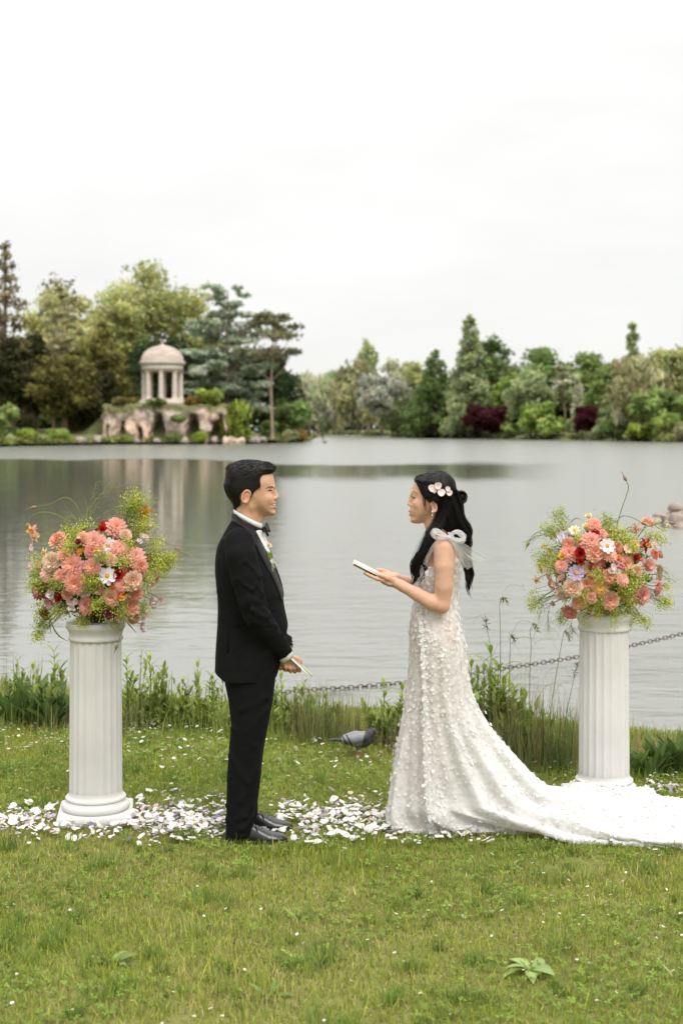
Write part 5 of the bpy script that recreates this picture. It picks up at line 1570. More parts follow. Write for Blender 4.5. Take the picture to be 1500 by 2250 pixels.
# dress ---------------------------------------------------------------------
def tulle(name, op, col=(0.86, 0.845, 0.835), use_attr=False, lace=0.0):
    m = bpy.data.materials.new(name); m.use_nodes = True
    N, L = m.node_tree.nodes, m.node_tree.links
    b = N['Principled BSDF']; b.inputs['Base Color'].default_value = (*col, 1); b.inputs['Roughness'].default_value = 0.8
    b.inputs['Specular IOR Level'].default_value = 0.2
    tr = N.new('ShaderNodeBsdfTranslucent'); tr.inputs['Color'].default_value = (*col, 1)
    m1 = N.new('ShaderNodeMixShader'); m1.inputs[0].default_value = 0.3
    L.new(b.outputs[0], m1.inputs[1]); L.new(tr.outputs[0], m1.inputs[2])
    tp_ = N.new('ShaderNodeBsdfTransparent')
    m2 = N.new('ShaderNodeMixShader')
    L.new(tp_.outputs[0], m2.inputs[1]); L.new(m1.outputs[0], m2.inputs[2])
    fac = None
    if use_attr:
        a = N.new('ShaderNodeVertexColor'); a.layer_name = 'Col'
        sp = N.new('ShaderNodeSeparateColor'); L.new(a.outputs['Color'], sp.inputs[0]); fac = sp.outputs[0]
    if lace > 0:
        co = N.new('ShaderNodeTexCoord')
        vo = N.new('ShaderNodeTexVoronoi'); vo.inputs['Scale'].default_value = 55; vo.feature = 'SMOOTH_F1'
        L.new(co.outputs['Object'], vo.inputs['Vector'])
        nz_ = N.new('ShaderNodeTexNoise'); nz_.inputs['Scale'].default_value = 14; nz_.inputs['Detail'].default_value = 3
        L.new(co.outputs['Object'], nz_.inputs['Vector'])
        r1 = N.new('ShaderNodeMapRange'); r1.inputs['From Min'].default_value = .2; r1.inputs['From Max'].default_value = .6
        r1.inputs['To Min'].default_value = lace; r1.inputs['To Max'].default_value = -lace
        L.new(vo.outputs['Distance'], r1.inputs['Value'])
        r2 = N.new('ShaderNodeMapRange'); r2.inputs['From Min'].default_value = .35; r2.inputs['From Max'].default_value = .65
        r2.inputs['To Min'].default_value = -lace; r2.inputs['To Max'].default_value = lace
        L.new(nz_.outputs['Fac'], r2.inputs['Value'])
        ad = N.new('ShaderNodeMath'); ad.operation = 'ADD'; L.new(r1.outputs[0], ad.inputs[0]); L.new(r2.outputs[0], ad.inputs[1])
        a2 = N.new('ShaderNodeMath'); a2.operation = 'ADD'; a2.use_clamp = True
        L.new(ad.outputs[0], a2.inputs[0])
        if fac is None: a2.inputs[1].default_value = op
        else: L.new(fac, a2.inputs[1])
        fac = a2.outputs[0]
        bpn = N.new('ShaderNodeBump'); bpn.inputs['Strength'].default_value = .5; bpn.inputs['Distance'].default_value = .004
        L.new(vo.outputs['Distance'], bpn.inputs['Height']); L.new(bpn.outputs[0], b.inputs['Normal'])
    if fac is None: m2.inputs[0].default_value = op
    else: L.new(fac, m2.inputs[0])
    L.new(m2.outputs[0], N['Material Output'].inputs['Surface'])
    return m
m_dress = tulle('dress_lace', .8, use_attr=True, lace=.14)
m_tulle = tulle('sheer_tulle', .42, (0.78, 0.77, 0.77))
m_appl = mat('applique', (0.84, 0.825, 0.815), 0.75, trans=0.2, spec=0.15)

rows = [((926, 1231), (1010, 1224), .118, .118), ((913, 1245), (1012, 1240), .136, .136), ((907, 1262), (1010, 1262), .140, .140), ((909.5, 1288), (1006, 1288), .126, .126), ((911, 1312), (1004.5, 1314), .120, .120),
        ((906, 1340), (1006, 1342), .138, .138), ((900.5, 1384), (1014, 1384), .160, .160), ((900.5, 1430), (1022, 1430), .164, .164), ((898, 1490), (1029, 1486), .158, .160), ((893, 1540), (1044, 1545), .152, .160),
        ((882, 1610), (1080, 1610), .150, .17), ((872, 1670), (1127, 1668), .150, .18), ((863, 1730), (1188, 1732), .150, .22), ((857, 1780), (1262, 1762), .165, .30)]
NTH, NV = 220, 190
cth = (1 - np.cos(np.linspace(0, math.pi, NTH // 2 + 1))) / 2
tab = []
for (f_, b_, hn, hfar) in rows:
    A, B = bp(*f_), bp(*b_)
    th = np.linspace(0, 2 * math.pi, NTH, endpoint=False)
    c = (1 - np.cos(th)) / 2
    lat = np.where(th < math.pi, -hn * np.sin(th), -hfar * np.sin(th))
    tab.append(np.stack([A[0] + (B[0] - A[0]) * c, BY0 + lat, A[2] + (B[2] - A[2]) * c], -1))
th = np.linspace(0, 2 * math.pi, NTH, endpoint=False); c = (1 - np.cos(th)) / 2
hx0 = bp(853, 1830)[0]
for (xend, zf, kf, kb) in ((1.72, .018, .8, .030), (2.35, .010, 1.0, .012)):
    near_l = np.interp(c, [0, .03, .08, .21, .317, .435, .545, .724, .866, .95, 1], np.array([0, -.075, -.105, -.12, -.115, -.25, -.31, -.36, -.33, -.2, 0]) * (1 if kf == 1 else .82))
    far_l = np.interp(c, [0, .05, .2, .3, .435, .545, .724, .866, .95, 1], np.array([0, .08, .18, .26, .38, .43, .45, .42, .3, 0]) * kf)
    lat = np.where(th <= math.pi, near_l, far_l)
    tab.append(np.stack([hx0 + (xend - hx0) * c, BY0 + lat, zf + (kb - zf) * c], -1))
tab = np.array(tab)
vv = np.concatenate([np.linspace(0, 9, 70, endpoint=False), np.linspace(9, 13, 70, endpoint=False), np.linspace(13, 15, 50)])
G = np.zeros((len(vv), NTH, 3))
pp = np.concatenate([2 * tab[:1] - tab[1:2], tab, 2 * tab[-1:] - tab[-2:-1]])
for i, v in enumerate(vv):
    k = min(int(v), len(tab) - 2); t = v - k
    a, b, c_, d = pp[k], pp[k + 1], pp[k + 2], pp[k + 3]
    G[i] = .5 * (2 * b + (c_ - a) * t + (2 * a - 5 * b + 4 * c_ - d) * t * t + (3 * b - a - 3 * c_ + d) * t ** 3)
# gathered folds, running from the hips into the train
du = np.roll(G, -1, 1) - np.roll(G, 1, 1); dv = np.gradient(G, axis=0)
nr = np.cross(du, dv); nr /= np.linalg.norm(nr, axis=2)[..., None] + 1e-9
cen = G.mean(1, keepdims=True)
if ((nr * (G - cen)).sum() < 0): nr = -nr
V_ = np.broadcast_to(vv[:, None], G.shape[:2]); TH = np.broadcast_to(th[None, :], G.shape[:2])
amp = np.interp(V_, [0, 5, 7, 9, 11, 13, 14, 15], [0, .001, .003, .007, .014, .021, .019, .010])
fold = np.sin(TH * 11 + .7 * np.sin(TH * 3) + .25 * V_) + .6 * np.sin(TH * 19 + 1.3 + .5 * np.sin(V_))
G = G + nr * (amp * fold)[..., None]
flat_ = np.clip((V_ - 12.6) / .8, 0, 1)
bumps = .020 * fbm(G * np.array([.7, 1.6, 0]), 7, 3) + .010 * vnoise(G * np.array([1, 1, 0]) + 3, 26)
edge = np.clip((15 - V_) / .25, 0, 1)
G[..., 2] += flat_ * (np.abs(bumps) * (.25 + .75 * edge) + .012 * edge)
G[..., 2] = np.maximum(G[..., 2], .010 + 0)
# the train lies over the foot of the pedestal
pl = np.array(ped_r.location)
dq = np.maximum(np.abs(G[..., 0] - pl[0]), np.abs(G[..., 1] - pl[1]))
G[..., 2] += np.clip((.24 - dq) / .05, 0, 1) * .052 * flat_
# scalloped hem
hem = np.clip((V_ - 14.6) / .4, 0, 1)
G[..., :2] += (hem * .012 * np.sin(TH * 70))[..., None] * nr[..., :2]
G[..., 1] = np.minimum(G[..., 1], pl[1] - .135 - .0 * G[..., 0] + 10 * (np.abs(G[..., 0] - pl[0]) > .17) * (V_ > 12))
op = np.interp(V_, [0, 3, 5, 7, 10, 12, 13.2, 15], [.93, .9, .86, .82, .84, .92, .97, .98])
op = op + .16 * np.clip((G[..., 0] - bp(985, 1500)[0]) / .15, 0, 1)
dress = build('dress', G.reshape(-1, 3), grid_faces(NTH, len(vv), True), m_dress, bride, col=np.repeat(np.clip(op, 0, 1).reshape(-1, 1), 3, 1))
# appliqué blossoms sewn all over it
du = np.roll(G, -1, 1) - np.roll(G, 1, 1); dv = np.gradient(G, axis=0)
area = np.linalg.norm(np.cross(du, dv), axis=2)
nr = np.cross(du, dv); nr /= np.linalg.norm(nr, axis=2)[..., None] + 1e-9
if (nr[:60] * (G[:60] - G[:60].mean(1, keepdims=True))).sum() < 0: nr = -nr
wt = area * np.interp(V_, [0, 5, 8, 11, 13, 15], [1.6, 1.7, 1.4, 1.1, 1.2, 1.3]) * (.35 + np.clip(1.6 * fbm(G, 9, 2) + .55, 0, 1.6))
wt[V_ > 14.3] *= 1.8
rs = np.random.RandomState(21)
NF = 8000
k = rs.choice(G.shape[0] * G.shape[1], NF, p=(wt / wt.sum()).ravel())
pos = G.reshape(-1, 3)[k] + rs.normal(size=(NF, 3)) * .004
nn = nr.reshape(-1, 3)[k] + .16 * rs.normal(size=(NF, 3)); nn /= np.linalg.norm(nn, axis=1)[:, None]
tt = np.cross(nn, rs.normal(size=(NF, 3))); tt /= np.linalg.norm(tt, axis=1)[:, None]
bb = np.cross(nn, tt)
tv, tf_ = [], []
for i in range(5):
    a = i * 1.2566
    for (r_, da, h_) in ((.0, 0, .0), (.66, -.54, .10), (1.0, 0, .20), (.66, .54, .10)):
        tv.append([r_ * math.cos(a + da), r_ * math.sin(a + da), h_])
    tf_.append([4 * i, 4 * i + 1, 4 * i + 2, 4 * i + 3])
tv, tf_ = np.array(tv), np.array(tf_)
sz = rs.uniform(.0055, .0122, NF)
VV = pos[:, None, :] + nn[:, None, :] * .0022 + sz[:, None, None] * (tv[None, :, 0:1] * tt[:, None] + tv[None, :, 1:2] * bb[:, None] + tv[None, :, 2:3] * nn[:, None])
FF = tf_[None] + (np.arange(NF) * len(tv))[:, None, None]
VV = VV.reshape(-1, 3); VV[:, 2] = np.maximum(VV[:, 2], .004)
tag(build('applique_blossoms', VV, FF.reshape(-1, 4), m_appl, dress, smooth=False), kind='stuff')
# edge of the split overskirt running from waist to hem on the near side
def near_surf(px, py, off):
    x, z = bp(px, py, -.15)[[0, 2]]
    g = G[:, :NTH // 2].reshape(-1, 3)
    d = (g[:, 0] - x) ** 2 + (g[:, 2] - z) ** 2
    j = np.argsort(d)[:4]
    return np.array([x, g[j, 1].mean() - off, z])
line = catmull([(927, 1348), (931, 1420), (935, 1500), (938, 1580), (941, 1660), (946, 1740), (953, 1800), (962, 1838)], 60)
e1 = np.array([near_surf(a, b, .010) for a, b in line])
for _ in range(4): e1[1:-1, 1] = (e1[:-2, 1] + e1[2:, 1] + 2 * e1[1:-1, 1]) / 4
w_ = np.linspace(.008, .034, 60)[:, None]
V = np.stack([e1 + np.array([-1, 0.25, 0]) * w_, e1 + np.array([-.3, -.35, 0]) * w_, e1, e1 + np.array([-.05, .6, 0]) * w_], 1)
V[..., 2] = np.maximum(V[..., 2], .006)
build('overskirt_edge', V.reshape(-1, 3), grid_faces(4, 60), m_dress, bride, col=np.full((240, 3), .95))
NE = 420
ke = rs.randint(0, 60, NE); pe = e1[ke] + np.array([-.5, -.1, 0]) * w_[ke] * rs.uniform(-.3, 1.6, (NE, 1)) + rs.normal(size=(NE, 3)) * np.array([.006, .003, .008])
ne = np.array([-.3, -1, .15]) + .3 * rs.normal(size=(NE, 3)); ne /= np.linalg.norm(ne, axis=1)[:, None]
te = np.cross(ne, rs.normal(size=(NE, 3))); te /= np.linalg.norm(te, axis=1)[:, None]; be = np.cross(ne, te)
ze = rs.uniform(.005, .011, NE)
VE = pe[:, None] + ze[:, None, None] * (tv[None, :, 0:1] * te[:, None] + tv[None, :, 1:2] * be[:, None] + tv[None, :, 2:3] * ne[:, None])
VE = VE.reshape(-1, 3); VE[:, 2] = np.maximum(VE[:, 2], .006)
tag(build('edge_blossoms', VE, (tf_[None] + (np.arange(NE) * len(tv))[:, None, None]).reshape(-1, 4), m_appl, dress, smooth=False), kind='stuff')
# shoulder straps and bow of sheer tulle
def strip(name, ctrl, w0, w1, wdir, parent, m=m_tulle, n_=30, curl=.0):
    c_ = catmull(np.array([bp(*q) for q in ctrl]), n_)
    w = np.interp(np.linspace(0, 1, n_), np.linspace(0, 1, len(w0)), w0)[:, None] if hasattr(w0, '__len__') else np.linspace(w0, w1, n_)[:, None]
    wd = np.asarray(wdir, float)
    tan = np.gradient(c_, axis=0); tan /= np.linalg.norm(tan, axis=1)[:, None]
    wv = wd - tan * (tan @ wd)[:, None]; wv /= np.linalg.norm(wv, axis=1)[:, None]
    nv_ = np.cross(tan, wv)
    t_ = np.linspace(-.5, .5, 7)
    V = np.stack([c_ + wv * w * t + nv_ * (w * .22 * math.cos(t * 9) + curl * w * t * t) for t in t_], 1)
    return build(name, V.reshape(-1, 3), grid_faces(7, n_), m, parent)
strip('strap', [(983, 1184, -.150), (962, 1188, -.150), (948, 1205, -.142), (938, 1224, -.128), (932, 1240, -.115)], .022, .045, (.3, -1, .2), bride)
strip('strap', [(984, 1184, -.150), (1000, 1196, -.135), (1010, 1218, -.115), (1011, 1245, -.10)], .022, .045, (.3, -1, .2), bride)
strip('strap', [(983, 1184, .150), (962, 1188, .150), (948, 1205, .142), (938, 1224, .128), (932, 1240, .115)], .022, .045, (.3, 1, .2), bride)
bow = empty('shoulder_bow', tuple(bp(984, 1180, -.165) - wloc(bride)), parent=bride)
strip('bow_loop', [(986, 1181, -.165), (970, 1172, -.185), (957, 1166, -.175), (951, 1172, -.17), (957, 1179, -.19), (972, 1182, -.19), (986, 1182, -.175)], [.018, .045, .060, .062, .060, .045, .018], 0, (.1, -1, .25), bow)
strip('bow_loop', [(984, 1181, -.165), (998, 1170, -.185), (1009, 1172, -.17), (1017, 1180, -.165), (1012, 1187, -.19), (1000, 1185, -.19), (985, 1182, -.175)], [.018, .040, .055, .058, .055, .040, .018], 0, (-.1, -1, .25), bow)
strip('bow_tail', [(986, 1182, -.18), (1002, 1192, -.185), (1018, 1208, -.17), (1036, 1222, -.155), (1060, 1233, -.14)], [.018, .045, .07, .08, .075], 0, (.5, -.8, .6), bow)
strip('bow_tail', [(985, 1183, -.18), (997, 1198, -.18), (1008, 1216, -.165), (1020, 1233, -.15), (1029, 1248, -.14)], [.018, .045, .065, .075, .07], 0, (.8, -.8, .2), bow)
V, F = lathe_vf([(.002, -.012), (.010, -.009), (.013, 0), (.010, .009), (.002, .012)], 12)
build('bow_knot', V @ np.array([[0, 0, 1], [0, 1, 0], [1, 0, 0]]).T + bp(985, 1182, -.178), F, m_tulle, bow)
# her booklet
a_ = bp(844, 1272, -.01) - bp(774, 1236.5, -.01)
bk, slab = booklet('vow_booklet', 'open pale booklet held up in both hands of the woman in white', bp(808.5, 1256.5, -.012), a_, (0, 1, -0.02), .163, .19, .01)
slab(-.095, .095, -.004, -.002, 'cover', m_paper, 0, .014)
slab(-.093, .0935, -.002, .004, 'pages', m_page, .002, .014)
# ------------------------------------------------------------------ flowers
def petal_vf(L, w, cup=.2, curl=0.0, nl=4, nw=3, base=.12, notch=0.0):
    """one petal along +x in the z=0 plane, rising by cup"""
    V = []
    for i in range(nl + 1):
        t = i / nl
        hw = w * (base + (1 - base) * math.sin(math.pi * min(1, .08 + .78 * t)) ** .8)
        if i == nl: hw *= .55
        for j in range(nw + 1):
            u = j / nw * 2 - 1
            x = L * (t - notch * (1 - abs(u)) * (i == nl))
            V.append([x, hw * u, cup * L * t * t + curl * L * t ** 3 + .25 * hw * u * u])
    return np.array(V), grid_faces(nw + 1, nl + 1)
def rotz_(V, a):
    c, s = math.cos(a), math.sin(a)
    return V @ np.array([[c, s, 0], [-s, c, 0], [0, 0, 1]])
def pitch(V, a):          # raise the petal: rotate about y
    c, s = math.cos(a), math.sin(a)
    return V @ np.array([[c, 0, s], [0, 1, 0], [-s, 0, c]])
FCACHE = {}
def flower(kind, c1, c2, var=0):
    key = (kind, c1, c2, var)
    if key in FCACHE: return FCACHE[key]
    rr = np.random.RandomState(abs(hash(str(key))) % 1000 if False else (sum(map(ord, kind)) + var * 17 + int(c1[0] * 997 + c1[1] * 499)) % 9999)
    mb = MB()
    c1, c2 = np.array(c1), np.array(c2)
    def put(V, F, c): mb.add(V, F, np.clip(c * (1 + .10 * rr.normal()), .005, .95))
    if kind == 'dahlia':
        for k in range(8):
            t = k / 7; n_ = int(15 - 8 * t)
            for i in range(n_):
                V, F = petal_vf(.98 - .55 * t, .21 - .06 * t, .10, .12 - .5 * t, 3, 2)
                V = pitch(V, R(-12 + 78 * t + rr.normal() * 4)); V = rotz_(V, 6.283 * (i + .5 * (k % 2)) / n_ + rr.normal() * .05)
                V[:, 2] += .22 * t + .05
                put(V, F, c1 * (1 - t) + c2 * t)
    elif kind == 'carnation':
        for k in range(64):
            t = (k / 63) ** .6
            V, F = petal_vf(.34 + .16 * rr.rand(), .22, .25, -.25, 3, 4)
            V[:, 2] += .045 * np.sin(np.arange(len(V)) * 2.2) * (V[:, 0] > .2)
            a = k * 2.39996
            V = pitch(V, R(68 - 62 * t)); V[:, 0] += .52 * t; V[:, 2] += .34 * math.sqrt(max(0, 1 - t * t)) ; V = rotz_(V, a)
            put(V, F, c1 * t + c2 * (1 - t))
    elif kind == 'cosmos':
        for i in range(9):
            V, F = petal_vf(1.0, .29, .14, -.05, 4, 3, notch=.07)
            V = rotz_(pitch(V, R(4 + rr.normal() * 6)), 6.283 * i / 9 + rr.normal() * .05)
            put(V, F, c1)
        V, F = lathe_vf([(.25, .02), (.24, .12), (.16, .19), (.01, .22)], 12)
        mb.add(V, F, c2)
        for i in range(18):
            V, F = lathe_vf([(.035, 0), (.04, .05), (.005, .09)], 5)
            a, q = rr.rand() * 6.28, .2 * math.sqrt(rr.rand())
            mb.add(V + [q * math.cos(a), q * math.sin(a), .16], F, c2 * (.75 + .4 * rr.rand()))
    elif kind == 'cup':           # tulip / ranunculus
        for k in range(3):
            for i in range(5 - k):
                V, F = petal_vf(.95 - .15 * k, .46 - .1 * k, .75, -.35, 4, 3, base=.3)
                V = pitch(V, R(18 + 22 * k + rr.normal() * 6)); V = rotz_(V, 6.283 * (i + .4 * k) / (5 - k))
                put(V, F, c1 * (1 - k / 3) + c2 * k / 3)
    elif kind == 'columbine':
        for i in range(5):
            V, F = petal_vf(1.0, .22, .1, -.2, 3, 2); put(rotz_(pitch(V, R(5)), 6.283 * i / 5), F, c1)
            V, F = petal_vf(.6, .2, .35, .1, 3, 2, base=.4); put(rotz_(pitch(V, R(38)), 6.283 * (i + .5) / 5), F, c2)
            a = 6.283 * (i + .5) / 5
            add_tube(mb, catmull([[.2 * math.cos(a), .2 * math.sin(a), .1], [.35 * math.cos(a), .35 * math.sin(a), -.4], [.2 * math.cos(a), .2 * math.sin(a), -.9]], 6), [.11, .09, .06, .045, .035, .05], 5, c1)
        for i in range(10):
            a = rr.rand() * 6.28; add_tube(mb, np.array([[0, 0, .1], [.12 * math.cos(a), .12 * math.sin(a), .75]]), [.015, .02], 4, c2)
    elif kind == 'sweetpea':
        for k in range(3):
            a0 = rr.rand() * 6.28; off = np.array([rr.normal() * .45, rr.normal() * .45, rr.normal() * .2]) if k else np.zeros(3)
            for i in range(4):
                V, F = petal_vf(.62, .40, .35, -.1, 3, 3, base=.3)
                V[:, 2] += .05 * np.sin(V[:, 1] * 14)
                V = rotz_(pitch(V, R(25 + 20 * rr.normal())), a0 + 1.57 * i + rr.normal() * .3) + off
                put(V, F, c1 if i % 2 else c2)
    elif kind == 'poppy':
        for i in range(6):
            V, F = petal_vf(1.0 + .12 * rr.normal(), .60, .22, -.18, 5, 6, base=.3)
            V[:, 2] += .07 * np.sin(V[:, 1] * 15 + i) * V[:, 0]
            V = rotz_(pitch(V, R(6 + 22 * (i % 2) + 8 * rr.normal())), 6.283 * i / 6 + rr.normal() * .2)
            put(V, F, c1 if i % 2 else c2)
    elif kind == 'floret':
        for i in range(16):
            d = rr.normal(size=3); d[2] = abs(d[2]); d *= .7 / np.linalg.norm(d) * rr.rand() ** .3
            for j in range(5):
                V, F = petal_vf(.3, .11, .3, 0, 2, 2)
                put(rotz_(pitch(V, R(20)), 1.2566 * j + i) + d, F, c1 if i % 3 else c2)
    me = mb.data(kind, m_petalv)
    FCACHE[key] = me
    return me
PINK, CORAL, PEACH, RED, WHITE, YEL = (.84, .44, .40), (.84, .39, .27), (.88, .57, .41), (.42, .018, .014), (.80, .76, .76), (.74, .52, .06)
LILAC, BURG, ORANGE, BLUSH, CREAM, DUSTY = (.60, .47, .68), (.30, .05, .075), (.70, .20, .025), (.76, .55, .55), (.80, .74, .48), (.70, .36, .32)
GOLD, SALMON, PALEP = (.78, .50, .12), (.84, .45, .34), (.84, .64, .49)
NAMES = dict(dahlia='dahlia', carnation='carnation', cosmos='cosmos', cup='ranunculus', columbine='columbine', sweetpea='sweet_pea', poppy='poppy', floret='orange_florets')

def spray(mb, root, tips, rr, n_dots, dot, col, stem=True, spread=.03):
    """a loose spray: thin stems from root to each tip, each tip carrying tiny star florets"""
    for tp_ in tips:
        mid = (root + tp_) / 2 + rr.normal(size=3) * .015
        if stem: add_tube(mb, catmull([root, mid, tp_], 6), [.0012, .0011, .001, .0009, .0008, .0006], 4, np.array([.18, .22, .05]))
        d = rr.normal(size=(n_dots, 3)) * spread
        c = tp_ + d
        nn = rr.normal(size=(n_dots, 3)); nn /= np.linalg.norm(nn, axis=1)[:, None]
        t = np.cross(nn, rr.normal(size=(n_dots, 3))); t /= np.linalg.norm(t, axis=1)[:, None]; b = np.cross(nn, t)
        s = dot * rr.uniform(.6, 1.3, (n_dots, 1))
        V = np.stack([c - t * s, c - b * s * .55, c + t * s, c + b * s * .55], 1).reshape(-1, 3)
        C = np.repeat(np.clip(np.array(col) * (1 + .25 * rr.normal(size=(n_dots, 1))), .01, .9), 4, 0)
        mb.add(V, np.arange(n_dots * 4).reshape(-1, 4), C)
def leaf_strip(mb, pts, w, col, wdir=(0, 1, .3)):
    pts = catmull(pts, 10)
    tan = np.gradient(pts, axis=0); tan /= np.linalg.norm(tan, axis=1)[:, None]
    wv = np.asarray(wdir, float) - tan * (tan @ np.asarray(wdir, float))[:, None]; wv /= np.linalg.norm(wv, axis=1)[:, None]
    ww = w * np.sin(np.linspace(.35, 3.1, 10))[:, None]
    nv_ = np.cross(tan, wv)
    V = np.stack([pts - wv * ww, pts - nv_ * ww * .3, pts + wv * ww], 1).reshape(-1, 3)
    mb.add(V, grid_faces(3, 10), col)
LIME = (.50, .53, .10)

def arrangement(label, Yc, cpx, cpy, rad, flowers, sprays, buds, blades, plumes, sx, seed, ped):
    """flowers: (px, py, r_px, kind, c1, c2)"""
    rr = np.random.RandomState(seed)
    base = np.array([ped.location[0], ped.location[1], .955])
    root = tag(empty('flower_arrangement', tuple(base)), label, 'flowers', 'flower arrangements on the pedestals')
    rx, ry, rz = rad
    C0 = P(cpx, cpy, Yc)
    def depth(px, py, push=1.0):
        q = P(px, py, Yc) - C0
        e = (q[0] / rx) ** 2 + (q[2] / rz) ** 2
        return -ry * math.sqrt(max(0.0, 1 - e)) * push, q
    # inner foliage mass
    mb = MB()
    n = 1500
    d = rr.normal(size=(n, 3)); d /= np.linalg.norm(d, axis=1)[:, None]
    c = C0 + d * np.array([rx, ry, rz]) * .80 * (rr.rand(n, 1) ** .45)
    c[:, 2] = np.maximum(c[:, 2], .93)
    nn = d + .8 * rr.normal(size=(n, 3)); nn /= np.linalg.norm(nn, axis=1)[:, None]
    t = np.cross(nn, rr.normal(size=(n, 3))); t /= np.linalg.norm(t, axis=1)[:, None]; b = np.cross(nn, t)
    s = rr.uniform(.014, .032, (n, 1))
    V = np.stack([c - t * s, c - b * s * .38, c + t * s, c + b * s * .38], 1).reshape(-1, 3)
    cols = np.where(rr.rand(n, 1) < .55, np.array([[.08, .12, .025]]), np.array([[.30, .33, .06]])) * (1 + .3 * rr.normal(size=(n, 1)))
    mb.add(V, np.arange(n * 4).reshape(-1, 4), np.repeat(np.clip(cols, .01, .6), 4, 0))
    for i in range(70):                       # stems gathering to the pedestal top
        e = C0 + np.clip(rr.normal(size=3), -1.3, 1.3) * np.array([rx, ry, rz]) * .38
        add_tube(mb, catmull([base + rr.normal(size=3) * [.03, .03, 0], (base + e) / 2, e], 5), [.003, .0028, .0025, .002, .0015], 5, (.10, .15, .035))
    tag(mb.build('foliage', m_petalv, root), kind='stuff')
    flower_roots = []
    for i, (px, py, r, kind, c1, c2) in enumerate(flowers):
        dy, q = depth(px, py, 1.02 + .10 * rr.normal())
        pos = P(px, py, Yc + dy)
        nrm = np.array([q[0] / rx * .75, -.55 + dy / ry * .6, q[2] / rz * .55 + .22]) + .16 * rr.normal(size=3)
        if kind in ('columbine',): nrm = np.array([np.sign(q[0]) * .5, -.9, -.1]) + .2 * rr.normal(size=3)
        fr = frame(nrm)
        a = rr.rand() * 6.28
        M3 = fr @ np.array([[math.cos(a), -math.sin(a), 0], [math.sin(a), math.cos(a), 0], [0, 0, 1]])
        o = obj(NAMES[kind], flower(kind, c1, c2, i % 2), root)
        sc = (1.28 if kind in ('dahlia', 'carnation') else (1.15 if kind != 'poppy' else .9)) * r * Yc / FPX
        nv_ = fr[:, 2]
        pos = pos - nv_ * sc * .35
        flower_roots.append((pos, nv_))
        M4 = Matrix.Translation(Vector(pos - base)) @ Matrix(M3.tolist()).to_4x4() @ Matrix.Scale(sc, 4)
        o.matrix_local = M4
    # blooms on the side away from the camera
    for i in range(16):
        a, z = rr.uniform(.15, math.pi - .15), rr.uniform(-.5, .8)
        q = np.array([math.cos(a) * rx * math.sqrt(1 - z * z * .8), math.sin(a) * ry * math.sqrt(1 - z * z * .8), z * rz]) * .95
        px, py, r, kind, c1, c2 = flowers[rr.randint(len(flowers))]
        o = obj(NAMES[kind], flower(kind, c1, c2, 0), root)
        o.matrix_local = Matrix.Translation(Vector(C0 + q - base)) @ Matrix(frame(q).tolist()).to_4x4() @ Matrix.Scale(.034, 4)
    mb = MB()
    for (p_, n_) in flower_roots:
        e = C0 + (p_ - C0) * .25
        add_tube(mb, catmull([p_, p_ - n_ * .05 + (e - p_) * .15, e], 6), [.0018, .002, .0021, .0022, .0022, .0022], 5, (.15, .20, .06))
    mb.build('flower_stems', m_petalv, root)
    mb = MB()
    for (px, py, r, n_, push) in sprays:
        dy, q = depth(px, py, push)
        cc = P(px, py, Yc + dy)
        rm = r * Yc / FPX
        tips = cc + rr.normal(size=(n_, 3)) * np.array([rm, rm * .8, rm]) * .55
        rootp = C0 + (cc - C0) * .35
        spray(mb, rootp, tips, rr, 40, .0046, LIME if rr.rand() < .8 else (.34, .40, .07), True, .015)
    tag(mb.build('lime_filler', m_petalv, root), kind='stuff')
    for (pts, sgn) in buds:
        mb = MB()
        w = np.array([P(a, b_, Yc + dy_) for a, b_, dy_ in pts])
        c = catmull(w, 24)
        add_tube(mb, c, np.linspace(.0026, .0018, 24), 6, (.20, .27, .09))
        tdir = c[-1] - c[-3]; tdir /= np.linalg.norm(tdir)
        prof = [0, .004, .0075, .0085, .0065, .003, .0016, .0004]
        ln = np.array([0, .004, .010, .016, .024, .032, .045, .060])
        add_tube(mb, c[-1] + tdir * ln[:, None], prof, 8, (.34, .22, .16) if sgn else (.26, .29, .10))
        mb.build('bud_stem', m_petalv, root)
    for (pts, w) in blades:
        mb = MB()
        leaf_strip(mb, np.array([P(a, b_, Yc + dy_) for a, b_, dy_ in pts]), w, (.12, .18, .06))
        mb.build('leaf_blade', m_petalv, root)
    for (pts) in plumes:
        mb = MB()
        w = catmull(np.array([P(a, b_, Yc + dy_) for a, b_, dy_ in pts]), 20)
        add_tube(mb, w, np.linspace(.0012, .0005, 20), 4, (.30, .33, .14))
        for k in range(46):
            j = rr.randint(5, 20); p0 = w[j]; tdir = w[min(j + 1, 19)] - w[max(j - 1, 0)]; tdir /= np.linalg.norm(tdir)
            d = tdir * .8 + rr.normal(size=3) * .45
            p1 = p0 + d * rr.uniform(.02, .065)
            add_tube(mb, catmull([p0, (p0 + p1) / 2 + rr.normal(size=3) * .004, p1 + np.array([0, 0, -.008])], 4), [.0006, .0005, .0004, .0003], 3, (.33, .36, .17))
        mb.build('grass_plume', m_petalv, root)
    return root

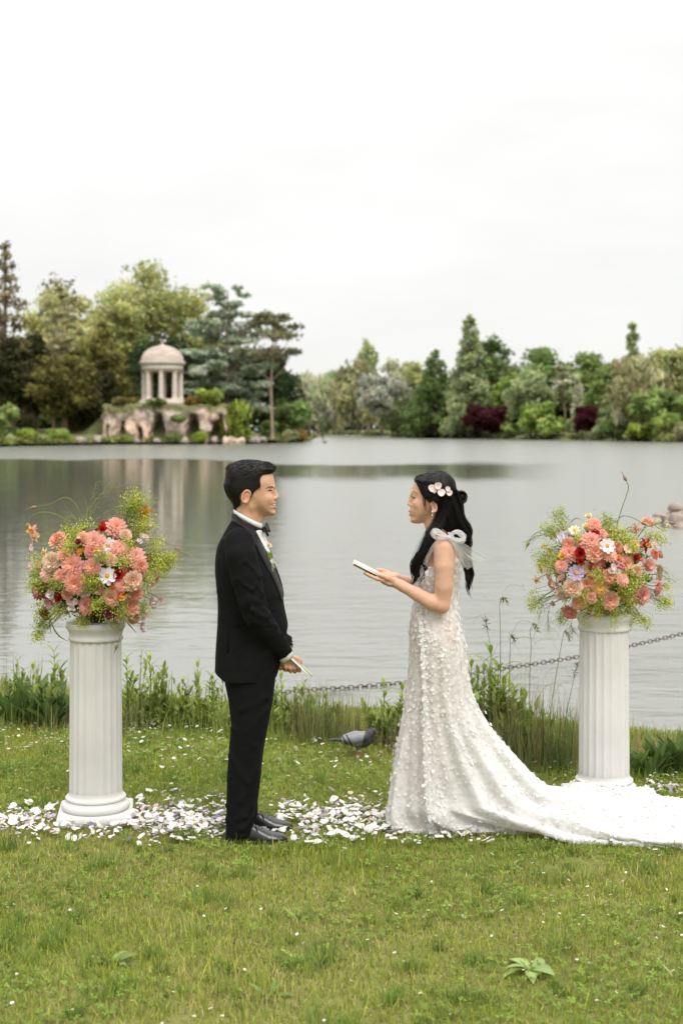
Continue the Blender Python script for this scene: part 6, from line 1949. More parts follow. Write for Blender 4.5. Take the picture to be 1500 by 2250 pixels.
def zl(a): return [(x / 3.571, 1040 + y / 3.571, r / 3.571, k, c1, c2) for x, y, r, k, c1, c2 in a]
FL = zl([(917, 418, 72, 'dahlia', PINK, CORAL), (735, 535, 75, 'dahlia', PINK, SALMON), (940, 585, 60, 'dahlia', PINK, SALMON), (1065, 648, 68, 'dahlia', PINK, SALMON), (560, 720, 75, 'dahlia', PINK, CORAL), (370, 775, 62, 'dahlia', PINK, PALEP),
         (588, 868, 75, 'dahlia', SALMON, CORAL), (665, 1040, 62, 'dahlia', CORAL, DUSTY), (450, 515, 68, 'carnation', PEACH, CORAL), (1030, 765, 75, 'carnation', PEACH, CORAL), (1045, 845, 70, 'carnation', PALEP, PEACH), (870, 975, 65, 'carnation', PEACH, SALMON),
         (1070, 940, 50, 'carnation', SALMON, CORAL), (1030, 1045, 65, 'carnation', PEACH, CORAL), (725, 610, 58, 'carnation', SALMON, CORAL), (870, 670, 52, 'carnation', PALEP, PEACH), (720, 735, 58, 'dahlia', DUSTY, CORAL), (845, 560, 60, 'cosmos', WHITE, GOLD),
         (845, 800, 65, 'cosmos', WHITE, GOLD), (805, 435, 40, 'cup', RED, RED), (930, 795, 48, 'cup', RED, RED), (465, 975, 44, 'cup', RED, BURG), (1140, 310, 58, 'columbine', ORANGE, YEL), (240, 450, 55, 'columbine', SALMON, GOLD), (265, 500, 45, 'columbine', PEACH, GOLD),
         (250, 590, 34, 'sweetpea', WHITE, BLUSH), (1175, 400, 34, 'sweetpea', WHITE, BLUSH), (1120, 490, 50, 'sweetpea', BLUSH, WHITE), (685, 940, 48, 'sweetpea', WHITE, BLUSH), (545, 1008, 46, 'sweetpea', WHITE, BLUSH), (400, 945, 40, 'sweetpea', BLUSH, WHITE),
         (1200, 870, 34, 'sweetpea', BLUSH, PALEP), (1205, 1000, 58, 'sweetpea', BLUSH, WHITE), (1258, 985, 36, 'sweetpea', BLUSH, BLUSH), (1125, 1195, 48, 'sweetpea', BLUSH, WHITE), (1150, 1110, 42, 'sweetpea', WHITE, BLUSH), (300, 915, 64, 'dahlia', BURG, DUSTY),
         (385, 1015, 58, 'poppy', (.62, .33, .40), (.55, .22, .30)), (360, 1095, 60, 'cup', BURG, (.40, .10, .14)), (630, 618, 40, 'floret', ORANGE, GOLD), (960, 960, 46, 'floret', ORANGE, GOLD), (890, 890, 42, 'floret', ORANGE, CORAL), (400, 690, 70, 'carnation', PALEP, PALEP),
         (775, 750, 30, 'floret', GOLD, YEL), (615, 540, 30, 'cup', BURG, BURG), (250, 750, 36, 'sweetpea', BLUSH, PALEP), (1050, 1140, 42, 'dahlia', DUSTY, CORAL), (860, 1110, 44, 'dahlia', BURG, BURG), (480, 580, 40, 'sweetpea', BLUSH, DUSTY), (340, 620, 36, 'columbine', PALEP, YEL), (1215, 600, 30, 'sweetpea', BLUSH, WHITE), (650, 790, 52, 'carnation', PEACH, CORAL), (500, 630, 50, 'dahlia', SALMON, CORAL), (970, 880, 50, 'dahlia', PINK, SALMON), (770, 900, 46, 'carnation', PEACH, SALMON), (1110, 730, 48, 'carnation', SALMON, CORAL), (470, 800, 50, 'dahlia', PINK, CORAL), (640, 500, 46, 'carnation', PEACH, PEACH), (990, 480, 46, 'carnation', PALEP, PEACH), (520, 950, 44, 'carnation', SALMON, CORAL), (780, 640, 46, 'dahlia', PINK, CORAL), (960, 1110, 46, 'carnation', PEACH, CORAL)])
SL = [(x / 3.571, 1040 + y / 3.571, r / 3.571, n_, pu) for x, y, r, n_, pu in [
    (1060, 200, 60, 16, .2), (1100, 290, 80, 18, .3), (1020, 290, 60, 12, .4), (1160, 420, 80, 18, .5), (1060, 430, 80, 16, .7), (1220, 560, 70, 14, .5), (1250, 690, 80, 24, .4), (1290, 740, 60, 14, .3), (1200, 760, 60, 14, .8), (1330, 670, 50, 10, .2),
    (620, 440, 70, 18, .7), (560, 480, 60, 12, .8), (560, 590, 60, 14, 1), (330, 870, 70, 18, .9), (280, 800, 60, 10, .6), (450, 860, 60, 14, 1.05), (720, 820, 60, 16, 1.05), (780, 1020, 60, 16, 1.0), (730, 880, 40, 10, 1.05), (940, 1060, 60, 16, 1.0), (470, 1070, 60, 16, .9),
    (330, 1060, 60, 14, .6), (320, 1180, 50, 14, .4), (310, 1270, 40, 10, .2), (640, 1160, 50, 16, .9), (650, 1250, 30, 10, .8), (1130, 870, 60, 14, .8), (1110, 1060, 50, 12, .7), (800, 640, 50, 12, 1.05), (970, 690, 40, 8, 1.05), (300, 690, 60, 10, .6), (260, 880, 40, 8, .4), (920, 1170, 50, 12, .7), (1000, 560, 50, 12, .9)]]
def zb(a, dy0=-.05): return [(x / 3.571, 1040 + y / 3.571, d) for x, y, d in a]
BL = [(zb([(690, 520, -.1), (660, 400, -.1), (600, 250, -.1), (510, 190, -.1), (400, 240, -.1), (295, 262, -.1)]), 1), (zb([(600, 460, -.12), (565, 400, -.12), (430, 320, -.12), (320, 308, -.12), (240, 345, -.12), (222, 385, -.12)]), 0), (zb([(1040, 600, -.1), (1080, 555, -.12), (1150, 515, -.12), (1260, 520, -.1), (1370, 580, -.1)]), 1),
      (zb([(800, 860, -.30), (880, 960, -.31), (950, 1070, -.29), (1020, 1130, -.26)]), 0), (zb([(940, 1080, -.28), (972, 1150, -.28), (955, 1250, -.26), (925, 1335, -.25)]), 0)]
LB = [(zb([(390, 1120, -.15), (420, 1210, -.16), (470, 1280, -.16), (545, 1322, -.15)]), .009), (zb([(820, 1120, -.2), (860, 1180, -.22), (920, 1250, -.22)]), .010), (zb([(960, 1110, -.2), (1000, 1170, -.22), (1080, 1262, -.22)]), .011), (zb([(395, 1130, -.1), (395, 1200, -.1), (405, 1270, -.1)]), .009)]
PLm = [zb([(690, 470, -.05), (680, 340, -.05), (720, 200, -.05), (762, 60, -.05)]), zb([(700, 460, -.02), (720, 260, -.02), (800, 160, -.02), (860, 70, -.02)]), zb([(690, 430, 0), (740, 280, 0), (850, 150, 0), (950, 95, 0)]), zb([(700, 440, -.05), (780, 340, -.05), (880, 280, -.05), (960, 240, -.05)]),
       zb([(700, 450, -.1), (800, 370, -.1), (900, 330, -.1), (975, 350, -.1)]), zb([(660, 460, -.1), (600, 360, -.1), (560, 340, -.1), (535, 380, -.1)]), zb([(850, 640, -.3), (800, 640, -.3), (760, 690, -.3)]), zb([(1150, 600, -.15), (1280, 600, -.15), (1400, 610, -.15), (1470, 630, -.15)])]
arrangement('big loose bouquet of pink dahlias and peach carnations on the left pedestal', ped_l.location[1], 208, 1258, (.315, .25, .285), FL, SL, BL, LB, PLm, 1, 3, ped_l)

def z2(a): return [(1120 + x / 3.947, 1020 + y / 3.947, r / 3.947, k, c1, c2) for x, y, r, k, c1, c2 in a]
FR = z2([(725, 525, 58, 'dahlia', SALMON, CORAL), (700, 670, 72, 'dahlia', PINK, SALMON), (510, 770, 68, 'dahlia', PINK, CORAL), (1005, 870, 82, 'dahlia', PINK, SALMON), (780, 1070, 76, 'dahlia', SALMON, GOLD), (1155, 1140, 82, 'dahlia', DUSTY, PINK), (1270, 1100, 62, 'cup', DUSTY, PINK), (870, 780, 55, 'dahlia', SALMON, PEACH),
         (1195, 500, 60, 'carnation', PEACH, SALMON), (735, 760, 76, 'carnation', PEACH, CORAL), (865, 970, 62, 'carnation', CORAL, SALMON), (600, 1205, 62, 'carnation', PEACH, CORAL), (510, 1290, 64, 'carnation', SALMON, CORAL), (870, 1185, 72, 'carnation', PEACH, SALMON), (500, 690, 55, 'carnation', SALMON, CORAL), (1255, 780, 44, 'carnation', SALMON, ORANGE),
         (1195, 880, 66, 'cup', DUSTY, PEACH), (845, 705, 62, 'cosmos', WHITE, GOLD), (565, 940, 66, 'cosmos', LILAC, GOLD), (700, 900, 68, 'cosmos', PALEP, ORANGE), (555, 565, 48, 'cosmos', CREAM, YEL), (655, 545, 40, 'cup', CREAM, YEL), (680, 450, 38, 'cup', CREAM, PALEP), (605, 770, 54, 'cup', RED, RED), (610, 845, 34, 'cup', RED, RED), (735, 602, 40, 'cup', RED, RED),
         (1090, 810, 42, 'cup', RED, BURG), (450, 795, 38, 'cup', YEL, GOLD), (290, 710, 30, 'floret', YEL, GOLD), (1190, 700, 62, 'columbine', RED, YEL), (1105, 560, 52, 'columbine', DUSTY, PALEP), (225, 1010, 40, 'columbine', PEACH, YEL), (490, 610, 78, 'sweetpea', (.72, .66, .74), WHITE), (900, 890, 46, 'sweetpea', WHITE, BLUSH), (540, 1070, 78, 'carnation', PALEP, PEACH),
         (455, 970, 52, 'sweetpea', BLUSH, PALEP), (395, 1045, 40, 'sweetpea', BLUSH, PALEP), (940, 800, 36, 'floret', ORANGE, GOLD), (690, 965, 42, 'floret', ORANGE, CORAL), (760, 850, 60, 'dahlia', (.55, .12, .14), CORAL), (1025, 730, 40, 'cosmos', PALEP, GOLD), (1250, 690, 46, 'sweetpea', BLUSH, PALEP), (370, 1205, 36, 'sweetpea', DUSTY, BLUSH), (430, 1120, 50, 'carnation', BLUSH, PALEP), (1150, 830, 40, 'sweetpea', PINK, BLUSH), (1290, 1040, 44, 'columbine', DUSTY, PINK), (620, 680, 46, 'carnation', PEACH, SALMON), (800, 600, 44, 'dahlia', PINK, SALMON), (930, 720, 46, 'carnation', SALMON, CORAL), (1080, 700, 44, 'dahlia', PINK, CORAL), (660, 1040, 54, 'carnation', PEACH, CORAL), (980, 1000, 48, 'dahlia', SALMON, PEACH), (1100, 920, 50, 'carnation', PALEP, SALMON), (440, 880, 46, 'dahlia', PINK, SALMON), (700, 1160, 44, 'carnation', PEACH, SALMON), (1010, 1150, 48, 'dahlia', DUSTY, SALMON)])
def z2s(a): return [(1120 + x / 3.947, 1020 + y / 3.947, r / 3.947, n_, pu) for x, y, r, n_, pu in a]
SR = z2s([(410, 440, 60, 10, .2), (420, 540, 60, 12, .5), (340, 590, 60, 10, .2), (330, 780, 80, 20, .6), (370, 880, 80, 22, .8), (300, 860, 50, 10, .4), (830, 520, 70, 16, .5), (900, 600, 60, 12, .9), (990, 620, 80, 24, .9), (1040, 700, 60, 14, 1), (1200, 600, 80, 10, .5), (1080, 980, 90, 26, 1), (1000, 1060, 90, 26, 1.03), (930, 1000, 50, 12, 1.05),
          (720, 1190, 70, 22, 1.02), (660, 1130, 60, 14, 1.03), (760, 1260, 60, 14, .95), (900, 1270, 80, 20, .95), (1000, 1180, 70, 18, .95), (1060, 1330, 80, 20, .7), (1000, 1390, 50, 12, .7), (1150, 1350, 50, 12, .5), (480, 1140, 50, 10, .8), (220, 1160, 60, 10, .3), (200, 1220, 40, 6, .2), (450, 1340, 40, 8, .6), (770, 960, 40, 10, 1.05), (1290, 640, 50, 8, .3), (1300, 1190, 60, 10, .4), (1360, 1060, 40, 6, .2), (590, 640, 40, 8, 1), (660, 1330, 40, 8, .8), (1380, 1210, 30, 6, .2)])
def zb2(a): return [(1120 + x / 3.947, 1020 + y / 3.947, d) for x, y, d in a]
BR = [(zb2([(930, 640, -.1), (925, 540, -.1), (955, 420, -.1), (1000, 290, -.1), (1025, 200, -.1), (1008, 150, -.1)]), 1), (zb2([(470, 760, -.15), (440, 700, -.15), (380, 600, -.15), (290, 570, -.15), (200, 615, -.15), (168, 665, -.15)]), 0), (zb2([(920, 500, -.1), (970, 450, -.1), (1050, 460, -.1), (1130, 500, -.1)]), 1),
      (zb2([(830, 1100, -.28), (805, 1165, -.29), (770, 1230, -.28), (730, 1278, -.27)]), 1), (zb2([(1200, 540, -.15), (1260, 520, -.15), (1320, 500, -.15), (1370, 505, -.15)]), 1), (zb2([(660, 970, -.3), (640, 1000, -.31), (560, 1030, -.3), (470, 1090, -.28)]), 0)]
LR = [(zb2([(1180, 960, -.15), (1280, 955, -.16), (1350, 985, -.16), (1400, 1045, -.15)]), .010), (zb2([(1250, 520, -.15), (1280, 550, -.15), (1335, 580, -.15)]), .010), (zb2([(520, 510, -.05), (570, 470, -.05), (640, 490, -.05)]), .008)]
PR = [zb2([(400, 1100, -.1), (320, 1160, -.1), (270, 1250, -.1), (250, 1330, -.1)]), zb2([(420, 1120, -.08), (350, 1210, -.08), (330, 1330, -.08), (340, 1440, -.08)]), zb2([(480, 1180, -.1), (440, 1280, -.1), (430, 1360, -.1)]), zb2([(420, 680, -.05), (330, 620, -.05), (240, 620, -.05), (170, 660, -.05)]), zb2([(540, 1320, -.1), (530, 1400, -.1), (545, 1450, -.1)]), zb2([(1200, 860, -.1), (1280, 880, -.1), (1350, 940, -.1)])]
arrangement('big loose bouquet with a lilac blossom and tall curling bud on the right pedestal', ped_r.location[1], 1322, 1252, (.315, .25, .285), FR, SR, BR, LR, PR, -1, 7, ped_r)

# boutonniere pinned to the lapel
bt0 = on_jacket(588, 1203, .018)
btn = tag(empty('boutonniere', tuple(bt0)), 'small peach rose buttonhole with white ribbon on the black lapel', 'boutonniere')
o = obj('rose', flower('cup', PALEP, PEACH), btn); o.matrix_local = Matrix.Translation((0, 0, .008)) @ Matrix(frame((.55, -.45, .75)).tolist()).to_4x4() @ Matrix.Scale(.021, 4)
mb = MB()
for (a, b_, dx) in ((586, 1206, -.004), (590, 1210, .002), (592, 1204, .006)):
    leaf_strip(mb, np.array([on_jacket(a, b_, .012), on_jacket(a + 4, b_ + 13, .016), on_jacket(a + 8, b_ + 26, .012)]), .007, (.26, .32, .06), (1, -.4, .4))
add_tube(mb, catmull([on_jacket(592, 1215, .014), on_jacket(597, 1232, .016), on_jacket(601, 1252, .014)], 8), [.004] * 8, 7, (.27, .31, .08))
mb.build('leaves', m_petalv, btn)
mb = MB()
cr = on_jacket(597, 1232, .020)
for i in range(5):
    a = i * 1.3
    leaf_strip(mb, np.array([cr, cr + np.array([.018 * math.cos(a), -.006, .012 * math.sin(a)]), cr + np.array([.034 * math.cos(a), -.002, .022 * math.sin(a) - .012])]), .007, (.8, .79, .78), (.2, -.5, 1))
V, F = tube_vf(np.array([cr + [-.004, 0, .008], cr + [.006, 0, -.012]]), [.008, .008], 10); mb.add(V, F, (.8, .79, .78))
mb.build('ribbon', m_petalv, btn)
# ------------------------------------------------------------------ plants on the bank
m_plant = mat('plant_leaf', (1, 1, 1), 0.55, attr=True, trans=0.35, spec=0.25)
def blade_vf(n, pos, L, w, lean, az, bend, col, segs=3):
    """n curved blades; pos (n,3), L,w,lean,az,bend (n,), col (n,3)"""
    t = np.linspace(0, 1, segs + 1)
    dirh = np.stack([np.cos(az), np.sin(az), 0 * az], -1)
    V = np.zeros((n, 2 * segs + 1, 3))
    side = np.stack([-np.sin(az), np.cos(az), 0 * az], -1)
    for i, tt in enumerate(t):
        ang = lean + bend * tt
        out = np.sin(lean) * tt + np.sin(ang) * tt * .6
        up = np.cos(lean * .7 + bend * tt * .55) * tt
        c = pos + dirh * (L * out * .75)[:, None] + np.array([0, 0, 1.0]) * (L * up)[:, None]
        if i < segs:
            hw = (w * (1 - .55 * tt ** 1.5) / 2)[:, None]
            V[:, 2 * i] = c - side * hw; V[:, 2 * i + 1] = c + side * hw
        else: V[:, 2 * segs] = c
    k = 2 * segs + 1
    q = np.array([[2 * i, 2 * i + 1, 2 * i + 3, 2 * i + 2] for i in range(segs - 1)])
    tri = np.array([[2 * segs - 2, 2 * segs - 1, 2 * segs]])
    o = (np.arange(n) * k)[:, None, None]
    return V.reshape(-1, 3), [(q[None] + o).reshape(-1, 4), (tri[None] + o).reshape(-1, 3)], np.repeat(col, k, 0)

def lanceolate(L, w, droop, n=6):
    t = np.linspace(0, 1, n)
    hw = w * np.sin(np.pi * np.clip(t, .04, .985)) ** .75 * (1 - .25 * t)
    z = .35 * t - droop * t * t
    V = []
    for a, h, zz in zip(t, hw, z):
        V += [[L * a, -h, L * zz + .25 * h], [L * a, 0, L * zz], [L * a, h, L * zz + .25 * h]]
    return np.array(V), grid_faces(3, n)
LEAFM = {}
def leaf_mesh(kind, col):
    key = (kind, col)
    if key not in LEAFM:
        L_, w_, d_ = {'lance': (1, .17, .35), 'dock': (1, .115, .30), 'broad': (1, .24, .5), 'narrow': (1, .07, .25)}[kind]
        V, F = lanceolate(L_, w_, d_, 7 if kind != 'lance' else 6)
        C = np.tile(np.array(col), (len(V), 1)); C[1::3] *= 1.18
        LEAFM[key] = mesh_data('leaf', V, F, m_plant, True, C)
    return LEAFM[key]

def ground_at(px, py):
    Y = groundY(py); X = (px - CX) * Y / FPX
    return np.array([X, Y, float(lawn_z(X, Y))])
LG = [(.26, .33, .065), (.20, .28, .055), (.32, .38, .09)]
def leafy_plant(px, py, top, label, seed, pairs=9, leaf=.085, col=0, lean=0.0, group='leafy plants on the bank'):
    rr = np.random.RandomState(seed)
    g = ground_at(px, py)
    H = (CZ - (top - HOR) * g[1] / FPX) - g[2]
    root = tag(empty('leafy_plant', tuple(g)), label, 'plant', group)
    w = catmull([[0, 0, -.03], [lean * .3 * H, 0, H * .45], [lean * H, rr.normal() * .02, H * .97]], 12)
    mb = MB(); add_tube(mb, w, np.linspace(.0035, .0014, 12), 6, (.22, .20, .08)); mb.build('stem', m_plant, root, world=False)
    for i in range(pairs):
        t = .12 + .86 * i / (pairs - 1)
        p_ = w[int(round(t * 11))]
        L_ = leaf * (1.0 - .35 * t) * rr.uniform(.85, 1.15) if t < .9 else leaf * .75
        for s in (0, 1):
            az = (i % 2) * 1.57 + s * 3.14 + rr.normal() * .25
            el = -(.25 + .75 * t) + .2 * rr.normal() if True else 0
            obj('leaf', leaf_mesh('lance', LG[(col + rr.randint(2)) % 3]), root, tuple(p_), (0, el * .7, az), L_)
    mb = MB()
    V0, F0 = lanceolate(1, .17, .35, 6)
    for k in range(6):
        off = rr.normal(size=2) * np.array([.075, .06]); hk = H * rr.uniform(.42, .86)
        ww = catmull([[off[0] * .6, off[1] * .6, -.02], [off[0], off[1], hk * .5], [off[0] * 1.5 + .03 * rr.normal(), off[1] * 1.5, hk]], 8)
        add_tube(mb, ww, np.linspace(.003, .0012, 8), 5, (.24, .22, .08))
        for j in range(22):
            t = .1 + .9 * j / 21; p_ = ww[min(7, int(t * 7.5))] + (rr.rand() - .5) * (ww[1] - ww[0]); L_ = leaf * rr.uniform(.55, 1.0) * (1 - .25 * t)
            V = rotz_(pitch(V0 * L_, (.15 + .8 * t) + .25 * rr.normal()), rr.rand() * 6.28) + p_
            c_ = np.array(LG[rr.randint(3)]) * rr.uniform(.6, 1.1)
            mb.add(V, F0, c_)
    tag(mb.build('foliage', m_plant, root, world=False), kind='stuff')
    return root
LP = [(122, 1588, 1428, 'tall leafy plant with bright tip at the left edge of the left pedestal', 9, .11), (30, 1590, 1455, 'leafy plant near the left edge of the lawn', 9, .09), (75, 1592, 1470, 'short leafy plant between the left edge and the left pedestal', 8, .09),
      (280, 1592, 1440, 'leafy plant right beside the right edge of the left pedestal', 9, .10), (306, 1598, 1425, 'thin taller leafy plant behind the left pedestal bouquet foot', 9, .06), (335, 1600, 1448, 'bushy bright leafy plant between the left pedestal and the man', 10, .10), (365, 1602, 1490, 'short leafy plant midway between the left pedestal and the man', 8, .085),
      (398, 1602, 1500, 'low leafy plant left of the tall stem behind the man', 8, .08), (440, 1603, 1462, 'tall leafy stem close behind the back of the man', 10, .09), (466, 1606, 1480, 'leafy stem just touching the back of the jacket', 9, .085), (486, 1606, 1500, 'leafy stem half hidden by the back of the trousers', 8, .08),
      (622, 1610, 1488, 'bright leafy plant just right of the knees of the man', 10, .09), (648, 1612, 1520, 'short leafy plant below the dangling booklet', 8, .08), (712, 1616, 1526, 'pale leafy plant standing among rushes left of the pigeon', 9, .085), (598, 1612, 1505, 'leafy plant partly behind the front of the trousers', 8, .08),
      (843, 1630, 1508, 'upright leafy stem behind the pigeon, left one of a pair', 10, .10), (879, 1634, 1512, 'upright leafy stem touching the front of the dress, right one of a pair', 10, .10),
      (1040, 1640, 1440, 'leafy plant emerging right behind the back of the dress', 11, .10), (1062, 1650, 1450, 'bright leafy plant a hand right of the back of the dress', 11, .11), (1088, 1655, 1465, 'broad bright leafy plant before the chain right of the dress', 10, .12), (1112, 1655, 1490, 'leafy plant among the reddish stems', 9, .11),
      (1150, 1655, 1540, 'short leafy plant midway between the dress and the right pedestal', 8, .09), (1045, 1660, 1540, 'low leafy plant at the curve of the dress', 8, .1), (1026, 1638, 1458, 'leafy plant half hidden by the back of the dress', 10, .10), (1076, 1656, 1430, 'tallest leafy plant right of the dress', 12, .11), (1100, 1662, 1500, 'bushy leafy plant in front of the tallest one', 9, .10), (1132, 1662, 1515, 'bushy leafy plant at the right end of the leafy thicket', 9, .10)]
for i, (px, py, top, lab, n_, lf) in enumerate(LP):
    leafy_plant(px, py, top, lab, 100 + i, n_ + 2, lf * 1.05, i % 3, .04 * math.sin(i * 2.1))

def blade_clump(name, label, px, py, wpx, hpx, n, cols, seed, w=.004, lean=.12, bend=.25, group=None, cat='plant', heads=0):
    rr = np.random.RandomState(seed)
    g = ground_at(px, py)
    sc = g[1] / FPX
    pos = np.stack([np.clip(rr.normal(size=n), -1.7, 1.7) * wpx * sc * .36, np.clip(rr.normal(size=n), -1.7, 1.7) * .12, np.full(n, -.02)], -1)
    L = hpx * sc * (.30 + .75 * rr.rand(n) ** 1.4)
    col = np.array(cols)[rr.randint(0, len(cols), n)] * (1 + .2 * rr.normal(size=(n, 1)))
    V, F, C = blade_vf(n, pos, L, w * rr.uniform(.7, 1.3, n), np.abs(rr.normal(size=n)) * lean, rr.rand(n) * 6.28, rr.normal(size=n) * bend, np.clip(col, .01, .6), 4)
    o = obj(name, mesh_data(name, V, F, m_plant, True, C), None, tuple(g))
    return tag(o, label, cat, group)
RU = [(.14, .18, .06), (.19, .21, .07), (.27, .22, .10)]
GRN = [(.25, .32, .07), (.31, .36, .09), (.20, .28, .06)]
RED_ = [(.36, .23, .13), (.42, .28, .17), (.30, .17, .10)]
G_ = 'rush clumps on the bank'
for i, a in enumerate([('rush_clump', 'dark rush clump below the knees of the man, right side', 668, 1622, 60, 130, 170, RU), ('rush_clump', 'tall dark rush clump nearest left of the pigeon', 690, 1626, 56, 150, 180, RU), ('rush_clump', 'brown tipped rush clump directly above the pigeon', 765, 1628, 70, 140, 190, RU),
                       ('rush_clump', 'thin rush clump above the tail of the pigeon', 732, 1626, 50, 120, 120, RU), ('rush_clump', 'rush clump around the foot of the paired leafy stems', 858, 1640, 70, 110, 170, RU), ('rush_clump', 'rush clump hugging the curve of the dress', 1090, 1675, 70, 150, 180, RU),
                       ('rush_clump', 'broad rush clump before the reddish stems', 1145, 1680, 80, 170, 220, RU), ('rush_clump', 'dark rush clump standing forward left of the right pedestal', 1222, 1684, 50, 170, 150, [(.07, .10, .03), (.10, .13, .04)]), ('rush_clump', 'rush clump touching the left side of the right pedestal', 1258, 1672, 50, 160, 150, RU),
                       ('rush_clump', 'rush clump left of the left pedestal', 120, 1604, 80, 100, 130, RU), ('rush_clump', 'rush clump at the right foot of the left pedestal', 288, 1612, 60, 105, 120, RU), ('rush_clump', 'grassy rush clump behind the seat of the man', 455, 1618, 80, 85, 130, GRN), ('rush_clump', 'grassy clump midway between left pedestal and man', 380, 1612, 80, 80, 120, GRN),
                       ('rush_clump', 'grassy clump behind the front of the trousers', 605, 1622, 60, 95, 110, GRN), ('red_grass', 'reddish dry grass tuft right of the right pedestal', 1408, 1668, 80, 110, 130, RED_), ('red_grass', 'reddish dry grass tuft at the right edge', 1475, 1668, 70, 90, 110, RED_), ('red_grass', 'reddish stems before the chain left of the right pedestal', 1160, 1665, 90, 200, 90, RED_ + GRN),
                       ('rush_clump', 'grassy clump at the far left edge', 20, 1602, 80, 90, 130, GRN), ('red_grass', 'tall yellowish grass tuft right of the leafy thicket', 1185, 1668, 120, 210, 170, GRN + RED_), ('red_grass', 'tall loose grass tuft just behind the leafy thicket', 1110, 1655, 140, 240, 150, GRN + RED_)]):
    blade_clump(*a, seed=200 + i, group=G_ if a[0] == 'rush_clump' else 'dry grass tufts on the bank', w=.0036 if a[0] == 'rush_clump' else .0022, lean=.22, bend=.35)

def dock(label, px, py, n, L0, seed, col, group='dock plants on the bank'):
    rr = np.random.RandomState(seed)
    g = ground_at(px, py)
    root = tag(empty('dock_plant', tuple(g)), label, 'plant', group)
    for i in range(n):
        az = i * 2.4 + rr.normal() * .2
        c = tuple(np.array(col) * rr.choice([.8, 1.0, 1.2]))
        obj('leaf', leaf_mesh('dock', c), root, (.02 * math.cos(az), .02 * math.sin(az), .01), (rr.normal() * .2, -rr.uniform(.5, 1.25), az), L0 * rr.uniform(.65, 1.1))
DK = (.095, .15, .04)
for a in (('dark dock with long leaves at the far left of the bank', 28, 1594, 16, .30, 1, DK), ('dark dock between the left edge and the left pedestal', 70, 1596, 18, .33, 2, DK), ('dark dock close to the left pedestal', 112, 1600, 14, .28, 3, DK), ('dark dock right behind the left pedestal', 160, 1598, 14, .30, 4, DK),
          ('low dock just right of the right pedestal', 1402, 1702, 22, .18, 5, (.12, .19, .05)), ('large dock at the right edge of the lawn', 1448, 1700, 30, .22, 6, DK), ('dock cut by the right edge of the picture', 1492, 1698, 30, .23, 7, DK), ('small dock between the two right docks', 1425, 1708, 12, .18, 8, (.10, .15, .04)),
          ('low dock under the leafy plants right of the dress', 1065, 1672, 12, .20, 9, (.12, .18, .04))):
    dock(*a)
# tall flowering grasses right of the dress
def seed_grass(label, pts, seed):
    rr = np.random.RandomState(seed)
    Y = groundY(1655)
    w = catmull(np.array([P(a, b, Y + .02 * rr.normal()) for a, b in pts]), 24)
    root = tag(empty('seed_grass', tuple(w[0])), label, 'grass stalk', 'tall seeding grasses on the bank')
    mb = MB(); add_tube(mb, w, np.linspace(.0028, .0009, 24), 5, (.22, .24, .09)); mb.build('stalk', m_plant, root)
    mb = MB()
    for k in range(34):
        j = rr.randint(17, 24); p0 = w[j]; d = (w[23] - w[20]) / np.linalg.norm(w[23] - w[20]) * .5 + rr.normal(size=3) * .4 + np.array([0, 0, -.15])
        p1 = p0 + d * .03
        add_tube(mb, np.array([p0, (p0 + p1) / 2, p1]), [.0006, .0022, .0004], 4, (.24, .21, .10))
    mb.build('seed_head', m_plant, root)
    for k in range(3):
        j = 5 + 5 * k; mb = MB(); s = rr.choice([-1, 1])
        leaf_strip(mb, np.array([w[j], w[j] + np.array([s * .05, 0, .09]), w[j] + np.array([s * .13, .01, .08]), w[j] + np.array([s * .18, .01, .0])]), .005, (.19, .24, .06), (0, 1, 0)); mb.build('leaf', m_plant, root)
for i, (lab, pts) in enumerate([('tall hooked grass stalk rising highest right of the dress', [(1098, 1650), (1098, 1500), (1099, 1400), (1097, 1330), (1103, 1312), (1112, 1320)]), ('seeding grass stalk nearest the back of the dress', [(1076, 1650), (1080, 1500), (1078, 1430), (1068, 1375), (1067, 1362)]), ('hooked grass stalk midway to the right pedestal', [(1165, 1650), (1163, 1500), (1166, 1420), (1164, 1385), (1172, 1370), (1180, 1385)]),
                                ('drooping grass stalk left of the right pedestal bouquet', [(1195, 1660), (1215, 1520), (1232, 1420), (1240, 1385), (1248, 1400)]), ('leaning grass stalk touching the left side of the right pedestal', [(1228, 1660), (1245, 1560), (1258, 1500), (1268, 1458)]), ('short hooked stalk by the tall hooked one', [(1110, 1650), (1118, 1500), (1120, 1420), (1122, 1395), (1130, 1405)])]):
    seed_grass(lab, pts, 300 + i)
# tangle that fills the bank between the plants
rr = np.random.RandomState(77)
n = 9500
X = rr.uniform(-3.4, 3.4, n); Y = shore_y(X) - .55 + rr.normal(size=n) * .28 + .15
pos = np.stack([X, Y, lawn_z(X, Y) - .01], -1)
thin = .62 + .38 * vnoise(np.stack([X, Y * 0, X * 0], -1), 2.1)
L = rr.uniform(.04, .15, n) * thin * (1 + 1.1 * (rr.rand(n) < .12)) * np.where((X > .25) & (X < .55), .75, 1)
cs = np.array([(.22, .29, .06), (.29, .33, .08), (.16, .22, .05), (.30, .25, .12)])[rr.choice(4, n, p=[.4, .3, .22, .08])] * (1 + .2 * rr.normal(size=(n, 1)))
V, F, C = blade_vf(n, pos, L, rr.uniform(.003, .009, n), np.abs(rr.normal(size=n)) * .3, rr.rand(n) * 6.28, rr.normal(size=n) * .5, np.clip(cs, .01, .5), 3)
tag(obj('bank_growth', mesh_data('bank_growth', V, F, m_plant, True, C)), 'tangle of grass and weeds along the near bank', 'undergrowth', kind='stuff')

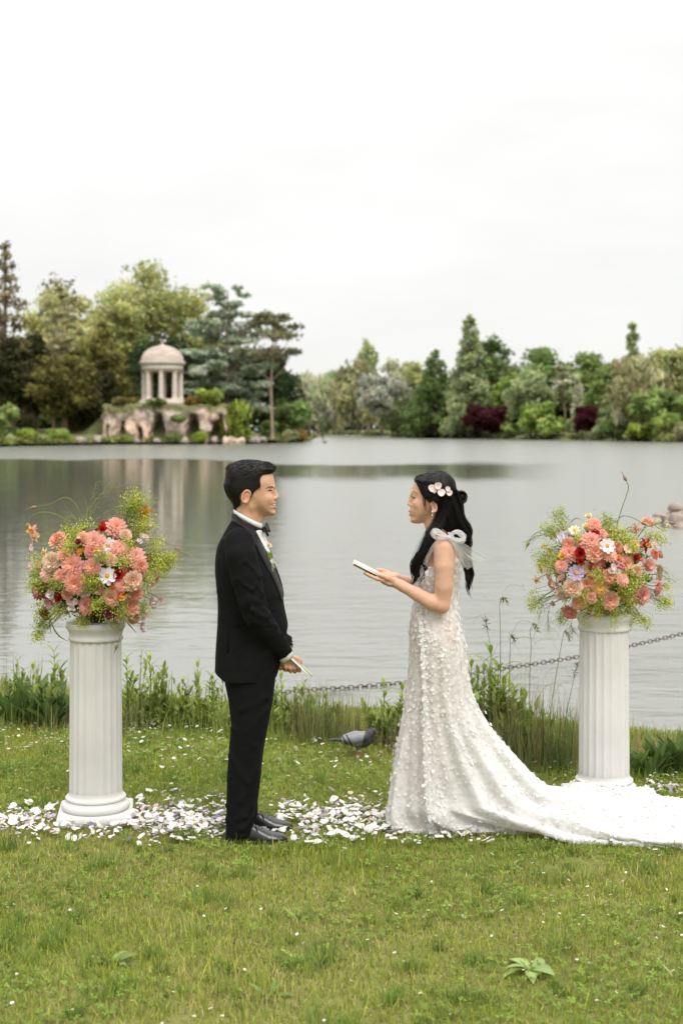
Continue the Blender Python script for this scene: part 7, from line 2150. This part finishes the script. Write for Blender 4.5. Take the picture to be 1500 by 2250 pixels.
# ------------------------------------------------------------------ grass of the lawn
m_grass = mat('grass_blade', (1, 1, 1), 0.6, attr=True, trans=0.4, spec=0.2)
hemring = G[-1, ::2, :2]; hemc = hemring.mean(0)
blocked = [hemc + (hemring - hemc) * .97]
def is_free(X, Y, m=0.0):
    ok = poly_sd(blocked[0], X, Y) > m
    for pd in (ped_l, ped_r):
        ok &= np.maximum(np.abs(X - pd.location[0]), np.abs(Y - pd.location[1])) > .185
    ok &= np.hypot((X - .093) / 1.4, Y - groundY(1661)) > .055
    for sy, x0, x1 in ((GY0 - .1, -.55, -.22), (GY0 + .105, -.52, -.19)):
        ok &= ~((np.abs(Y - sy) < .065) & (X > x0) & (X < x1))
    return ok
def scatter(n, y0, y1, p=1.0, margin=1.42):
    u = rr.rand(n)
    Y = np.sqrt(y0 ** 2 + (y1 ** 2 - y0 ** 2) * u)
    X = rr.uniform(-1, 1, n) * (.24 * Y * margin)
    return X, Y
def patch(X, Y, s, o=0): return vnoise(np.stack([X + o, Y + o, 0 * X], -1), s)
def petal_zone(X, Y):
    """how thickly petals lie here"""
    px = X / Y * FPX + CX; py = HOR + CZ * FPX / Y
    band = np.exp(-((py - 1806) / 34) ** 2)
    return band * ((px < 1000) * 1.0)
N = 272000
X, Y = scatter(N, 3.7, 9.9)
keep = is_free(X, Y) & (Y < shore_y(X) + .1)
X, Y = X[keep], Y[keep]; n = len(X)
tuft = np.clip(patch(X, Y, 2.3) + .5 * patch(X, Y, 7, 9), -1, 1)
dry = np.clip(.5 + .7 * patch(X, Y, 1.3, 31) + .5 * patch(X, Y, 5, 57), 0, 1)
L = (.018 + .018 * rr.rand(n) + .034 * np.clip(tuft, 0, 1) * rr.rand(n)) * np.where(rr.rand(n) < .05, 1.8, 1) * (1 - .45 * np.clip(petal_zone(X, Y), 0, 1)) * (1 + .15 * np.clip((Y - 7) / 2, 0, 1))
bare = patch(X, Y, 2.6, 77) + .5 * patch(X, Y, 9, 5) > .95
L = np.where(bare, L * .35, L)
base = np.array([(.245, .315, .042), (.34, .37, .065), (.165, .235, .033), (.44, .39, .13), (.54, .44, .22)])
pr = np.array([.33, .31, .15, .14, .07])
ci = np.searchsorted(np.cumsum(pr), np.clip(rr.rand(n) * .8 + .22 * dry, 0, .999))
cs = np.clip(base[ci] * (1 + .20 * rr.normal(size=(n, 1))), .01, .6)
pos = np.stack([X, Y, lawn_z(X, Y) - .004], -1)
V, F, C = blade_vf(n, pos, L, rr.uniform(.0023, .0052, n), np.abs(rr.normal(size=n)) * .75, rr.rand(n) * 6.28, rr.normal(size=n) * 1.0, cs, 2)
V1, F1, C1 = V, F, C
TX_, TY_ = scatter(520, 4.1, 9.3)
k_ = is_free(TX_, TY_, .05) & (petal_zone(TX_, TY_) < .5) & (np.hypot(TX_ - .093, TY_ - 8.1) > .3); TX_, TY_ = TX_[k_], TY_[k_]
per = 34; n = len(TX_) * per
big = np.repeat(rr.uniform(.5, 1.25, len(TX_)), per)
X = np.repeat(TX_, per) + rr.normal(size=n) * .022 * big; Y = np.repeat(TY_, per) + rr.normal(size=n) * .022 * big
cs = np.repeat(np.array([(.19, .27, .05), (.26, .32, .075), (.14, .21, .04)])[rr.randint(0, 3, len(TX_))], per, 0) * (1 + .15 * rr.normal(size=(n, 1)))
V, F, C = blade_vf(n, np.stack([X, Y, lawn_z(X, Y) - .004], -1), rr.uniform(.045, .085, n) * big, rr.uniform(.003, .0062, n), np.abs(rr.normal(size=n)) * .6, rr.rand(n) * 6.28, rr.normal(size=n) * .7, np.clip(cs, .01, .6), 2)
V = np.vstack([V1, V]); C = np.vstack([C1, C]); F = [np.vstack([F1[0], F[0] + len(V1)]), np.vstack([F1[1], F[1] + len(V1)])]
tag(obj('grass', mesh_data('grass', V, F, m_grass, True, C)), 'short mown green grass of the lawn', 'grass', kind='stuff')
# clover and small round leaves between the blades
N = 30000
X, Y = scatter(N, 3.7, 9.4)
keep = is_free(X, Y) & (patch(X, Y, 1.7, 13) + .5 * patch(X, Y, 6, 3) > -.15)
X, Y = X[keep], Y[keep]; n = len(X)
ct = np.stack([X, Y, lawn_z(X, Y) + rr.uniform(.012, .034, n)], -1)
tri, C3, k0 = [], [], 0
Vc = np.zeros((n, 3, 4, 3)); a0 = rr.rand(n) * 6.28
sz = rr.uniform(.006, .0125, n)
tilt = rr.normal(size=(n, 2)) * .35
for j in range(3):
    a = a0 + j * 2.094
    for q, (r_, da) in enumerate(((0, 0), (.95, -.55), (1.2, 0), (.95, .55))):
        x, y = sz * r_ * np.cos(a + da), sz * r_ * np.sin(a + da)
        Vc[:, j, q] = ct + np.stack([x, y, x * tilt[:, 0] + y * tilt[:, 1]], -1)
Fc = np.arange(n * 12).reshape(-1, 4)
cs = np.clip(np.array([.20, .29, .05]) * (1 + .25 * rr.normal(size=(n, 1))), .01, .5)
tag(obj('clover', mesh_data('clover', Vc.reshape(-1, 3), Fc, m_grass, False, np.repeat(cs, 12, 0))), 'clover and small weeds growing through the lawn', 'ground cover', kind='stuff')
# daisies
m_daisy = mat('daisy', (1, 1, 1), 0.6, attr=True, trans=0.2)
def daisies(name, label, X, Y, seed):
    rr = np.random.RandomState(seed)
    n = len(X); mb = MB()
    zz = lawn_z(X, Y) + rr.uniform(.035, .06, n)
    for i in range(n):
        r_ = rr.uniform(.0065, .0115) * (1 if Y[i] > 6.2 else .6); tl = rr.normal(size=2) * .35 + np.array([0, -.35])
        a = np.arange(9) * .698 + rr.rand()
        rim = np.stack([r_ * np.cos(a), r_ * np.sin(a), r_ * (tl[0] * np.cos(a) + tl[1] * -np.sin(a) * -1)], -1)
        c = np.array([X[i], Y[i], zz[i]])
        V = np.vstack([c, c + rim + [0, 0, .0015]])
        mb.add(V, np.array([[0, 1 + j, 1 + (j + 1) % 9] for j in range(9)]), (.80, .79, .77) if rr.rand() < .9 else (.74, .56, .58))
        d = np.array([tl[0] * -.3, tl[1] * .3, 1]) * .0022
        V, F = lathe_vf([(r_ * .36, 0), (r_ * .28, .0016), (.0003, .0022)], 6)
        mb.add(V + c + [0, 0, .001], F, (.62, .44, .04))
    tag(mb.build(name, m_daisy), label, 'daisies', kind='stuff')
dpx = np.concatenate([rr.uniform(0, 150, 90), rr.uniform(270, 500, 110), rr.normal(315, 35, 60), rr.uniform(570, 870, 90), rr.uniform(1180, 1500, 30), rr.uniform(-200, 1700, 170)])
dpy = np.concatenate([rr.uniform(1590, 1670, 90), rr.uniform(1600, 1690, 110), rr.normal(1606, 12, 60), rr.uniform(1632, 1700, 90), rr.uniform(1680, 1735, 30), rr.uniform(1680, 1790, 170)])
Y = groundY(np.clip(dpy, 1585, 1800)); X = (dpx - CX) * Y / FPX
k = is_free(X, Y); daisies('daisies', 'white daisies dotted over the lawn towards the bank', X[k], Y[k], 1)
dpx = np.concatenate([rr.uniform(-100, 1600, 130), rr.normal(1120, 120, 70), rr.normal(1380, 90, 60)]); dpy = np.concatenate([rr.uniform(1880, 2300, 130), rr.normal(2020, 60, 70), rr.normal(2000, 60, 60)])
Y = groundY(np.clip(dpy, 1870, 2330)); X = (dpx - CX) * Y / FPX
k = is_free(X, Y); daisies('foreground_daisies', 'tiny pale daisies scattered in the near lawn', X[k], Y[k], 2)

# broad-leaved weeds in the lawn
WD = [(1165, 2140, 9, .12, (.20, .26, .09), 'largest pale dock weed in the near lawn at the lower right'), (655, 2015, 11, .075, (.14, .20, .04), 'leafy weed tuft in the near lawn below the shoes of the man'), (990, 2020, 11, .08, (.15, .21, .045), 'leafy weed tuft in the near lawn below the hem of the dress'),
      (650, 2108, 8, .08, (.20, .25, .08), 'weed rosette left of the lower centre of the lawn'), (540, 1880, 9, .07, (.13, .19, .04), 'upright weed tuft just below the near shoe'), (1130, 1905, 6, .07, (.20, .24, .10), 'pale flat weed below the edge of the train'), (245, 2115, 10, .09, (.17, .22, .06), 'weed rosette at the lower left of the lawn'),
      (590, 2185, 7, .085, (.13, .19, .045), 'weed rosette at the bottom of the lawn left of centre'), (850, 2200, 9, .09, (.14, .20, .05), 'weed rosette at the bottom of the lawn right of centre'), (1020, 2185, 8, .08, (.15, .20, .05), 'weed rosette left of the largest pale dock weed'), (1485, 2155, 6, .09, (.19, .24, .08), 'weed at the lower right edge of the lawn'),
      (275, 1838, 7, .08, (.12, .18, .04), 'weed tuft at the front corner of the left pedestal'), (240, 2030, 5, .06, (.14, .20, .05), 'small weed in the left of the near lawn'), (330, 1660, 8, .09, (.11, .17, .035), 'dark weed patch right of the left pedestal'), (410, 2075, 5, .06, (.18, .22, .08), 'small pale weed left of the lawn centre')]
for i, (px, py, n_, L0, c, lab) in enumerate(WD):
    rw = np.random.RandomState(400 + i)
    g = ground_at(px, py)
    root = tag(empty('broadleaf_weed', (g[0], g[1], g[2] - .004 + (.012 if i == 0 else 0))), lab, 'weed', 'broad leaved weeds in the lawn')
    for j in range(n_):
        az = j * 2.4 + rw.normal() * .9
        cc = tuple(np.round(np.array(c) * (1.7 if i in (0, 3, 5) else 1.25) * rw.choice([.8, 1.0, 1.2]), 3))
        obj('leaf', leaf_mesh('broad' if i in (0, 5, 6) else ('dock' if i % 2 else 'narrow'), cc), root, (.008 * math.cos(az), .008 * math.sin(az), .004), (rw.normal() * .4, -rw.uniform(-.15, .5), az), L0 * rw.uniform(.45, 1.05))

# ------------------------------------------------------------------ flower petals strewn on the grass
m_petw = mat('white_petal', (0.80, 0.775, 0.75), 0.6, trans=0.25, spec=0.2, var=.04, vscale=40)
def petal_shape(seed):
    rp = np.random.RandomState(seed)
    V, F = petal_vf(1.0, .46 + .1 * rp.rand(), .25 + .25 * rp.rand(), -.35 * rp.rand(), 4, 4, base=.35)
    V[:, 0] -= .5; V[:, 2] += .10 * np.sin(V[:, 1] * 7 + rp.rand() * 6) + .05 * rp.normal(size=len(V)) * .5
    return mesh_data('petal', V, F, m_petw)
PS = [petal_shape(i) for i in range(8)]
rp = np.random.RandomState(9)
def petal_spots(n):
    z = [((0, 300), (1812, 17), .24), ((285, 500), (1808, 20), .26), ((610, 870), (1804, 19), .28), ((640, 1110), (1842, 10), .10), ((0, 700), (1836, 12), .09), ((1420, 1500), (1738, 12), .03)]
    w = np.array([a[2] for a in z]); k = rp.choice(len(z), n, p=w / w.sum())
    px = np.array([rp.uniform(*z[i][0]) for i in k]); py = np.array([rp.normal(*z[i][1]) for i in k])
    Y = groundY(np.clip(py, 1690, 1872)); X = (px - CX) * Y / FPX
    return X, Y
X, Y = petal_spots(900)
k = is_free(X, Y, .01); X, Y = X[k], Y[k]
Z = lawn_z(X, Y)
for i in range(300):
    px = X[i] / Y[i] * FPX + CX
    where = 'left of the left pedestal' if px < 120 else ('at the foot of the left pedestal' if px < 300 else ('between the left pedestal and the man' if px < 500 else ('by the shoes of the man' if px < 660 else ('between the man and the dress' if px < 870 else ('along the hem of the dress' if px < 1200 else 'right of the right pedestal')))))
    psz = rp.uniform(.024, .047); sw = 'large' if psz > .0395 else ('small' if psz < .0315 else 'middle sized')
    o = obj('petal', PS[rp.randint(8)], None, (X[i], Y[i], Z[i] + rp.uniform(.022, .036)), (rp.normal() * .22, rp.normal() * .22, rp.rand() * 6.28), (psz, psz, psz * .7))
    tag(o, sw + ' white petal on the grass ' + where, 'petal', sw + ' white petals on the grass ' + where)
# the rest: smaller petals and lilac, pink and cream scraps
mb = MB()
m_scrap = m_petalv
for i in range(300, len(X)):
    V, F = petal_vf(1.0, .5, .3, -.2, 2, 2, base=.35)
    s = rp.uniform(.014, .032)
    V = rotz_(pitch(V - [.5, 0, 0], rp.normal() * .5), rp.rand() * 6.28) * s + np.array([X[i], Y[i], Z[i] + rp.uniform(.016, .034)])
    c = [(.82, .80, .78), (.80, .70, .66), (.45, .36, .62), (.74, .50, .46), (.72, .66, .40)][rp.choice(5, p=[.55, .16, .15, .10, .04])]
    mb.add(V, F, c)
X, Y = petal_spots(900); k = is_free(X, Y, .01); X, Y = X[k], Y[k]; Z = lawn_z(X, Y)
for i in range(len(X)):
    V, F = petal_vf(1.0, .5, .3, -.2, 2, 2, base=.35)
    V = rotz_(pitch(V - [.5, 0, 0], rp.normal() * .5), rp.rand() * 6.28) * rp.uniform(.010, .020) + np.array([X[i], Y[i], Z[i] + rp.uniform(.016, .034)])
    mb.add(V, F, [(.42, .33, .60), (.74, .52, .50), (.80, .77, .75)][rp.choice(3, p=[.22, .18, .60])])
tag(mb.build('petal_scraps', m_scrap), 'small white, pink and lilac petal scraps strewn on the grass', 'petals', kind='stuff')

# ------------------------------------------------------------------ pigeon
PYd = groundY(1661)
def pp_(px, py, dy=0.0): return P(px, py - 2, PYd + dy)
pg = Field(pp_(712, 1672, -.09) + [0, 0, .0], pp_(838, 1592, .09) + [0, .0, .01], .0026)
pg.ell(pp_(786, 1626), (.064, .046, .046), .02, rot=Matrix.Rotation(R(-14), 3, 'Y').transposed())
pg.ell(pp_(800, 1627), (.042, .041, .042), .02)
pg.ell(pp_(768, 1627), (.055, .040, .030), .02, rot=Matrix.Rotation(R(-10), 3, 'Y').transposed())
pg.chain([pp_(804, 1622), pp_(813, 1614), pp_(819, 1608)], [.034, .023, .0165], .014)
pg.ell(pp_(820, 1606.5), (.0175, .0145, .0150), .006)
pg.chain([pp_(824, 1608.5), pp_(828.5, 1611.5)], [.0048, .0018], .003)
pg.ell(pp_(825.2, 1607.5), (.004, .004, .003), .003)
for s in (-1, 1):
    pg.chain([pp_(800, 1622, s * .036), pp_(775, 1627, s * .040), pp_(748, 1628, s * .022), pp_(730, 1627, s * .006)], [.026, .024, .012, .005], .006)
    pg.chain([pp_(786, 1640, s * .018), pp_(784.5, 1650, s * .018)], [.014, .006], .01)
for u in np.linspace(-1, 1, 5):
    pg.cap(pp_(752, 1626, u * .012), pp_(721 + abs(u) * 2, 1626.5 + abs(u), u * .022), .0075, .0055, .006, sq=(1, 1, .7))
V, F = pg.mesh(1)
px = V[:, 0] / V[:, 1] * FPX + CX; py = HOR - (V[:, 2] - CZ) / V[:, 1] * FPX
C = np.tile(np.array([.20, .20, .215]), (len(V), 1))
dark = np.clip((px + .25 * (py - 1620) - 797.5) / 2.5, 0, 1)[:, None]
C = C * (1 - dark) + dark * np.array([.035, .035, .042])
low = np.clip((py - 1636 + .25 * (px - 786)) / 3, 0, 1)[:, None] * (dark < .5)
C = C * (1 - low) + low * np.array([.09, .09, .10])
u = px + .52 * (1628 - py)
for c0, w_ in ((767.5, 1.9), (757.5, 1.9)):
    m_ = np.clip((w_ - np.abs(u - c0)) + .5, 0, 1)[:, None] * (py[:, None] > 1614) * (py[:, None] < 1642)
    C = C * (1 - m_) + m_ * np.array([.015, .014, .016])
tl = np.clip((752 - px) / 2.5, 0, 1)[:, None]
C = C * (1 - tl) + tl * np.array([.05, .045, .048])
bk_ = np.clip((px - 825.5) / 1, 0, 1)[:, None]
C = C * (1 - bk_) + bk_ * np.array([.28, .24, .20])
C = C * (1 + .12 * vnoise(V, 160))[:, None]
m_feather = mat('feather', (1, 1, 1), .7, attr=True, bump=.25, bscale=160, bdist=.003, var=.12, vscale=120)
pigeon = tag(empty('pigeon', tuple(pp_(785, 1661))), 'grey pigeon with dark head and barred wings walking on the lawn', 'pigeon')
build('body', V, F, m_feather, pigeon, col=np.clip(C, .005, .8))
m_legp = mat('pigeon_leg', (.36, .13, .10), .6)
mb = MB()
for s, dx in ((-1, 0), (1, 2)):
    add_tube(mb, np.array([pp_(784.5 + dx, 1650, s * .018), pp_(786 + dx, 1656, s * .018), pp_(785 + dx, 1661.5, s * .018)]), [.0045, .0036, .0034], 6)
    for a in (-.5, 0, .5, 3.14):
        q = pp_(785 + dx, 1661.5, s * .018)
        add_tube(mb, np.array([q, q + np.array([.022 * math.cos(a), .022 * math.sin(a), -.002])]), [.003, .0015], 5)
mb.build('legs', m_legp, pigeon)
mb = MB()
for s in (-1, 1):
    V, F = lathe_vf([(.0004, -.0026), (.0022, -.0012), (.0022, .0012), (.0004, .0026)], 8); mb.add(V + pp_(822, 1605.5, s * .0135), F)
mb.build('eye', mat('pigeon_eye', (.45, .10, .02), .2), pigeon)

# ------------------------------------------------------------------ chain hanging over the water
m_rust = mat('rusty_iron', (.085, .055, .045), .7, metal=.3, var=.5, vscale=40, bump=.3, bscale=120, bdist=.002)
cpts = catmull(np.array([P(520, 1546, 11.55), P(600, 1527, 11.75), P(660, 1517.5, 11.95), P(775, 1510, 12.25), P(890, 1500, 12.5), P(1000, 1486, 12.75), P(1100, 1470, 13.0), P(1270, 1443, 13.4), P(1380, 1420, 13.6), P(1500, 1392, 13.9), P(1640, 1356, 14.2), P(1800, 1310, 14.5)]), 900)
seg = np.linalg.norm(np.diff(cpts, axis=0), axis=1); cum = np.concatenate([[0], np.cumsum(seg)])
pitch_ = .0465
a = np.linspace(0, 2 * math.pi, 20, endpoint=False)
ring = np.stack([.0165 * np.sign(np.cos(a)) * (np.abs(np.cos(a)) > .01) * .85 + .0165 * np.cos(a), .0165 * np.sin(a), 0 * a], -1)
V, F = tube_vf(ring, [.0042] * 20, 8, closed=True)
lk = mesh_data('chain_link', V, F, m_rust)
chain = tag(empty('iron_chain', tuple(cpts[0])), 'rusty iron chain hanging low over the lake behind the couple', 'chain')
n_l = int(cum[-1] / pitch_)
for i in range(n_l):
    s0 = i * pitch_
    j = min(np.searchsorted(cum, s0), 898)
    tdir = cpts[min(j + 3, 899)] - cpts[max(j - 3, 0)]; tdir /= np.linalg.norm(tdir)
    up = np.array([0, 0, 1.0]); sd = np.cross(up, tdir); sd /= np.linalg.norm(sd); up = np.cross(tdir, sd)
    ang = (R(70) if i % 2 else R(-18)) + .15 * math.sin(i * 1.7)
    y_ = sd * math.cos(ang) + up * math.sin(ang); z_ = np.cross(tdir, y_)
    o = obj('chain_link', lk, chain)
    o.matrix_local = Matrix.Translation(Vector(cpts[j] - cpts[0])) @ Matrix(np.stack([tdir, y_, z_], 1).tolist()).to_4x4()
e = cpts[-1]
V, F = lathe_vf([(.05, -1.2), (.05, e[2] + .02), (.06, e[2] + .03), (.06, e[2] + .06), (.04, e[2] + .09), (.001, e[2] + .10)], 16)
tag(build('mooring_post', V + np.array([e[0] + .03, e[1], 0]), F, m_rust), 'rusty iron post in the lake holding the end of the chain', 'post')

# ------------------------------------------------------------------ goose far out on the lake
wy0 = 214.0
def dp(px, py, dy=0): return P(px, py, wy0 + dy)
dk = Field(dp(702, 980, -.4), dp(724, 955, .4), .02)
dk.ell(dp(713.5, 971.5), (.30, .17, .16), .05)
dk.chain([dp(711, 970), dp(709.8, 964), dp(710.2, 961)], [.10, .055, .06], .05)
dk.chain([dp(710, 961), dp(707.6, 961.6)], [.045, .015], .03)
dk.chain([dp(716, 970.5), dp(719.5, 969)], [.10, .03], .05)
V, F = dk.mesh(1)
tag(build('goose', V, F, mat('goose_feather', (.19, .14, .10), .8, var=.3, vscale=8)), 'lone brown goose floating far out near the island tip', 'goose')
